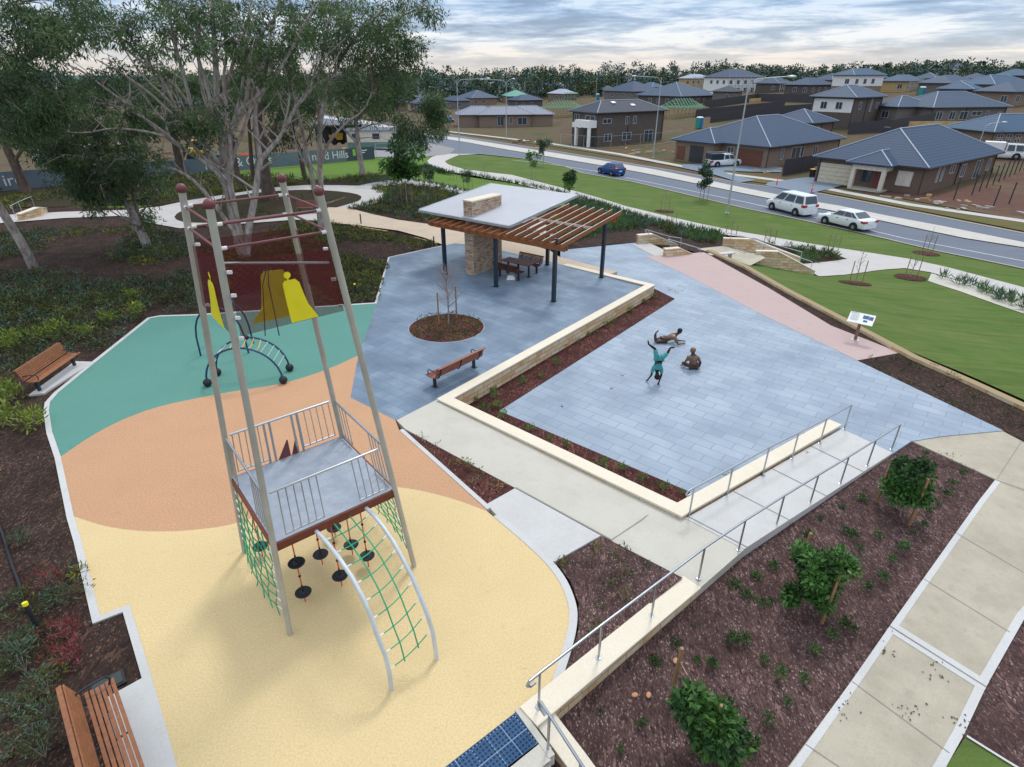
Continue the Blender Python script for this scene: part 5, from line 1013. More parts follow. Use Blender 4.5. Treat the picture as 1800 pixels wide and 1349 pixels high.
# hill rows and the far estate: K px, left px, right px, storeys, wall, roof, label
FAR = [
 ((1060, 170), 1048, 1080, 1, 'brick_grey', 'roof_dark', 'dark roofed grey house in front of the green netted frame', None),
 ((990, 178), 968, 1012, 1, 'brick_tan', 'roof_lt', 'tan house with pale roof between green sheeted roof and netted frame', None),
 ((1100, 146), 1086, 1116, 1, 'brick_dark', 'roof_blue', 'tiny dark house with blue roof at edge of the far wood', None),
 ((1250, 144), 1236, 1270, 1, 'whiter', 'roof_slate', 'white house with slate roof at the wood edge behind the pine frame', None),
 ((1330, 142), 1314, 1352, 1, 'brick_tan', 'roof_lt', 'tan house with pale roof at the wood edge behind the scaffolding', None),
 ((1400, 139), 1384, 1424, 1, 'whiter', 'roof_blue', 'white house with blue roof at the wood edge above the blue roofs', None),
 ((1475, 138), 1460, 1500, 1, 'brick_grey', 'roof_teal', 'grey house with teal roof at the wood edge left of the slim ridge lamp', None),
 ((1570, 146), 1552, 1598, 1, 'brick_tan', 'roof_slate', 'tan house with slate roof right of the slim ridge lamp', None),
 ((1640, 156), 1622, 1664, 1, 'whiter', 'roof_blue', 'white house with blue roof tucked under the ridge-top house', None),
 ((1720, 158), 1705, 1748, 1, 'brick_dark', 'roof_blue', 'dark house with blue roof right under the ridge-top house', None),
 ((960, 146), 948, 975, 1, 'brick_tan', 'roof_teal', 'tiny tan house with teal roof touching the far wood', None),
 ((1285, 180), 1262, 1305, 1, 'brick_grey', 'roof_dark', 'low dark roofed house just above the ochre wall by the black fence', None),
 ((790, 158), 778, 803, 1, 'whiter', 'roof_slate', 'tiny white house with slate roof left of the tiny grey house', None),
 ((715, 170), 700, 730, 1, 'brick_grey', 'roof_teal', 'grey house with teal roof seen over drooping gum branch', None),
 ((1005, 158), 985, 1022, 1, 'brick_tan', 'roof_slate', 'small tan house with slate roof left of the green netted frame', None),
 ((1045, 152), 1030, 1068, 1, 'brick_grey', 'roof_lt', 'pale roofed grey house peeking above the green netted frame', None),
 ((1145, 166), 1128, 1168, 1, 'brick_tan', 'roof_teal', 'tan house with teal roof between two long slate roofs', None),
 ((1225, 180), 1205, 1250, 1, 'whiter', 'roof_blue', 'white walled house with blue roof just left of the upper black fence', None),
 ((1310, 150), 1292, 1338, 1, 'brick_dark', 'roof_teal', 'teal roofed house behind the scaffolded white house', None),
 ((1395, 150), 1378, 1420, 2, 'brick_grey', 'roof_slate', 'two-storey grey house with slate roof behind the row of blue roofs', None),
 ((1460, 156), 1445, 1492, 1, 'brick_tan', 'roof_blue', 'tan house with blue roof left of the two-storey white and tan house', None),
 ((1545, 152), 1528, 1575, 1, 'brick_dark', 'roof_blue', 'dark house with blue roof right behind the two-storey white and tan house', None),
 ((1610, 146), 1590, 1640, 2, 'brick_grey', 'roof_blue', 'two-storey grey house with blue roof left of the white ridge-top house', None),
 ((1775, 188), 1750, 1850, 1, 'brick_tan', 'roof_slate', 'tan house with slate roof above long grey brick house at right edge', None),
 ((1700, 182), 1672, 1745, 1, 'brick_dark', 'roof_teal', 'dark porch fronted house with teal roof behind the long grey brick house', None),
 ((925, 150), 912, 945, 1, 'brick_grey', 'roof_blue', 'small grey house with blue roof at foot of the far trees', None),
 ((868, 152), 852, 884, 1, 'brick_tan', 'roof_lt', 'tiny tan house with pale roof at foot of the far trees', None),
 ((815, 160), 800, 832, 1, 'brick_grey', 'roof_slate', 'tiny grey house with slate roof left of the small blue roof', None),
 ((772, 172), 757, 790, 1, 'brick_tan', 'roof_teal', 'tan house with teal roof beside the bare slim pole', None),
 ((912, 192), 895, 950, 1, 'brick_dark', 'roof_blue', 'dark house with blue roof directly behind right end of the grey metal roof', None),
 ((690, 196), 668, 712, 1, 'brick_tan', 'roof_blue', 'tan house with blue roof seen between gum trunk and drooping branch', None),
 ((600, 190), 575, 640, 1, 'whiter', 'roof_lt', 'pale house seen low between the gum trunks', None),
 ((300, 200), 270, 345, 1, 'brick_tan', 'roof_slate', 'tan house with slate roof glimpsed behind limbs of the great gum', None),
 ((1275, 166), 1252, 1345, 2, 'whiter', 'roof_blue', 'two-storey white house under construction wrapped in scaffolding on the rise', 'whiter'),
 ((1366, 163), 1340, 1402, 1, 'brick_dark', 'roof_blue', 'low dark house with blue roof next to the scaffolded white house', None),
 ((1422, 168), 1396, 1478, 1, 'brick_dark', 'roof_blue', 'dark brick house with wide blue roof above the black fences', None),
 ((1492, 172), 1476, 1560, 2, 'brick_tan', 'roof_teal', 'two-storey house with white upper storey and tan lower storey on the rise', 'whiter'),
 ((1590, 162), 1562, 1672, 1, 'timber_pine', 'roof_teal', 'half-built house of pine frames under a blue roof', None),
 ((1690, 146), 1650, 1765, 2, 'whiter', 'roof_slate', 'white two-storey house with slate roof topping the ridge', 'whiter'),
 ((1665, 168), 1640, 1738, 1, 'brick_grey', 'roof_slate', 'grey house with slate roof directly below the white ridge-top house', None),
 ((1740, 172), 1718, 1830, 1, 'brick_grey', 'roof_teal', 'grey house with broad teal-blue roof at right edge of the rise', None),
 ((1795, 150), 1768, 1860, 1, 'brick_dark', 'roof_teal', 'house with bright blue roof cut by right edge under the tree line', None),
 ((1530, 140), 1505, 1590, 1, 'whiter', 'roof_lt', 'pale roofed house peeping over the ridge before the trees', None),
 ((1360, 146), 1338, 1395, 1, 'brick_tan', 'roof_slate', 'slate roofed house behind the long blue roofs on the rise', None),
 ((1435, 143), 1415, 1480, 1, 'brick_grey', 'roof_lt', 'pale sheet roofed house far behind the black fences', None),
 ((1212, 163), 1198, 1250, 2, 'timber_pine', 'roof_lt', 'two-storey pine house frame with trusses beside the white scaffolded house', None),
 ((1180, 158), 1163, 1205, 1, 'brick_tan', 'roof_lt', 'small house with very pale roof left of the pine frame', None),
 ((1120, 152), 1100, 1150, 1, 'whiter', 'roof_lt', 'white house with pale roof on the skyline left of the pine frame', None),
 ((1195, 188), 1120, 1262, 1, 'brick_dark', 'roof_slate', 'dark brick house with long slate roof behind the two-storey dark brick house', None),
 ((1110, 176), 1062, 1165, 1, 'brick_grey', 'roof_blue', 'blue roofed house rising right behind the two-storey dark brick house', None),
 ((1085, 164), 1062, 1118, 1, 'whiter', 'roof_teal', 'house with pale blue roof and blue tarp next to the green frame', None),
 ((1020, 166), 992, 1070, 2, 'timber_grn', 'roof_green', 'green netted two-storey house frame in the middle of the far estate', None),
 ((978, 160), 970, 1002, 1, 'brick_red', 'roof_lt', 'small pink roofed house beside the green netted frame', None),
 ((930, 172), 905, 968, 2, 'whiter', 'roof_slate', 'white two-storey house with dark verandas in the far estate', None),
 ((955, 160), 943, 978, 2, 'whiter', 'roof_blue', 'white two-storey house with blue roof behind the dark verandas', None),
 ((895, 182), 858, 928, 1, 'brick_tan', 'roof_green', 'house with flat green sheeted roof behind the grey metal roof', None),
 ((880, 164), 866, 900, 1, 'timber_pine', 'roof_green', 'small pine framed house below the far trees', None),
 ((848, 168), 828, 866, 1, 'brick_red', 'roof_blue', 'small house with blue roof below the far trees', None),
 ((830, 186), 803, 868, 1, 'brick_tan', 'roof_slate', 'house with light slate roof left of the grey metal roof', None),
 ((800, 192), 776, 815, 1, 'brick_grey', 'roof_blue', 'house with blue-grey roof beyond the intersection', None),
 ((745, 200), 706, 768, 1, 'brick_dark', 'roof_slate', 'dark house with slate roof partly behind drooping gum branches', None),
 ((735, 182), 716, 760, 1, 'whiter', 'roof_lt', 'pale roofed house peeking through the gum branches', None),
]
for i, (k, xl, xr, st, wl, rf, lb, up) in enumerate(FAR):
    K = GT(*k); dep = K.y * CT + (CAM_H - K.z) * ST; s = dep / F_PX
    rz = TH - .25 + .5 * ((i * 37) % 10) / 10 if xl > 1060 else math.radians(8 + (i * 53) % 28)
    D_ = max(6, (xr - k[0]) * s / math.cos(rz)); W_ = max(6, (k[0] - xl) * s / max(.35, math.sin(rz))); W_ = min(W_, 16); D_ = min(D_, 26)
    nb_ = int(D_ // 4); z2 = 3.7 if st == 2 else .9
    fb = tuple((2 + j * 4, z2, 1.5, 1.4) for j in range(nb_)) + (tuple((2.5 + j * 4, .6, 1.8, 1.7) for j in range(nb_)) if st == 2 else ())
    fa = tuple((1.8 + j * 3.6, z2, 1.4, 1.4) for j in range(int(W_ // 4)))
    W_ *= 1.12; D_ *= 1.12; h = house(k, W_, D_, st, wl, rf, lb, rz=rz, fa=fa, fb=fb, upper=up, caps=(i % 2 == 0), base=K, group='houses of the far estate')
    if 'frame' in lb or 'scaffold' in lb:
        f = MB(); HH = 3.0 * st
        for j in range(int(D_ // 2) + 1): f.bar((j * 2, -.8, -.5), (j * 2, -.8, HH + 1), .12, .12)
        for z in (1.5, 3.2, HH + .6): f.bar((0, -.8, z), (D_, -.8, z), .12, .12)
        f.build('scaffold', M['timber_grn' if 'green' in lb else 'galv'], h)
# open timber frame behind the dark two-storey house
def frame_house(pxy, W_, D_, label, mt='timber_pine', roof='roof_green', rz=.3, rh=0):
    K = GT(*pxy); h = empty('house_frame', K, rz, label, 'house frame', 'house frames under construction'); b = MB()
    for i in range(int(D_ / 1.2) + 1):
        for y in (0, W_): b.bar((i * 1.2, y, 0), (i * 1.2, y, 3), .09, .12)
    for i in range(int(W_ / 1.2) + 1):
        for x in (0, D_): b.bar((x, i * 1.2, 0), (x, i * 1.2, 3), .09, .12)
    for z in (1.4, 2.95):
        for y in (0, W_): b.bar((0, y, z), (D_, y, z), .12, .12)
        for x in (0, D_): b.bar((x, 0, z), (x, W_, z), .12, .12)
    b.build('stud_frame', M[mt], h); t = MB()
    for i in range(int(D_ / .9)):
        x = .5 + i * .9; hh = min(1, min(x, D_ - x) / (W_ / 2)) * 2.2
        t.bar((x, 0, 3.05), (x, W_ / 2, 3.05 + hh), .08, .12).bar((x, W_, 3.05), (x, W_ / 2, 3.05 + hh), .08, .12).bar((x, 0, 3.08), (x, W_, 3.08), .08, .12)
    t.build('roof_truss', M['timber_grn'], h); MB().box((D_ / 2, -.9, 2.9), (D_ * .7, 1.6, .12)).build('roof', M[roof], h); return h
frame_house((960, 208), 8, 14, 'open house frame with teal roof trusses between two finished houses'); frame_house((1170, 210), 8, 13, 'green roof-truss house frame with yellow boarding behind the dark brick house', rz=.2)
# ================================================================= FENCES, RETAINING WALLS
def fence(name, pts, h, mat, label, cat='fence', post=2.4, panel=True, th=.05):
    g = [GT(*p) for p in pts]; o = empty(name, g[0], 0, label, cat); O = g[0]
    for a, c in zip(g, g[1:]):
        n = max(1, int((c - a).length / post))
        for i in range(n):
            p, q = lerp(a, c, i / n), lerp(a, c, (i + 1) / n)
            p.z = T(p.x, p.y); q.z = T(q.x, q.y)
            if panel:
                z0 = min(p.z, q.z) - .1; b = MB(); nn = Vector((-(q - p).y, (q - p).x, 0)).normalized() * th / 2
                b.add([(*(p - O - nn).xy, z0 - O.z), (*(q - O - nn).xy, z0 - O.z), (*(q - O + nn).xy, z0 - O.z), (*(p - O + nn).xy, z0 - O.z), (*(p - O - nn).xy, p.z + h - O.z), (*(q - O - nn).xy, q.z + h - O.z), (*(q - O + nn).xy, q.z + h - O.z), (*(p - O + nn).xy, p.z + h - O.z)], [(3, 2, 1, 0), (4, 5, 6, 7), (0, 1, 5, 4), (1, 2, 6, 5), (2, 3, 7, 6), (3, 0, 4, 7)])
                b.build('panel', M[mat], o)
            MB().box(p - O + Vector((0, 0, h / 2)), (.09, .09, h + .1)).build('post', M[mat], o)
    return o
fence('boundary_fence', [(1235, 192), (1330, 178), (1455, 182)], 2.2, 'fencedk', 'upper black sheet fence on the rise below the unfinished houses', post=6)
fence('boundary_fence', [(1222, 207), (1300, 199), (1378, 192)], 2.0, 'fencedk', 'middle black sheet fence crossing the empty lots', post=6)
fence('boundary_fence', [(1248, 216), (1340, 203), (1435, 197)], 2.0, 'fencedk', 'lower black sheet fence just behind the long blue roof', post=6)
fence('boundary_fence', [(1490, 236), (1560, 232), (1640, 218)], 2.2, 'fencedk', 'dark fence running from the two-storey grey brick house to the long grey house', post=6)
fence('boundary_fence', [(1375, 309), (1437, 298)], 2.2, 'fencedk', 'short dark fence between the ute driveway and the cream garage', post=3)
fence('boundary_fence', [(1195, 280), (1206, 277)], 2.2, 'fencedk', 'small dark gate fence left of the ute driveway', post=3)
fence('post_fence', [(1676, 352), (1708, 343), (1745, 325), (1800, 298), (1850, 285)], 2.3, 'trimdk', 'row of bare black fence posts beside brown brick house', post=2.6, panel=False)
fence('post_fence', [(1745, 366), (1800, 352)], 2.3, 'trimdk', 'second row of bare black fence posts at right edge', post=3, panel=False)
def retw(pts, h, label): g = [GT(*p) for p in pts]; return wall_run('block_retaining_wall', g, .3, [p.z + h for p in g], [p.z - 1 for p in g], M['retsand'], label, cap=0)
retw([(1280, 183), (1340, 178), (1415, 175)], 1.0, 'ochre block retaining wall below the upper black fence'); retw([(1417, 176), (1452, 181)], 1.0, 'short ochre block retaining wall stepping down at end of the black fence'); retw([(1594, 226), (1680, 226), (1790, 224)], 1.3, 'long ochre block retaining wall below the grey house')
retw([(1205, 172), (1245, 176)], .7, 'small sandy retaining bank under the pine frame')
def chain_fence(pts, h, label, post=3.0):
    g = [GT(*p) for p in pts]; o = empty('wire_fence', g[0], 0, label, 'wire fence', 'temporary wire fences'); O = g[0]
    for a, c in zip(g, g[1:]):
        n = max(1, int((c - a).length / post))
        for i in range(n + 1):
            p = lerp(a, c, i / n); MB().box(p - O + Vector((0, 0, h / 2)), (.06, .06, h)).build('post', M['galv'], o)
        for z in (.1, h - .05): MB().bar(a - O + Vector((0, 0, z)), c - O + Vector((0, 0, z)), .04, .04).build('wire', M['galv'], o)
    return o
chain_fence([(985, 256), (1047, 262), (1150, 255), (1195, 248)], 2.2, 'temporary wire fence round the two-storey dark brick house')
chain_fence([(662, 280), (700, 276), (745, 268)], 2.2, 'temporary wire fence beyond the hoarding by the side street')
# ================================================================= HOARDING
def text(par, s, loc, size, rz, mat, nm='lettering', ext=.01):
    cu = bpy.data.curves.new(nm, 'FONT'); cu.body = s; cu.size = size; cu.extrude = ext; cu.materials.append(mat)
    t = bpy.data.objects.new('t', cu); C.objects.link(t); bpy.context.view_layer.update(); me = bpy.data.meshes.new_from_object(t.evaluated_get(bpy.context.evaluated_depsgraph_get())); bpy.data.objects.remove(t)
    if not me.materials: me.materials.append(mat)
    o = bpy.data.objects.new(nm, me); C.objects.link(o); o.parent = par; o.location = loc; o.rotation_euler = (PI / 2, 0, rz); return o
hp = [(-120, 346), (0, 337), (120, 326), (250, 313), (356, 306), (569, 287), (610, 283.5), (659, 279.5)]
hg = [GT(*p) for p in hp]; ho = empty('site_hoarding', hg[0], 0, 'long grey-blue printed hoarding with white letters beyond the bright lawn', 'hoarding'); O = hg[0]
for i, (a, c) in enumerate(zip(hg, hg[1:])):
    n = Vector((-(c - a).y, (c - a).x, 0)).normalized() * .03; b = MB()
    b.add([a - O - n, c - O - n, c - O + n, a - O + n] + [q + Vector((0, 0, 1.75)) for q in (a - O - n, c - O - n, c - O + n, a - O + n)], [(3, 2, 1, 0), (4, 5, 6, 7), (0, 1, 5, 4), (1, 2, 6, 5), (2, 3, 7, 6), (3, 0, 4, 7)])
    b.build('printed_sheet', M['sheet'] if i != 6 else plain('sheet_end', hexc(64, 78, 90), .8), ho)
    for t in (0, .5): MB().box(lerp(a, c, t) - O + n * 3 + Vector((0, 0, .95)), (.07, .07, 1.9)).build('post', M['galv'], ho)
def onhoard(i, px0, s, size, zo=.45):
    a, c = hg[i], hg[i + 1]; d = (c - a); d.z = 0; d.normalize(); p = PV(px0, (hp[i][1] + hp[i + 1][1]) / 2 - 8, a, c)
    n = Vector((d.y, -d.x, 0)) * .05; z = lerp(a.z, c.z, ((p - a).dot(d)) / (c - a).length) + zo
    text(ho, s, Vector((p.x, p.y, z)) + n - O, size, math.atan2(d.y, d.x), M['whitep'])
onhoard(4, 358, 'Parks & Ovals', 1.55); onhoard(4, 549, 'n', 1.55); onhoard(5, 570, 'd Hills', 1.45); onhoard(1, 6, 'iro', 1.5); onhoard(2, 128, 'P', 1.5)
a, c = hg[6], hg[7]; d = (c - a).normalized(); n = Vector((d.y, -d.x, 0)); MB().box(a - O + d * 1.4 + n * .05 + Vector((0, 0, 1.1)), (.5, .03, .9), math.atan2(d.y, d.x)).build('logo_panel', M['lime'], ho)
for k, l_ in enumerate((1.5, 1.1)): MB().box(a - O + d * (2.3 + l_ / 2) + n * .05 + Vector((0, 0, 1.3 - k * .3)), (l_, .03, .12), math.atan2(d.y, d.x)).build('print_line', M['whitep'], ho)
# ================================================================= STREET LAMPS
def lamp(bx, by, ty, side_, L_, label, grp='street lamps along the main road', r=.11, z0=None, two=False):
    B = GT(bx, by) if z0 is None else G(bx, by, z0); lo, hi = 1, 40
    for _ in range(40):
        m = (lo + hi) / 2; w = Vector((B.x, B.y, B.z + m - CAM_H)); cz = w.y * CT - w.z * ST; cy_ = w.y * ST + w.z * CT
        if 674.5 - F_PX * cy_ / cz > ty: lo = m
        else: hi = m
    H_ = m; o = empty('street_lamp', B, 0, label, 'street lamp', grp)
    MB().tube([(0, 0, 0), (0, 0, H_ * .5), (0, 0, H_)], [r, r * .75, r * .5], 10).lathe([(r * 2, 0), (r * 2, .06), (r, .1)], (0, 0, 0), 10).build('pole', M['galv'], o, smooth=True)
    def arm(s, l, zt):
        pts = [(0, 0, zt - .9), (s * .25, 0, zt - .3), (s * .7, 0, zt + .05), (s * l, -.0, zt + .25)]
        MB().tube(pts, r * .4, 8).build('arm', M['galv'], o, smooth=True)
        MB().ball((s * (l + .35), 0, zt + .24), .42, n=12, sq=(1, 1, .32)).build('lamp_head', M['galv'], o, smooth=True)
    if L_: arm(side_, L_, H_)
    if two: arm(-side_, L_ * .25, H_ + .1)
    return o
lamp(1278, 375, 140, 1, 3.6, 'tall galvanised street lamp on the lawn between shelter and white van, arm to the right')
lamp(1148, 278, 137, -1, 4.2, 'galvanised street lamp by the two-storey dark brick house, arm over the road')
lamp(808, 272, 141, 1, 5.0, 'galvanised street lamp at the tip of the curved footpath')
lamp(890, 244, 142, -1, 5.0, 'galvanised street lamp in front of the grey metal roofed house', two=True)
lamp(739, 206, 152, -1, 5.0, 'distant street lamp near the slate roofed dark house')
lamp(773, 186, 154, -1, 4.0, 'distant street lamp left of the small estate houses')
lamp(1047, 178, 128, -1, 2.5, 'slim street lamp beside the green netted frame')
lamp(1077, 158, 122, 1, 2.5, 'slim street lamp right of the green netted frame')
lamp(1166, 156, 123, 1, 0, 'bare slim pole left of the small pale roofed house'); lamp(1264, 150, 124, 1, 0, 'bare slim pole by the pine frame', r=.08)
lamp(1415, 140, 116, 1, 0, 'bare slim pole above the blue roofs', r=.1); lamp(1557, 134, 103, -1, 2.0, 'slim street lamp standing on the ridge before the trees', r=.12)
lamp(1769, 136, 112, 1, 0, 'left pole of the pair on the right ridge', r=.12); lamp(1776, 138, 110, 1, 0, 'right pole of the pair on the right ridge', r=.12)
lamp(1716, 268, 218, 1, 2.6, 'small street lamp behind the blue tiled roof at right')
lamp(783, 166, 153, 1, 0, 'bare slim pole left of far estate', r=.1); lamp(904, 158, 146, 1, 0, 'bare slim pole before the far trees', r=.1)
# ================================================================= VEHICLES
def car(name, label, cat, paint, low, cab, panes, wheels, W_=1.75, wr=.33, tail=None, head=None, glass_back=True, box=None, grp='vehicles on the road'):
    """low: (x, z_top, half width) stations rear to front; cab: (xb0, xt0, xt1, xb1, z_belt, z_roof)"""
    o = empty(name, (0, 0, 0), 0, label, cat, grp); b = MB(); zb = .24; rings = []
    for x, zt, hw in low: rings.append([(x, -hw * .9, zb), (x, -hw, zb + .16), (x, -hw, zt - .2), (x, -hw * .94, zt - .05), (x, -hw * .8, zt), (x, hw * .8, zt), (x, hw * .94, zt - .05), (x, hw, zt - .2), (x, hw, zb + .16), (x, hw * .9, zb)])
    vs = [p for r_ in rings for p in r_]; n = 10; fs = []
    for i in range(len(rings) - 1):
        for j in range(n): fs.append((i * n + j, (i + 1) * n + j, (i + 1) * n + (j + 1) % n, i * n + (j + 1) % n))
    fs += [tuple(range(n)), tuple(reversed(range((len(rings) - 1) * n, len(rings) * n)))]
    b.add(vs, fs); body = b.build('body', M[paint], o, smooth=True)
    bm = bmesh.new(); bm.from_mesh(body.data); bmesh.ops.recalc_face_normals(bm, faces=bm.faces); bm.to_mesh(body.data); bm.free()
    body.modifiers.new('bevel', 'BEVEL').width = .03
    x0, t0, t1, x1, zl, zr = cab; hb, ht = W_ / 2 * .92, W_ / 2 * .76; c = MB()
    lowp = [(x0, -hb, zl - .03), (x1, -hb, zl - .03), (x1, hb, zl - .03), (x0, hb, zl - .03)]; top = [(t0, -ht, zr), (t1, -ht, zr), (t1, ht, zr), (t0, ht, zr)]
    c.add(lowp + top, [(3, 2, 1, 0), (4, 5, 6, 7), (0, 1, 5, 4), (1, 2, 6, 5), (2, 3, 7, 6), (3, 0, 4, 7)]); cb = c.build('cabin', M[paint], o, bevel=.05)
    for s in (-1, 1):
        for (p0, p1) in panes:                      # fractions along the side
            def pt(f, g):
                lo = Vector((lerp(x0, x1, f), s * hb, zl)); hi = Vector((lerp(t0, t1, f), s * ht, zr)); return lerp(lo, hi, g) + Vector((0, s * .012, .004))
            q = [pt(p0, .1), pt(p1, .1), pt(p1, .86), pt(p0, .86)]
            if s > 0: q = q[::-1]
            quadthick(q, -.008 if False else .008).build('side_window', M['carglass'], cb)
    for (xa, xb, sgn) in ((x0, t0, -1), (x1, t1, 1)):
        if sgn < 0 and not glass_back: continue
        def pt(u, g): lo = Vector((xa, u * hb, zl)); hi = Vector((xb, u * ht, zr)); return lerp(lo, hi, g) + Vector((sgn * .015, 0, .01))
        q = [pt(-.86, .1), pt(.86, .1), pt(.86, .88), pt(-.86, .88)]
        if sgn < 0: q = q[::-1]
        quadthick(q, .008).build('rear_window' if sgn < 0 else 'windscreen', M['carglass'], cb)
    for wx in wheels:
        for s in (-1, 1):
            Mx = Matrix.Rotation(PI / 2, 3, 'X'); yy = s * (W_ / 2 - .06)
            MB().lathe([(wr + .07, -.02), (wr + .07, .02)], (wx, s * (W_ / 2 + .001), wr + .02), 20, M=Mx).build('wheel_arch', M['blackr'], o)
            w = MB().lathe([(wr * .7, -.1), (wr, -.09), (wr, .09), (wr * .7, .1)], (wx, yy, wr), 20, M=Mx).build('wheel', M['tyre'], o, smooth=True)
            MB().lathe([(.02, -.115), (wr * .3, -.11), (wr * .66, -.09), (wr * .66, .09), (wr * .3, .11), (.02, .115)], (wx, yy, wr), 12, M=Mx).build('rim', M['rim'], w)
    xr, xf = low[0][0], low[-1][0]
    for s in (-1, 1):
        if tail: MB().box((xr + .02, s * (W_ / 2 - .22), tail[0]), (.1, .34, tail[1])).box((xr + .17, s * (W_ / 2 - .035), tail[0]), (.3, .04, tail[1])).build('tail_light', M['taillight'], o, bevel=.01)
        MB().box((xf - .02, s * (W_ / 2 - .3), head or .65), (.1, .36, .16)).build('headlight', M['headlight'], o, bevel=.02)
        MB().box((x1 - .25, s * (W_ / 2 + .06), zl + .05), (.12, .16, .12)).build('mirror', M[paint], o, bevel=.02)
    MB().box((xr - .01, 0, .62), (.03, .46, .12)).build('number_plate', M['whitep'], o)
    for s in (-1, 1):
        for f in (.36, .72): MB().box((lerp(x0, x1, f), s * (W_ / 2 + .005), zl - .16), (.14, .03, .04)).build('door_handle', M['blackr'], o)
    return o
CS = 1.17
def park(o, a, b_, sc=CS):                            # rear point, front point (pixels on the ground), centre line
    A, B = GT(*a), GT(*b_); d = B - A; d.z = 0; o.location = (A.x, A.y, A.z + .02); o.rotation_euler = (0, 0, math.atan2(d.y, d.x)); o.scale = (sc,) * 3
sedan = car('white_sedan', 'white sedan with dark windows on the near lane of the road, behind the van', 'car', 'carwhite', [(0, .82, .74), (.15, .95, .82), (.9, .97, .84), (2.9, .93, .85), (3.7, .82, .83), (4.2, .72, .78), (4.35, .6, .7)], (.55, 1.25, 2.45, 3.15, .93, 1.36), ((.06, .2), (.23, .52), (.55, .93)), (.85, 3.45), W_=1.7, wr=.3, tail=(.78, .16))
park(sedan, (1527, 409), (1447, 390))
van = car('white_van', 'white passenger van with row of side windows parked on near lane', 'van', 'carwhite', [(0, 1.05, .8), (.1, 1.1, .86), (3.4, 1.08, .87), (4.1, .98, .85), (4.6, .86, .8), (4.75, .7, .74)], (.05, .32, 3.05, 3.95, 1.07, 1.85), ((.04, .3), (.34, .64), (.68, .95)), (.85, 3.8), W_=1.78, wr=.33, tail=(.98, .2))
park(van, (1422, 383), (1342, 362), 1.13)
hatch = car('blue_hatchback', 'bright blue hatchback driving away on the road near the left street lamp', 'car', 'carblue', [(0, .9, .76), (.12, 1.0, .84), (2.6, .95, .85), (3.4, .84, .83), (3.85, .7, .76), (3.95, .6, .7)], (.12, .55, 2.0, 2.85, .96, 1.44), ((.06, .26), (.3, .6), (.64, .93)), (.7, 3.15), W_=1.72, wr=.31, tail=(.86, .22))
park(hatch, (1090, 311), (1047, 301), 1.15)
ute = car('white_ute', 'white utility truck with dark metal canopy on the driveway of the long tan house', 'ute', 'carwhite', [(0, .98, .8), (.1, 1.0, .84), (3.4, 1.0, .86), (4.6, .95, .85), (4.95, .8, .8), (5.05, .65, .74)], (1.95, 2.1, 3.3, 3.95, 1.0, 1.68), ((.06, .46), (.52, .92)), (1.0, 4.0), W_=1.8, wr=.36, tail=(.8, .2), grp='vehicles on the road')
MB().box((.95, 0, 1.38), (1.85, 1.66, .76)).build('canopy', M['darksteel'], ute, bevel=.03)
for s in (-1, 1): MB().bar((.1, s * .7, 1.86), (3.2, s * .7, 1.86), .05, .05).build('roof_rack', M['galv'], ute)
park(ute, (1243, 294), (1287, 291), 1.12)
tr = car('white_crewcab_truck', 'white crew cab truck half hidden behind the blue tiled roof', 'truck', 'carwhite', [(0, .95, .85), (3, .95, .88), (4.6, 1.0, .9), (4.75, .9, .88)], (2.5, 2.55, 4.35, 4.7, .98, 1.95), ((.08, .46), (.54, .94)), (1.1, 3.9), W_=1.85, wr=.4, tail=(.8, .2))
MB().box((1.2, 0, 1.5), (2.3, 1.8, 1.2)).build('load_box', M['whitep'], tr, bevel=.03); park(tr, (1722, 277), (1768, 279), 1.15)
for a_, b2_, lab, pm in (((757, 196), (775, 198), 'distant white car near the intersection, beyond gum branches', 'carwhite'), ((788, 214), (800, 218), 'dark blue ute parked left of the grey metal roofed house', 'carblue'), ((165, 245), (185, 243), 'white car in the works yard behind the left gum trunks', 'carwhite'), ((60, 285), (85, 284), 'pale utility vehicle seen through gum leaves at far left', 'carwhite')):
    q_ = car('parked_car', lab, 'car', pm, [(0, .9, .76), (.12, 1.0, .84), (2.6, .95, .85), (3.4, .84, .83), (3.85, .7, .76)], (.12, .55, 2.0, 2.85, .96, 1.44), ((.06, .45), (.5, .93)), (.7, 3.15), W_=1.72, tail=(.86, .22), grp=None); park(q_, a_, b2_, 1.15)
# yard: shed, loader, awning, bins, toilets, cones
K = GT(612, 262); shd = empty('site_shed', K, math.radians(6), 'cream and green site shed with flat pale roof behind the hoarding', 'shed')
MB().box((5, 2.2, 1.9), (10, 4.4, 1.9)).build('wall', M['render'], shd); MB().box((5, 2.2, .6), (10.04, 4.44, .9)).build('lower_wall', plain('green_panel', hexc(96, 128, 112), .7), shd); MB().box((5, 2.2, 3.0), (10.6, 5, .2)).build('roof', M['roof_lt'], shd)
for x in (1.5, 5, 8.5): MB().box((x, -.02, 2.0), (1.2, .08, .9)).build('window', M['winglass'], shd)
K = GT(555, 258); aw = empty('yard_awning', K, math.radians(5), 'dark open awning with pale roof sheltering machines beside the site shed', 'awning')
MB().box((3.5, 3, 3.7), (9.4, 6, .18)).build('roof', M['roof_lt'], aw)
for x in (-.8, 7.8):
    for y in (.3, 5.7): MB().box((x, y, 1.8), (.2, .2, 3.6)).build('post', M['darksteel'], aw)
MB().box((3.5, 5.9, 1.8), (9, .1, 3.4)).build('back_wall', M['trimdk'], aw)
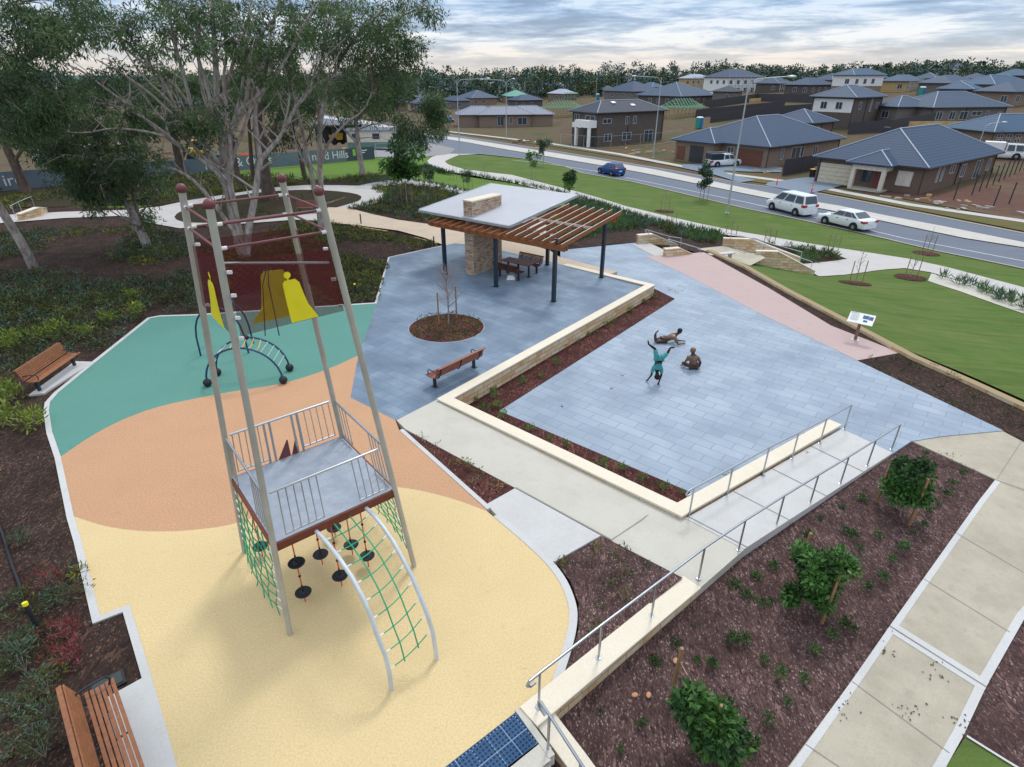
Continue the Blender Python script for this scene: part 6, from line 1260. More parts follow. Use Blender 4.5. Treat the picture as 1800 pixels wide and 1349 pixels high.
def loader(pxy, rz, label, sc=1):
    o = empty('wheel_loader', GT(*pxy), rz, label, 'loader'); o.scale = (sc,) * 3
    MB().box((0, 0, 1.2), (2.6, 1.5, .8)).box((-.9, 0, 1.7), (1.2, 1.4, .4)).build('chassis', M['yellowm'], o, bevel=.05); MB().box((.3, 0, 2.2), (1.1, 1.3, 1.3)).build('cab', M['carglass'], o, bevel=.05); MB().box((.3, 0, 2.92), (1.3, 1.5, .12)).build('cab_roof', M['yellowm'], o)
    for s in (-1, 1): MB().bar((.8, s * .5, 1.2), (2.2, s * .5, .6), .14, .2).build('boom', M['yellowm'], o)
    MB().prism([(2.1, -1.1), (2.9, -1.1), (2.9, 1.1), (2.1, 1.1)], .15, .9).build('bucket', M['trimdk'], o)
    for x in (-.9, 1.0):
        for s in (-1, 1): MB().lathe([(.3, -.2), (.62, -.18), (.62, .18), (.3, .2)], (x, s * .9, .62), 16, M=Matrix.Rotation(PI / 2, 3, 'X')).build('wheel', M['tyre'], o, smooth=True)
    return o
loader((590, 254), 2.5, 'yellow wheel loader parked under the dark awning', 1.1); loader((350, 284), .4, 'yellow loader in the works yard left of the big gum'); loader((100, 262), .5, 'yellow machine glimpsed behind the far left gum leaves', .9)
def toilet(pxy, col, label):
    o = empty('portable_toilet', GT(*pxy), .5, label, 'portable toilet', 'portable toilets'); o.scale = (1.15,) * 3
    MB().box((0, 0, 1.05), (1.1, 1.1, 2.0)).build('cabin', M[col], o, bevel=.03); MB().box((0, -.565, 1.0), (.75, .04, 1.75)).build('door', M['greenp' if col == 'bluep' else 'bluep'], o); MB().box((0, 0, 2.15), (1.15, 1.15, .2), taper=.6).build('roof', M['whitep'], o, bevel=.03); return o
toilet((1228, 226), 'greenp', 'green portable toilet behind the long tan house'); toilet((1752, 258), 'bluep', 'blue portable toilet behind the blue tiled roof'); toilet((1050, 176), 'greenp', 'small green portable toilet beside the green netted frame'); toilet((1618, 170), 'greenp', 'green portable toilet beside the pine framed house on the rise'); toilet((737, 188), 'bluep', 'teal portable toilet seen through drooping gum branches')
def bollard(pxy, label):
    o = empty('traffic_bollard', GT(*pxy), 0, label, 'traffic bollard', 'orange traffic bollards'); 
    MB().lathe([(.1, .06), (.085, .5), (.07, 1.1), (.04, 1.18)], (0, 0, 0), 12).build('post', M['orangep'], o, smooth=True); MB().lathe([(.1, .62), (.1, .76)], (0, 0, 0), 12).build('reflective_band', M['whitep'], o); MB().box((0, 0, .03), (.5, .5, .06)).build('base', M['blackr'], o); o.scale = (.95,) * 3; return o
bollard((1365, 326), 'orange bollard on the driveway verge above the white van'); bollard((1426, 340), 'orange bollard at the kerb between van and sedan')
def bin_(pxy, lid, label):
    o = empty('wheelie_bin', GT(*pxy), TH, label, 'bin', 'wheelie bins'); MB().box((0, 0, .55), (.6, .55, .95), taper=1.15).build('body', M['blackr'], o, bevel=.02); MB().box((0, 0, 1.08), (.72, .68, .08)).build('lid', M[lid], o, bevel=.02)
    MB().lathe([(.1, -.3), (.1, .3)], (.28, 0, .1), 10, M=Matrix.Rotation(PI / 2, 3, 'X')).build('wheel', M['tyre'], o); return o
bin_((1427, 312), 'yellowm', 'dark wheelie bin with yellow lid beside the cream garage'); bin_((1433, 309), 'maroon', 'dark wheelie bin with red lid against the cream garage wall')
K = GT(435, 286); q = MB().box((0, 0, .5), (1.8, .5, 1.0), taper=.6).box((0, 0, 1.05), (1.7, .12, .12)).build('water_barrier', M['orangep'], None, bevel=.05); q.location = GT(432, 284); tag(q, 'orange plastic water barrier behind the hoarding near the big gum', 'barrier')
q = MB().box((0, 0, .5), (1.4, 1.0, 1.0), taper=1.1).box((0, 0, 1.02), (1.7, 1.25, .08)).build('tool_box', M['yellowm'], None, bevel=.04); q.location = GT(612, 274); tag(q, 'yellow storage box in front of the cream and green shed', 'box')
# loose building rubbish on the lots
def debris(name, pxs, mat, n, spread, label):
    b = MB(); r = random.Random(5)
    for p in pxs:
        g = GT(*p)
        for i in range(n):
            x, y = g.x + r.gauss(0, spread), g.y + r.gauss(0, spread); b.box((x, y, T(x, y) + .08), (r.uniform(.2, 1.5), r.uniform(.1, .5), r.uniform(.06, .3)), r.uniform(0, 3))
    o = b.build(name, mat); tag(o, kind='stuff')
debris('building_debris', [(1130, 268), (1165, 270), (1640, 360), (1668, 358), (1590, 352), (1760, 372)], M['gutter'], 5, 1.2, ''); debris('building_debris', [(1125, 270), (1650, 356), (930, 262), (1110, 262), (1360, 305)], M['timber_pine'], 5, 1.5, ''); debris('building_debris', [(920, 250), (300, 270), (480, 262), (180, 262)], M['brick_red'], 16, 1.5, '')
# ================================================================= FOLIAGE
def leaf_mesh(name, cl, n, l, w, mats, parent=None, droop=.5, seed=1, flat=0.0, shell=0.35, jit=.35):
    """cl: array of (x, y, z, r).  n lance-shaped leaves per cluster, scattered through its volume"""
    r = np.random.default_rng(seed); cl = np.asarray(cl, float); K = len(cl); N = K * n
    d = r.normal(size=(N, 3)); d /= np.linalg.norm(d, axis=1)[:, None]; rad = r.random(N) ** shell
    rr = np.repeat(cl[:, 3], n); p = np.repeat(cl[:, :3], n, 0) + d * (rad * rr)[:, None] * np.array([1, 1, .8 if flat == 0 else flat])
    t = r.normal(size=(N, 3)) * .8 + d * .6; t[:, 2] -= droop * 1.6; t /= np.linalg.norm(t, axis=1)[:, None]
    s = np.cross(t, r.normal(size=(N, 3))); s /= np.linalg.norm(s, axis=1)[:, None]
    L_ = l * (1 + jit * r.uniform(-1, 1, N))[:, None]; W_ = w * (1 + jit * r.uniform(-1, 1, N))[:, None]
    v = np.stack([p, p + t * L_ * .45 + s * W_ * .5, p + t * L_, p + t * L_ * .45 - s * W_ * .5], 1).reshape(-1, 3)
    me = bpy.data.meshes.new(name); me.vertices.add(N * 4); me.vertices.foreach_set('co', v.astype(np.float32).ravel())
    me.loops.add(N * 4); me.loops.foreach_set('vertex_index', np.arange(N * 4, dtype=np.int32)); me.polygons.add(N)
    me.polygons.foreach_set('loop_start', np.arange(0, N * 4, 4, dtype=np.int32)); me.polygons.foreach_set('loop_total', np.full(N, 4, np.int32))
    mats = mats if isinstance(mats, (list, tuple)) else [mats]
    for m in mats: me.materials.append(m)
    if len(mats) > 1: me.polygons.foreach_set('material_index', np.repeat(r.integers(0, len(mats), K), n).astype(np.int32))
    me.update(calc_edges=True); me.validate()
    o = bpy.data.objects.new(name, me); C.objects.link(o); o.parent = parent; return o
TREES = []
def gum(label, base, limbs, blobs, bark_='bark', leaf='euc', seed=1, n=120, ll=.34, lw=.075, crad=.8, name='gum_tree', group='gum trees', twigs=True, drift=0.0):
    """limbs: (pixel polyline, r0, r1, depth change along it); blobs: (cx, cy, rx, ry, depth offset, depth spread, count)"""
    r = random.Random(seed); Y0 = base.y; o = empty(name, base, 0, label, 'tree', group); b = MB(); pts_all = []
    for (pl, r0, r1, dz) in limbs:
        pl = smooth(pl, 1); k = len(pl); P = []
        for i, q in enumerate(pl): P.append(PY(q[0], q[1], Y0 + dz[0] + (dz[1] - dz[0]) * i / (k - 1) + r.gauss(0, .05)) - base)
        if abs(pl[0][1]) > 0 and dz[0] == 0 and r0 > .14: P[0].z = min(P[0].z, -.1)
        rs = [lerp(r0, r1, i / (k - 1)) for i in range(k)]; b.tube(P, rs, 9); pts_all += [(p, rs[i]) for i, p in enumerate(P) if i > k * .35 or len(limbs) < 3]
        for i in range(1, k - 1):                      # side shoots
            if r.random() < .55 and rs[i] < .2 and twigs:
                a = P[i]; dr = Vector((r.gauss(0, .8), r.gauss(0, .6), r.uniform(.3, 1.2))).normalized(); L_ = r.uniform(1.0, 2.8)
                q = [a, a + dr * L_ * .4 + Vector((0, 0, .1)), a + dr * L_ + Vector((r.gauss(0, .3), 0, .3))]; b.tube(q, [rs[i] * .5, rs[i] * .35, .015], 6); pts_all.append((q[2], .02)); pts_all.append((q[1], .03))
    cl = []; tw = MB()
    for (cx_, cy_, rx, ry, dz, ds_, cnt) in blobs:
        for _ in range(cnt):
            a = r.uniform(0, 2 * PI); k = math.sqrt(r.random()); p = PY(cx_ + rx * k * math.cos(a), cy_ + ry * k * math.sin(a), Y0 + dz + r.gauss(0, ds_)) - base
            cl.append((p.x, p.y, p.z, crad * r.uniform(.55, 1.25)))
            if twigs:
                c = min(pts_all, key=lambda q: (q[0] - p).length + (3 if q[0].z > p.z + .6 else 0)); a0 = c[0]; mid = lerp(a0, p, .55) + Vector((r.gauss(0, .2), r.gauss(0, .2), .15 + .08 * (a0 - p).length))
                tw.tube([a0, mid, p + Vector((0, 0, -.1))], [min(.055, .018 + .008 * (p - a0).length), .022, .008], 5, cap=False)
    tk = b.build('trunk', M[bark_], o, smooth=True)
    if twigs and tw.v: tw.build('branches', M['twig'], o, smooth=True)
    leaf_mesh('crown', cl, n, ll, lw, [M[leaf], M['eucdk']] if leaf == 'euc' else M[leaf], o, droop=.55, seed=seed)
    return o
B = lambda x, y: GT(x, y)
g0 = G(430, 452, 0)
gum('great multi-stemmed gum with pale grey trunks spreading behind the climbing tower', g0, [
 ([(429, 453), (420, 420), (410, 376), (404, 339), (397, 300), (390, 243), (383, 187), (380, 133), (377, 67), (372, 10), (370, -60)], .36, .07, (0, 1)),
 ([(434, 452), (436, 405), (445, 365), (451, 325), (455, 295), (459, 278)], .22, .15, (0, .4)),
 ([(459, 280), (476, 261), (495, 238), (520, 187), (545, 158), (567, 142), (600, 128)], .14, .05, (.4, 1)),
 ([(458, 280), (452, 240), (447, 200), (455, 150), (470, 90), (480, 40), (500, -20)], .15, .05, (.4, 2)),
 ([(404, 335), (405, 284), (403, 232), (420, 193), (450, 174), (480, 140), (500, 110), (533, 45), (560, 5)], .17, .04, (0, -1)),
 ([(400, 335), (381, 299), (358, 259), (343, 235), (335, 180), (322, 130), (313, 98), (300, 40), (290, -20)], .17, .05, (0, 1)),
 ([(417, 412), (395, 385), (363, 341), (336, 313), (304, 296), (270, 290), (235, 280)], .15, .045, (0, -1.5)),
 ([(398, 322), (370, 293), (325, 263), (290, 240), (233, 190), (190, 160), (150, 128), (110, 110)], .14, .04, (0, -1)),
 ([(385, 290), (350, 230), (312, 197), (295, 160), (277, 127), (233, 83), (187, 47), (150, 0)], .13, .04, (0, 1.5)),
 ([(384, 190), (400, 150), (412, 100), (430, 60), (440, 10)], .13, .04, (1, 2)), ([(388, 235), (360, 180), (350, 120), (348, 60), (345, 0)], .14, .05, (.5, 2)),
 ([(403, 235), (430, 190), (438, 140), (440, 93), (467, 48), (500, 15)], .13, .04, (0, -1)), ([(330, 180), (300, 140), (250, 110), (200, 70), (160, 60)], .09, .03, (1, 0)),
 ([(366, 70), (340, 30), (300, 10), (250, -20)], .09, .03, (1, 0)),
 ([(290, 240), (250, 230), (200, 225), (150, 235), (110, 232)], .08, .03, (-1, -1.5)), ([(392, 260), (375, 200), (362, 150), (350, 100), (330, 50)], .1, .03, (0, 1)), ([(395, 240), (398, 190), (392, 140), (400, 90), (395, 40), (398, -10)], .12, .03, (0, 1)), ([(415, 200), (428, 150), (425, 100), (440, 60), (455, 20)], .1, .03, (0, -1)), ([(340, 230), (300, 200), (260, 160), (215, 130), (170, 105)], .1, .03, (.5, 0)), ([(322, 262), (280, 225), (240, 200), (200, 185), (160, 180)], .08, .03, (-.5, -1)),
 ([(350, 240), (320, 210), (290, 170), (255, 140), (220, 90), (200, 50)], .1, .03, (.5, 2)), ([(453, 180), (470, 150), (478, 110), (500, 70), (515, 30)], .09, .03, (.5, 1)), ([(495, 238), (505, 200), (510, 160), (500, 120)], .08, .03, (.6, 1)), ([(520, 187), (540, 170), (556, 120), (560, 80), (575, 40)], .07, .025, (.6, 0)), ([(381, 299), (352, 270), (318, 235), (280, 205), (250, 165)], .11, .04, (0, .5)), ([(404, 300), (414, 260), (430, 225), (440, 190), (445, 150), (462, 110)], .12, .04, (0, .5))],
 [(300, 50, 120, 55, 0, 2.0, 60), (390, 50, 80, 55, 0, 2, 36), (480, 50, 70, 55, 0, 2, 36), (430, 120, 60, 50, 1, 1.5, 12), (240, 140, 60, 40, 0, 2, 16), (270, 190, 60, 35, 1, 1.5, 16), (150, 40, 90, 40, 1, 2, 26), (350, 215, 50, 30, -1, .8, 16), (345, 240, 40, 20, -1.5, .6, 8), (250, 290, 70, 35, -1.5, 1, 18), (140, 190, 60, 50, 0, 1.5, 24), (520, 120, 60, 50, 1, 1.5, 18), (560, 40, 50, 50, 0, 1.5, 18)], seed=3, n=80, ll=.29, lw=.06, crad=.66)
g1 = G(568, 412, 0)
gum('slender pale two-stemmed gum rising between tower and shelter', g1, [
 ([(569, 413), (563, 393), (560, 356), (552, 330), (546, 300), (539, 268), (531, 228), (522, 190), (515, 150), (512, 100), (505, 50)], .22, .05, (0, 0)),
 ([(571, 413), (568, 370), (564, 331), (562, 284), (562, 222), (570, 180), (578, 151), (596, 110), (613, 80), (640, 50), (670, 20)], .22, .05, (0, 1)),
 ([(564, 290), (575, 255), (590, 235), (610, 215), (640, 195), (655, 160)], .11, .04, (0, -1)), ([(562, 225), (558, 170), (560, 120), (575, 70), (580, 20)], .11, .03, (1, 0)),
 ([(578, 151), (610, 130), (650, 110), (690, 85), (730, 70)], .08, .03, (1, 2)), ([(613, 80), (660, 60), (700, 30), (745, 10)], .07, .02, (1, 0)), ([(545, 300), (525, 270), (515, 235), (510, 205)], .07, .03, (0, 0))],
 [(590, 60, 70, 60, 0, 1.8, 40), (650, 50, 70, 50, 0, 1.8, 44), (700, 40, 50, 45, 0, 1.5, 26), (640, 120, 70, 45, 0, 1.5, 34), (700, 110, 45, 35, 0, 1, 16), (745, 20, 30, 25, 0, .8, 7), (725, 85, 25, 30, 0, .8, 7), (580, 150, 50, 40, 1, 1.2, 16), (540, 200, 30, 30, 0, 1, 7), (660, 170, 40, 25, 1, 1, 10)], seed=5, n=75, crad=.78, ll=.3, lw=.06)
g2 = GT(638, 311)
gum('single straight grey gum standing at edge of the bright lawn', g2, [
 ([(638, 311), (636, 295), (632, 270), (628, 235), (624, 200), (628, 170), (640, 140), (655, 110)], .36, .08, (0, 0)), ([(630, 255), (612, 235), (600, 222), (590, 200)], .16, .05, (0, 0)), ([(626, 210), (650, 190), (668, 172), (690, 150)], .14, .04, (0, 0)),
 ([(626, 230), (660, 216), (700, 222), (735, 228), (750, 215)], .09, .03, (0, -2)), ([(668, 217), (700, 205), (740, 185), (765, 178)], .07, .03, (-.5, -2))],
 [(640, 165, 60, 35, 0, 2, 44), (610, 190, 40, 25, 0, 1.5, 20), (690, 160, 40, 25, 0, 1.5, 26), (680, 205, 30, 14, 0, 1, 10), (708, 238, 14, 24, -1.5, .8, 18), (738, 248, 12, 22, -1.5, .8, 16), (758, 200, 20, 30, -2, .8, 30), (765, 175, 14, 12, -2, .8, 8), (770, 225, 9, 18, -2, .6, 10), (650, 130, 50, 30, 0, 2, 24)], seed=7, n=80, ll=.42, lw=.09, crad=1.1)
gum('leaning gum with charred base and pale flaking bark in the left bed', G(258, 432, 0), [
 ([(259, 432), (247, 405), (232, 372), (214, 345), (196, 310), (180, 270), (165, 230)], .3, .1, (0, -1)), ([(252, 425), (245, 390), (238, 355), (232, 325), (228, 280), (220, 240)], .16, .07, (0, 0)), ([(214, 345), (190, 330), (150, 320), (120, 300)], .1, .03, (0, -1)), ([(235, 340), (260, 320), (280, 300)], .08, .03, (0, 0)), ([(165, 232), (130, 200), (90, 190)], .08, .03, (-1, -2))],
 [(180, 300, 60, 40, -.5, 1.2, 46), (240, 330, 50, 35, 0, 1, 20), (165, 350, 40, 28, -1, 1, 16), (110, 270, 50, 35, -1, 1.5, 32), (130, 310, 40, 30, -1, 1, 14), (215, 240, 60, 30, 0, 1.2, 18), (240, 385, 30, 22, 0, .6, 7), (60, 230, 50, 40, -1, 1.5, 30), (140, 240, 60, 30, -.5, 1.2, 26)], seed=11, n=110, crad=.75, ll=.28, lw=.055)
gum('pale leaning gum trunk entering from left edge above mulch', G(56, 470, 0), [
 ([(60, 472), (45, 440), (22, 402), (0, 366), (-30, 320), (-60, 250), (-80, 150), (-90, 50), (-95, -50)], .26, .12, (0, -3)), ([(-60, 250), (-20, 190), (20, 140), (45, 110)], .12, .03, (-2, -3)), ([(-85, 100), (-30, 50), (30, 10), (80, -20)], .12, .03, (-2.5, -4))],
 [(40, 60, 80, 70, -4, 1.5, 46), (20, 160, 60, 60, -4, 1.5, 34), (90, 190, 50, 40, -3, 1.5, 18), (30, 230, 50, 25, -3, 1.2, 12), (120, 40, 50, 50, -3, 1.5, 16)], seed=13, n=135, crad=.75, ll=.26, lw=.05)
gum('dark rough-barked gum at far left before the hoarding', GT(44, 337), [([(46, 338), (36, 312), (24, 285), (12, 262), (4, 235), (0, 180)], .5, .2, (0, 0)), ([(24, 285), (40, 262), (60, 230)], .2, .08, (0, 0))], [(10, 190, 60, 30, 0, 2, 16), (70, 215, 40, 20, 0, 2, 10)], 'barkdk', seed=17, ll=.5, lw=.12, crad=1.1)
gum('thick brown trunk standing inside the oval garden loop', G(476, 353, -.05), [([(478, 355), (470, 330), (464, 300), (458, 262), (452, 215), (455, 160), (460, 110)], .66, .25, (0, 0)), ([(458, 262), (480, 230), (500, 180), (510, 130)], .25, .1, (0, 1))], [(470, 110, 60, 40, 1, 2, 24), (500, 170, 40, 30, 1, 1.5, 10)], 'barkdk', seed=19, ll=.42, lw=.1, crad=1.0)
gum('stout dark gum trunk behind left limbs of the great gum', GT(322, 318), [([(324, 319), (320, 303), (316, 288), (308, 255), (300, 200), (305, 150)], .55, .2, (0, 0)), ([(316, 288), (330, 255), (345, 210)], .22, .08, (0, 0))], [(310, 160, 70, 35, 0, 2.5, 26), (270, 215, 40, 25, 0, 2, 10)], 'barkdk', seed=23, ll=.5, lw=.12, crad=1.2)
gum('slim dark gum just right of the great gum, before the white letters', GT(421, 332), [([(424, 333), (416, 300), (411, 270), (408, 230), (405, 180)], .3, .12, (0, 0)), ([(411, 270), (425, 240), (440, 200)], .12, .05, (0, 0))], [(420, 170, 50, 35, 0, 2, 16)], 'barkdk', seed=29, ll=.5, lw=.12, crad=1.1)
gum('thin pale leaning sapling gum between the left gums', GT(251, 329), [([(252, 330), (247, 305), (243, 288), (238, 272), (236, 240)], .13, .05, (0, 0))], [(240, 245, 30, 20, 0, 1, 9)], seed=31, ll=.4, lw=.1)
gum('far brown gum trunk half hidden by leaves in the works yard', GT(203, 258), [([(205, 259), (196, 235), (186, 205), (178, 180)], .4, .15, (0, 0))], [(180, 175, 50, 30, 0, 2, 16)], 'barkdk', seed=37, ll=.6, lw=.15, crad=1.4)
gum('pale trunked gum right of thick brown trunk at lawn edge', GT(537, 318), [([(538, 319), (533, 300), (528, 270), (520, 240), (505, 200), (500, 160)], .3, .1, (0, 0)), ([(528, 270), (545, 240), (560, 200)], .12, .05, (0, 0))], [(510, 180, 50, 40, 0, 2, 18), (490, 240, 26, 24, 0, 1, 7)], 'barkdk', seed=41, ll=.45, lw=.11, crad=1.0)
gum('brown gum left of thick brown trunk, near the loop path', GT(447, 322), [([(448, 323), (442, 290), (440, 250), (436, 200), (432, 150)], .26, .1, (0, 0))], [(440, 170, 40, 40, 0, 2, 12)], 'barkdk', seed=43, ll=.5, lw=.12, crad=1.1)
# distant wood behind the estate, one mass ----------------------------------------
r = random.Random(77); cl = []; tk = MB(); cl2 = []
for i in range(1150):
    x = r.uniform(-620, 760); row = r.choice((0, 1, 2)); y = 360 + row * 28 + r.uniform(-14, 14) - .0004 * (x - 60) ** 2
    if x > 150: y -= (x - 150) * .12
    z = T(x, y) if y < 470 else T(x, 470); h = r.uniform(5, 9) + row * 1.5 + 5.5 * min(1, max(0, (150 - x) / 150)) + (2 if 20 < x < 150 and row == 2 else 0)
    tk.tube([(x, y, z - 1), (x + r.gauss(0, .6), y, z + h * .7)], [.35, .15], 5, cap=False)
    for k in range(9): cl.append((x + r.gauss(0, 2.9), y + r.gauss(0, 2.2), z + h * (r.uniform(.05, .98)), r.uniform(1.5, 2.9)))
for i in range(420):
    x = r.uniform(-620, 760); y = 352 + r.uniform(-8, 8) - .0004 * (x - 60) ** 2 - (max(0, x - 150) * .12); z = T(x, y)
    for k in range(3): cl.append((x + r.gauss(0, 3), y, z + r.uniform(.5, 4), r.uniform(2.0, 3.2)))
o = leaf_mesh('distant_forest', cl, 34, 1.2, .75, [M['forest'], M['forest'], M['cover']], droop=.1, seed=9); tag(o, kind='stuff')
o = tk.build('distant_tree_trunks', M['bark']); tag(o, kind='stuff')
# ================================================================= GROUND COVER (stuff)
def cover(name, poly, spacing, mats, l, w, rad, n, dens=None, seed=1, off=0.0, z=None, droop=-.4, hmin=.0):
    r = random.Random(seed); P = px(poly, z); x0, x1 = min(p.x for p in P), max(p.x for p in P); y0, y1 = min(p.y for p in P), max(p.y for p in P); pts = [(p.x, p.y) for p in P]; cl = []
    x = x0
    while x < x1:
        y = y0
        while y < y1:
            a, c = x + r.uniform(-.5, .5) * spacing, y + r.uniform(-.5, .5) * spacing
            if inpoly(a, c, pts) and (dens is None or r.random() < dens(a, c)):
                s = r.uniform(.7, 1.3) * rad; cl.append((a, c, (T(a, c) if z is None else z) + off + s * .35, s))
            y += spacing
        x += spacing
    o = leaf_mesh(name, cl, n, l, w, mats, droop=droop, seed=seed, flat=.6); tag(o, kind='stuff'); return o
from mathutils import noise as mn
def nz_(s, a, b_, o=0): return lambda x, y: min(1, max(0, (mn.noise(Vector((x * s, y * s, o))) + b_) * a))
LB = [(-500, 420), (100, 405), (240, 400), (300, 410), (380, 440), (345, 548), (262, 553), (160, 632), (120, 634), (60, 640), (-500, 900)]
cover('ground_cover', LB, .40, [M['cover'], M['coverb'], M['cover']], .17, .05, .27, 26, nz_(.16, 3.2, .3), 3, z=0)
cover('ground_cover', LB, .5, [M['covery'], M['cover']], .16, .05, .24, 26, nz_(.2, 3, -.02, 5), 4, z=0)
cover('ground_cover', [(-300, 640), (60, 700), (80, 760), (130, 950), (165, 1100), (225, 1075), (110, 1205), (100, 1349), (-600, 1500)], .5, [M['coverb'], M['cover'], M['covery']], .12, .035, .24, 60, nz_(.35, 2.0, -.12, 9), 5, z=0)
MB_ = [(430, 425), (517, 390), (577, 392), (616, 399), (766, 431), (684, 450), (664, 528), (480, 545), (380, 545), (380, 440)]
cover('ground_cover', MB_, .36, [M['cover'], M['cover'], M['covery']], .17, .05, .22, 28, nz_(.2, 4, .35), 6, z=0)
cover('bed_planting', [(650, 332), (700, 325), (768, 331), (824, 348), (905, 395), (950, 415), (967, 438), (905, 418), (777, 396), (700, 384), (616, 368), (665, 358), (681, 349)], .62, [M['cover'], M['coverb'], M['cover'], M['covery']], .3, .06, .3, 30, lambda x, y: .95, 7)
cover('bed_planting', [(985, 436), (965, 415), (985, 395), (1000, 348), (1060, 364), (1100, 379), (1183, 400), (1270, 416), (1268, 427), (1242, 431), (1190, 416), (1150, 398), (1117, 404)], .55, [M['cover'], M['coverb'], M['leafg']], .38, .06, .32, 34, lambda x, y: .92, 8, droop=-.8)
cover('bed_planting', [(1339, 428), (1367, 433), (1456, 444), (1486, 455), (1408, 462), (1372, 440)], .6, [M['blade'], M['cover']], .42, .06, .3, 34, lambda x, y: .8, 9, droop=-.8)
cover('bed_planting', [(0, 350), (280, 330), (560, 321), (640, 310), (720, 306), (640, 322), (540, 324), (381, 342), (240, 362), (0, 372)], .7, [M['cover'], M['covery']], .3, .07, .34, 26, nz_(.12, 4, .25), 10)
cover('bed_planting', [(-200, 340), (150, 322), (330, 308), (560, 320), (280, 330), (0, 350)], 1.1, [M['cover'], M['covery']], .45, .1, .5, 26, nz_(.1, 4, .2), 12)
cover('bed_planting', [(320, 379), (400, 351), (560, 337), (628, 345), (560, 370), (420, 388)], .8, M['cover'], .3, .06, .22, 16, nz_(.3, 2, .1), 11)
cover('circle_planting', [(722, 576), (735, 559), (785, 551), (835, 558), (849, 575), (840, 592), (785, 601), (730, 593)], .24, [M['cover'], M['covery']], .14, .025, .12, 16, lambda x, y: .75, 12, z=.02)
cover('swale_planting', [(1640, 484), (1800, 530), (1950, 580), (1950, 600), (1800, 548), (1636, 492)], .75, [M['blade'], M['coverb']], .55, .06, .3, 36, lambda x, y: .8, 13, droop=-1.0)
cover('wedge_planting', [(735, 768), (905, 860), (858, 880)], .42, [M['cover'], M['covery']], .12, .03, .16, 22, lambda x, y: .8, 14, z=-.0)
cover('wedge_planting', [(980, 988), (1056, 945), (1190, 1014), (1010, 1150), (1015, 1060)], .42, [M['cover'], M['covery']], .12, .03, .16, 26, lambda x, y: .55, 15, z=-.05)
cover('low_planting', [(1510, 634), (1590, 622), (1700, 674), (1900, 766), (1900, 830), (1764, 755)], .6, [M['cover']], .12, .03, .14, 22, lambda x, y: .6, 16, z=LO)
# strap leaved edging plants in a row along the walks
def row(name, pl, sp, mats, l, w, rad, n, seed, off=0):
    g = [GT(*p) for p in pl]; cl = []; r = random.Random(seed)
    for a, c in zip(g, g[1:]):
        k = max(1, int((c - a).length / sp))
        for i in range(k):
            p = lerp(a, c, (i + r.uniform(-.2, .2)) / k); cl.append((p.x + r.gauss(0, .08), p.y + r.gauss(0, .08), T(p.x, p.y) + .15, rad * r.uniform(.8, 1.2)))
    o = leaf_mesh(name, cl, n, l, w, mats, droop=-1.2, seed=seed, flat=.5); tag(o, kind='stuff')
row('edging_plants', [(800, 308), (834, 312), (900, 324), (960, 336), (1000, 347)], .7, [M['blade'], M['coverb']], .5, .06, .22, 30, 21); row('edging_plants', [(634, 327), (681, 321), (715, 319), (768, 328), (828, 343), (880, 365)], .6, [M['coverb']], .4, .06, .2, 28, 22)
row('edging_plants', [(1010, 350), (1060, 364), (1100, 379), (1183, 400), (1268, 416)], .5, [M['blade'], M['coverb']], .5, .06, .26, 34, 23); row('edging_plants', [(684, 344), (670, 357), (640, 365), (617, 371)], .6, [M['blade']], .4, .06, .2, 26, 24)
row('shrub_bank', [(735, 300), (750, 296), (765, 300), (780, 306), (800, 309)], .5, [M['coverb'], M['leafdk']], .35, .09, .6, 60, 25); row('shrub_bank', [(725, 306), (745, 303), (760, 306)], .5, [M['coverb']], .35, .09, .5, 60, 26)
# ================================================================= INDIVIDUAL PLANTS
def tuft(name, n, l, w, mats, label, group, seed, droop=-.5, rad=.14, cat='shrub', stem=True):
    o = empty(name, (0, 0, 0), 0, label, cat, group); r = random.Random(seed); cl = [(r.gauss(0, rad * .5), r.gauss(0, rad * .5), rad * r.uniform(.6, 1.5), rad) for _ in range(5)]
    leaf_mesh('foliage', cl, n, l, w, mats, o, droop=droop, seed=seed)
    b = MB(); [b.tube([(0, 0, -.02), (c[0] * .5, c[1] * .5, c[2] * .5), (c[0], c[1], c[2])], .006, 5) for c in cl]; b.build('stem', M['twig'], o); return o
def scatter(protos, pts, z, grp, lab, seed=1, s0=.8, s1=1.3, zf=None):
    r = random.Random(seed)
    for p in pts:
        g = G(p[0], p[1], z); s = r.choice(protos); place(s, g, r.uniform(0, 6), lab, grp, sc=r.uniform(s0, s1))
GA = [(1283, 1040), (1382, 925), (1420, 945), (1441, 917), (1398, 980), (1358, 1001), (1327, 1018), (1353, 1060), (1292, 1036), (1220, 1108), (1186, 1140), (1313, 1053), (1341, 1065), (1378, 1044), (1480, 895), (1484, 937), (1499, 948), (1541, 945), (1510, 967), (1583, 967), (1567, 990), (1550, 1020), (1525, 1036), (1496, 1000), (1621, 926), (1606, 940), (1627, 800), (1641, 824), (1690, 836), (1673, 853), (1664, 873), (1647, 889), (1632, 902), (1283, 1130), (1253, 1170), (1340, 1165), (1308, 1130), (1370, 1190), (1463, 1120), (1484, 1100), (1410, 1195), (1383, 1236), (1350, 1270), (1317, 1310), (1250, 1170), (1146, 1165), (1151, 1175), (1055, 1260), (1090, 1320), (1130, 1275), (1279, 1240), (1320, 1320), (1500, 1180 - 70), (1512, 880), (1225, 1165), (1460, 1046), (1433, 1150)]
gp = [tuft('garden_seedling', 22, .085, .035, [M['leafg'], M['leafdk']], 'small green seedling shrub dotted across the mulch garden beside the ramp', 'seedling shrubs in the mulch garden', 50 + i, rad=.12) for i in range(3)]
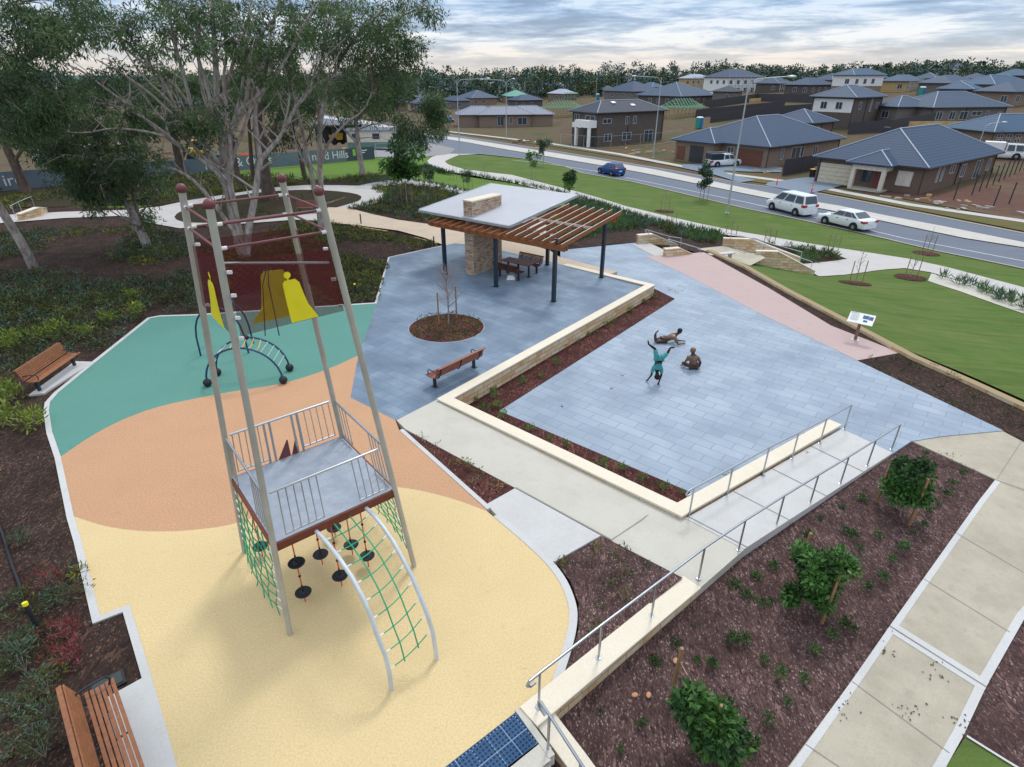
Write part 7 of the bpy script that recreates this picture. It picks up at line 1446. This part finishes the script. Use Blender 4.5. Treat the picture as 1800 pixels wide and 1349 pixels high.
scatter(gp, GA, -.58, 'seedling shrubs in the mulch garden', 'small green seedling shrub dotted across the mulch garden beside the ramp', 3, .5, .95)
GB = [(745, 718), (768, 712), (835, 706), (868, 690), (868, 700), (875, 716), (918, 674), (950, 663), (975, 640), (988, 612), (1020, 603), (1035, 590), (1047, 585), (1067, 576), (1080, 568), (1098, 557), (1110, 548), (1132, 533), (1148, 524), (885, 735), (930, 758), (965, 772), (993, 785), (1060, 818), (1090, 825), (1128, 846), (1165, 862), (1196, 868), (850, 722)]
gp = [tuft('strip_shrub', 20, .11, .03, [M['leafy'], M['leafg']], 'small yellow-green shrub in the red mulch strip below the sandstone wall', 'shrubs in the wall strip garden', 60 + i, rad=.13) for i in range(3)]
scatter(gp, GB, LO + .02, 'shrubs in the wall strip garden', 'small yellow-green shrub in the red mulch strip below the sandstone wall', 4, .55, 1.0)
RDp = [(112, 1120), (115, 1165), (88, 1030), (75, 1330), (150, 1290)]
gp = [tuft('red_shrub', 40, .12, .02, [M['redleaf'], M['coverr']], 'fine-leaved reddish shrub in the mulch near bottom left bench', 'reddish shrubs', 71, rad=.2)]
for _p, _l in zip(RDp, ('upper reddish shrub right beside the leaning garden light', 'lower reddish shrub between leaning garden light and the bottom bench', 'small reddish shrub above the leaning garden light')): scatter(gp, [_p], 0, 'reddish shrubs', _l, 5, .9, 1.2)
gp = [tuft('lime_shrub', 40, .16, .04, [M['leafy']], 'bright lime green low shrub in the mulch left of the green rubber', 'lime shrubs', 72, rad=.24)]
scatter(gp, [(155, 590), (105, 588), (20, 615), (28, 605), (240, 560 - 5), (75, 600), (22, 705), (10, 690), (195, 568), (235, 525), (20, 745), (60, 750)], 0, 'lime shrubs', 'bright lime green low shrub in the mulch left of the green rubber', 6, .9, 1.5)
gp = [tuft('silver_shrub', 60, .1, .018, [M['coverb'], M['cover']], 'feathery blue-green shrub in the bottom left mulch', 'feathery shrubs', 73, rad=.24)]
scatter(gp, [(40, 1150), (85, 1220), (70, 1265), (80, 1330), (20, 1330), (30, 960), (95, 1060), (20, 1250), (45, 1180)], 0, 'feathery shrubs', 'feathery blue-green shrub in the bottom left mulch', 7, .9, 1.3)
# lilly pilly trees with stakes -----------------------------------------------
def stake(a, h, lab, grp='timber tree stakes', lean=(0, 0), r=.03, tie=None):
    o = empty('tree_stake', a, 0, lab, 'stake', grp); MB().bar((0, 0, -.05), (lean[0], lean[1], h), r * 2, r * 2).build('pole', M['stake'], o)
    if tie is not None:
        t = Vector(tie) - Vector(a); b = MB(); p = Vector((lean[0] * .75, lean[1] * .75, h * .78)); b.bar(p, (t.x, t.y, p.z + .02), .02, .006); b.build('tie', M['stake'], o)
    return o
def bushy(base, h0, blobs, label, seed, l=.15, w=.075, n=150, mats=None, stems=1, name='young_tree', cat='tree', grp=None, trunkr=.025):
    o = empty(name, base, 0, label, cat, grp); b = MB(); r = random.Random(seed)
    top = max(q[2] for q in blobs)
    for k in range(stems): b.tube([(0, 0, -.05), (r.gauss(0, .02), r.gauss(0, .02), h0), (r.gauss(0, .05), r.gauss(0, .05), top * .8)], [trunkr, trunkr * .8, trunkr * .35], 7)
    for q in blobs: b.tube([(0, 0, h0 + (q[2] - h0) * .3), (q[0] * .5, q[1] * .5, lerp(h0, q[2], .7)), q[:3]], [trunkr * .6, trunkr * .4, .006], 5)
    b.build('trunk', M['twig'], o, smooth=True); leaf_mesh('crown', blobs, n, l, w, mats or [M['leafg'], M['leafg'], M['leafdk']], o, droop=.15, seed=seed); return o
def ball_blobs(r, c, R, n, br): return [(c[0] + r.gauss(0, R[0] * .45), c[1] + r.gauss(0, R[1] * .45), c[2] + r.uniform(-1, 1) * R[2] * .75, br * r.uniform(.7, 1.2)) for _ in range(n)]
r = random.Random(8)
for (bx, by), hh, R_, lab, stk in (((1583, 906), 1.6, .46, 'lollipop shaped lilly pilly tree nearest the ramp top, between two leaning stakes', ((1540, 884), (1599, 921))), ((( 1425, 1068)), 1.45, .44, 'lilly pilly tree in middle of the mulch garden with small side shoot', ((1398, 1022), (1445, 1094))), (((1225, 1320)), 1.25, .5, 'broad lilly pilly bush with big glossy leaves at bottom of the mulch garden', ((1178, 1232), (1243, 1335)))):
    g = G(bx, by, -.58); bl = ball_blobs(r, (0, 0, hh * .68), (R_, R_, hh * .42), 22, .27)
    if hh == 1.45: bl += [(-.55, -.05, .35, .18), (-.45, .05, .45, .18)]
    bushy(g, .3, bl, lab, int(bx), n=210, l=.13 if hh > 1.3 else .15, w=.075)
    for i, s_ in enumerate(stk):
        a = G(s_[0], s_[1], -.58); stake(a, 1.45, ('left ' if i == 0 else 'right ') + 'timber stake of the ' + ('lilly pilly nearest the ramp top' if hh == 1.6 else 'middle lilly pilly tree' if hh == 1.45 else 'broad bottom lilly pilly bush'), lean=(.03 if i else .04, .03), tie=g)
g = G(1455, 985, -.58)
# bare deciduous tree in the round bed
def bare_tree(base, h, label, seed, spread=.5, nb=14, grp=None, r0=.035, leaves=0, mats=None):
    r = random.Random(seed); o = empty('young_tree', base, 0, label, 'tree', grp); b = MB(); b.tube([(0, 0, -.05), (.02, 0, h * .4), (-.02, .02, h * .75), (0, 0, h)], [r0, r0 * .8, r0 * .5, r0 * .2], 7); tips = []
    for i in range(nb):
        z = h * r.uniform(.28, .9); a = r.uniform(0, 6.3); L_ = spread * (1.1 - .6 * z / h); p0 = Vector((0, 0, z)); p1 = p0 + Vector((math.cos(a) * L_ * .5, math.sin(a) * L_ * .5, L_ * .45)); p2 = p0 + Vector((math.cos(a) * L_, math.sin(a) * L_, L_ * 1.1)); b.tube([p0, p1, p2], [r0 * .4, r0 * .28, .004], 5); tips.append(p2)
        for k in range(3):
            q = lerp(p0, p2, .4 + .2 * k); e = q + Vector((r.gauss(0, .12), r.gauss(0, .12), r.uniform(.05, .25))); b.tube([q, e], [r0 * .18, .003], 4, cap=False)
    b.build('trunk', M['twig'], o, smooth=True)
    if leaves: leaf_mesh('crown', [(t.x, t.y, t.z, .3) for t in tips] + [(0, 0, h * .8, .4)], leaves, .2, .08, mats or M['leafdk'], o, droop=.5, seed=seed)
    return o
bt = G(789, 571, .02); bare_tree(bt, 2.7, 'bare twiggy young tree in the round planting bed on dark paving', 5, .8, 34)
stake(G(772, 573), 1.55, 'left timber stake of the bare tree in the round bed', tie=bt); stake(G(803, 562), 1.6, 'right timber stake of the bare tree in the round bed', tie=bt)
rb_ = G(785, 576); o = MB().lathe([(1.66, -.02), (1.66, .012), (.01, .05)], rb_, 48).build('round_bed_mulch', M['mulchr']); o['kind'] = 'structure'
ring = MB(); ring.tube([(rb_.x + 1.67 * math.cos(t * PI / 24), rb_.y + 1.67 * math.sin(t * PI / 24), .004) for t in range(49)], .018, 6); ring.build('bed_edging', M['galv'])['kind'] = 'structure'
# young trees of the park
def yt(pxy, h, R_, lab, seed, mats=None, l=.3, w=.12, n=60, cz=.72, stk=True, nb=9):
    g = GT(*pxy); r = random.Random(seed); bl = ball_blobs(r, (0, 0, h * cz), (R_, R_, h * (1 - cz) * 1.05), nb, R_ * .42)
    o = bushy(g, h * .4, bl, lab, seed, l=l, w=w, n=n, mats=mats, trunkr=.05)
    if stk:
        for s in (-1, 1): stake(g + Vector((s * .45, -.1, 0)), 1.7, ('left' if s < 0 else 'right') + ' stake of the ' + lab[:60].split(' standing')[0].split(' on ')[0], r=.022, tie=g)
    return o
yt((716, 362), 5.2, 1.5, 'full green young tree standing in the planted bed before the shelter roof', 101, [M['leafg'], M['leafdk']], .4, .16, 150, .72, True, 14)
yt((756, 340), 2.6, .5, 'thin small tree standing at the winding path bend', 102, [M['leafdk']], .25, .06, 50)
yt((823, 344), 2.6, .55, 'dark spiky sapling standing just left of the shelter roof', 103, [M['leafdk'], M['coverb']], .3, .05, 60)
yt((934, 316), 3.7, .95, 'light airy sapling standing on the kerbside lawn beyond the shelter', 104, [M['leafg'], M['leafdk']], .3, .1, 70, .7, False)
yt((955, 292), 3.9, .9, 'narrow tree standing at the lawn edge left of the blue hatchback', 105, [M['leafdk'], M['coverb']], .4, .12, 70, .66, False, 10)
yt((1000, 346), 3.0, 1.0, 'dense drooping young tree standing behind the pergola', 106, [M['leafg'], M['leafdk']], .3, .12, 110, .66, False, 10)
yt((1236, 352), 4.3, .95, 'upright leafy tree standing on the kerbside lawn right of the tall lamp', 107, [M['leafdk'], M['coverb']], .35, .12, 110, .62, True, 11)
for i, (p, lab) in enumerate((((745, 316), 'bare staked sapling near the curved footpath tip'), ((797, 316), 'bare staked sapling on the small lawn, second along the curved footpath'), ((852, 320), 'bare staked sapling on the small lawn, third along the curved footpath'), ((1178, 404), 'bare staked sapling in planting above the plaza steps'), ((1168, 372), 'twiggy staked sapling on the kerbside lawn above the steps'), ((1503, 498), 'leaning bare sapling between stakes on the sloping lawn'), ((1600, 488), 'bare sapling in an oval mulch ring at the footpath corner'), ((1628, 446), 'twiggy bare sapling on the kerbside lawn near the road'), ((1282, 428), 'short bare sapling by the landing of the steps'), ((1350, 436), 'short bare sapling behind the lower step wall'), ((1462, 445), 'tiny bare sapling in the triangular bed'))):
    g = GT(*p); bare_tree(g, 2.2 if i < 9 else 1.6, lab, 200 + i, .4, 7, r0=.03)
    for s in (-1, 1): stake(g + Vector((s * .42, -.05, 0)), 1.5, ('left' if s < 0 else 'right') + ' stake of the ' + lab, r=.02, tie=g)
    if i in (5, 6, 7, 4):
        pr = MB(); pts = [(g.x + 1.0 * math.cos(t * PI / 12), g.y + .9 * math.sin(t * PI / 12)) for t in range(24)]; drape('tree_ring_mulch', pts, M['mulchr'], .015)
# garden lights, irrigation, stones ----------------------------------------------
def glight(p, h, lab, z=0, col='yellowp', rot=(0, 0)):
    g = G(p[0], p[1], z); o = empty('garden_light', g, 0, lab, 'garden light', 'black garden bollard lights'); b = MB().tube([(0, 0, -.05), (rot[0], rot[1], h)], .045, 10).build('post', M['blackr'], o, smooth=True)
    MB().tube([(rot[0], rot[1], h), (rot[0] * 1.1, rot[1] * 1.1, h + .07)], .05, 10).build('head', M[col], o, smooth=True)
glight((626, 521), .6, 'black garden light with yellow head in the bed right of the tower top'); glight((240, 552), .5, 'small black garden light with yellow head left of green rubber'); glight((75, 1118), .75, 'black leaning garden light with yellow mark in bottom left mulch', rot=(-.12, .1)); glight((763, 431), .5, 'teal topped garden light at tip of the planted bed', col='greenp'); glight((635, 395), .7, 'black garden light beside the sand coloured walk', col='blackr')
o = MB().tube([G(45, 1075, .03), G(35, 1030, .03), G(20, 990, .03), G(5, 940, .03), G(-20, 880, .03)], .03, 8).build('irrigation_pipe', M['blackr'], smooth=True); tag(o, 'black irrigation pipe lying across the mulch at left edge', 'pipe')
pit = empty('valve_box', G(190, 1203), .7, 'black plastic irrigation valve box in mulch behind the bottom left bench', 'valve box'); MB().box((0, 0, .0), (.55, .36, .05)).build('frame', M['blackr'], pit, bevel=.01); MB().box((0, 0, .03), (.46, .27, .02)).build('lid', plain('valve_lid', hexc(52, 60, 58), .7), pit)
rk = random.Random(4)
for p in ((1145, 1160), (1116, 1223), (1140, 1223), (1051, 1240), (1303, 1060), (1187, 1163), (1342, 958), (1436, 1143), (1338, 986)):
    g = G(p[0], p[1], -.52 if p[0] > 1200 else -.5); g.z = -.59 if p[0] > 1200 else -.5; b = MB().ball((0, 0, .02), .055, n=10, sq=(1, 1, .6)); b.v = [(v[0] * (1 + .2 * mn.noise(Vector(v) * 30 + g)), v[1], v[2]) for v in b.v]; o = b.build('stone', plain('orange_stone', hexc(186, 136, 104), .8) if 'orange_stone' not in bpy.data.materials else bpy.data.materials['orange_stone'], smooth=True); o.location = g; o.rotation_euler.z = rk.uniform(0, 3); o.scale = (1.3, .9, 1); tag(o, 'small orange sandstone chip lying on the dark mulch beside the ramp', 'stone', 'orange stone chips in the mulch garden')
def litter(pxs, z, n, s, mat='blackr'):
    b = MB(); r = random.Random(6)
    for p in pxs:
        g = G(p[0], p[1], z)
        for _ in range(n): b.box((g.x + r.gauss(0, s), g.y + r.gauss(0, s), z + .014), (r.uniform(.015, .045), r.uniform(.01, .025), .008), r.uniform(0, 3))
    tag(b.build('leaf_litter', M[mat]), kind='stuff')
litter([(1180, 508), (1192, 512)], LO, 30, .22, 'barkdk'); litter([(1555, 1138), (1690, 1270), (1600, 1250), (1480, 1240), (1640, 1180)], -.582, 16, .13, 'barkdk'); litter([(988, 714), (1075, 683), (1095, 660)], LO, 7, .04, 'barkdk'); litter([(1340, 834), (1418, 795), (1274, 836), (1285, 832)], -.3, 10, .05, 'barkdk'); litter([(1700, 822), (1672, 800)], -.57, 14, .12, 'barkdk')
# ================================================================= BRONZE CHILDREN
def skin(name, verts, edges, mat, parent, sub=2):
    """verts: (Vector, radius) ; edges; root = vertex 0"""
    me = bpy.data.meshes.new(name); me.from_pydata([v[0] for v in verts], edges, []); me.materials.append(mat)
    o = bpy.data.objects.new(name, me); C.objects.link(o); o.parent = parent
    sk = o.modifiers.new('skin', 'SKIN'); sk.use_smooth_shade = True
    for i, v in enumerate(verts):
        r_ = v[1]; me.skin_vertices[0].data[i].radius = (r_, r_) if not hasattr(r_, '__len__') else r_
        me.skin_vertices[0].data[i].use_root = (i == 0)
    s = o.modifiers.new('sub', 'SUBSURF'); s.levels = sub; s.render_levels = sub
    return o
def figure(label, O, J, bodym, shirtm, pantsm, hairm, face, bare_feet=True):
    """J: joint positions (world). keys: pelvis chest neck head sh_l el_l ha_l ... hip_l kn_l an_l toe_l ..."""
    o = empty('child_statue', O, 0, label, 'statue', 'bronze statues of playing children'); V_ = {k: Vector(v) - Vector(O) for k, v in J.items()}
    R = dict(pelvis=.125, belly=.12, chest=.135, neck=.055, head0=.085)
    vs = [(V_['pelvis'], .125), (lerp(V_['pelvis'], V_['chest'], .5), .115), (V_['chest'], .13), (V_['neck'], .055)]; es = [(0, 1), (1, 2), (2, 3)]
    hd = V_['head']; up = (hd - V_['neck']).normalized(); f = Vector(face).normalized(); f = (f - up * f.dot(up)).normalized(); sd = up.cross(f)
    def add(p, r_, par): vs.append((p, r_)); es.append((par, len(vs) - 1)); return len(vs) - 1
    h1 = add(hd - up * .06 + f * .01, .085, 3); h2 = add(hd + up * .02, .105, h1); h3 = add(hd + up * .10 - f * .01, .075, h2)
    for s in ('l', 'r'):
        a = add(V_['sh_' + s], .062, 2); b_ = add(lerp(V_['sh_' + s], V_['el_' + s], .55), .047, a); c = add(V_['el_' + s], .04, b_); d = add(lerp(V_['el_' + s], V_['ha_' + s], .85), .028, c); e = add(V_['ha_' + s], .032, d)
        dr = (V_['ha_' + s] - V_['el_' + s]).normalized(); fd = Vector(J.get('fd_' + s, dr)).normalized(); cr = fd.cross(up); cr = cr.normalized() if cr.length > .1 else sd
        pal = add(V_['ha_' + s] + fd * .05, (.036, .018), e)
        for q, L_ in ((-.026, .055), (-.009, .07), (.009, .066), (.026, .05)):
            k1 = add(V_['ha_' + s] + fd * (.05 + L_ * .5) + cr * q, .0105, pal); add(V_['ha_' + s] + fd * (.05 + L_) + cr * q * 1.1 - up * .006, .008, k1)
        k1 = add(V_['ha_' + s] + fd * .035 - cr * .045, .011, e); add(V_['ha_' + s] + fd * .07 - cr * .06, .009, k1)
        a = add(V_['hip_' + s], .085, 0); b_ = add(lerp(V_['hip_' + s], V_['kn_' + s], .5), .075, a); c = add(V_['kn_' + s], .055, b_); m = add(lerp(V_['kn_' + s], V_['an_' + s], .35), .052, c); d = add(V_['an_' + s], .034, m); g = add(lerp(V_['an_' + s], V_['toe_' + s], .55), (.04, .03), d); add(V_['toe_' + s], (.035, .02), g)
    skin('body', vs, es, bodym, o)
    # face and ears, hair
    hb = MB(); hb.ball(hd + up * .035 - f * .018, .112, n=16); hb.v = [tuple(Vector(v)) for v in hb.v if True]
    cut = [i for i, v in enumerate(hb.v)]
    hb.v = [tuple((Vector(v) - hd) - f * max(0, (Vector(v) - hd).dot(f) - .045) * .9 + hd + (up * .0)) if (Vector(v) - hd).dot(up) < .05 else v for v in hb.v]; hb.build('hair', hairm, o, smooth=True)
    fc = MB(); fc.ball(hd - up * .012 + f * .105, .016, n=8)
    for s in (-1, 1): fc.ball(hd + up * .012 + f * .088 + sd * .035 * s, .014, n=8); fc.ball(hd - up * .01 + sd * .105 * s, .022, n=8)
    fc.bar(hd - up * .05 + f * .092 - sd * .025, hd - up * .05 + f * .092 + sd * .025, .012, .012); fc.build('face', bodym, o, smooth=True)
    sv = [(lerp(V_['pelvis'], V_['chest'], .12), .142), (lerp(V_['pelvis'], V_['chest'], .55), .135), (V_['chest'], .152), (lerp(V_['chest'], V_['neck'], .55), .09)]; se = [(0, 1), (1, 2), (2, 3)]
    for s in ('l', 'r'): sv.append((V_['sh_' + s], .078)); se.append((2, len(sv) - 1)); sv.append((lerp(V_['sh_' + s], V_['el_' + s], .7), .066)); se.append((len(sv) - 2, len(sv) - 1))
    skin('shirt', sv, se, shirtm, o)
    pv = [(V_['pelvis'], .14)]; pe = []
    for s in ('l', 'r'):
        pv.append((V_['hip_' + s], .1)); pe.append((0, len(pv) - 1)); pv.append((lerp(V_['hip_' + s], V_['kn_' + s], .6), .092)); pe.append((len(pv) - 2, len(pv) - 1)); pv.append((lerp(V_['hip_' + s], V_['kn_' + s], 1.04), .082)); pe.append((len(pv) - 2, len(pv) - 1))
    skin('trousers', pv, pe, pantsm, o)
    return o
br, bl, pt = M['bronze'], M['bronzelt'], M['patina']
darkb = plain('black_bronze', hexc(42, 34, 34), .4, .6, sc=12, var=.3)
# handstand
hl, hr = G(1138.5, 671, LO), G(1157, 677, LO); mid = (hl + hr) / 2; X = Vector((1, 0, 0)); Z = Vector((0, 0, 1)); Yv = Vector((0, 1, 0)); z0 = LO
c = Vector((mid.x + .10, mid.y + .0, 0))
def at(x, z, y=0): return Vector((c.x + x, c.y + y, z0 + z))
J = dict(pelvis=at(.02, 1.02), chest=at(0, .66), neck=at(.0, .50), head=at(.02, .33, -.05), sh_l=at(-.17, .62), el_l=at(-.20, .36, -.01), ha_l=Vector((hl.x, hl.y, z0 + .07)), sh_r=at(.17, .60), el_r=at(.19, .33, .02), ha_r=Vector((hr.x, hr.y, z0 + .07)), fd_l=(-.6, -.7, -.15), fd_r=(-.1, -.95, -.15),
 hip_l=at(-.09, 1.08), kn_l=at(-.16, 1.42, .05), an_l=at(-.42, 1.60, .1), toe_l=at(-.46, 1.76, .1), hip_r=at(.12, 1.08), kn_r=at(.32, 1.26, .05), an_r=at(.42, 1.46, .1), toe_r=at(.56, 1.50, .02))
st = figure('teal and dark bronze statue of a child doing a handstand on pale paving', (c.x, c.y, z0), J, darkb, pt, pt, darkb, (0, -1, .2))
MB().lathe([(.143, -.03), (.148, -.03), (.148, .03), (.143, .03)], Vector((.015, 0, .93)), 20).build('belt', br, st)
# lying
b0 = G(1175, 603, LO); 
def at(x, z, y=0): return Vector((b0.x + x, b0.y + y, z0 + z))
J = dict(pelvis=at(-.18, .16, .05), chest=at(.20, .30, .02), neck=at(.33, .42, -.0), head=at(.42, .56, -.02), sh_l=at(.22, .33, .17), el_l=at(.42, .06, .16), ha_l=at(.66, .07, .05), sh_r=at(.20, .30, -.16), el_r=at(.34, .06, -.28), ha_r=at(.58, .07, -.25), fd_l=(1, -.2, -.05), fd_r=(1, .2, -.05),
 hip_l=at(-.22, .13, .14), kn_l=at(-.56, .08, .16), an_l=at(-.56, .40, .20), toe_l=at(-.44, .52, .2), hip_r=at(-.22, .13, -.06), kn_r=at(-.60, .08, -.06), an_r=at(-.66, .36, -.02), toe_r=at(-.60, .52, 0))
figure('brown bronze statue of a child lying on its stomach, feet in the air', (b0.x, b0.y, z0), J, br, bl, br, darkb, (.9, -.35, -.45))
# sitting, seen from behind
s0 = G(1218, 650, LO)
def at(x, z, y=0): return Vector((s0.x + x, s0.y + y, z0 + z))
J = dict(pelvis=at(0, .15), chest=at(-.04, .50, .04), neck=at(-.07, .66, .07), head=at(-.09, .80, .08), sh_l=at(-.21, .52, .05), el_l=at(-.34, .30, .08), ha_l=at(-.38, .10, .18), sh_r=at(.13, .52, .05), el_r=at(.27, .32, .0), ha_r=at(.27, .08, .08), fd_l=(-.5, .8, -.1), fd_r=(.2, .9, -.1),
 hip_l=at(-.10, .14, .06), kn_l=at(-.40, .20, .22), an_l=at(-.14, .07, .44), toe_l=at(.02, .05, .48), hip_r=at(.10, .14, .06), kn_r=at(.34, .20, .30), an_r=at(.08, .07, .36), toe_r=at(-.08, .05, .38))
figure('brown bronze statue of a child sitting cross-legged with back to the ramp', (s0.x, s0.y, z0), J, br, bl, br, bl, (-.15, 1, -.25))
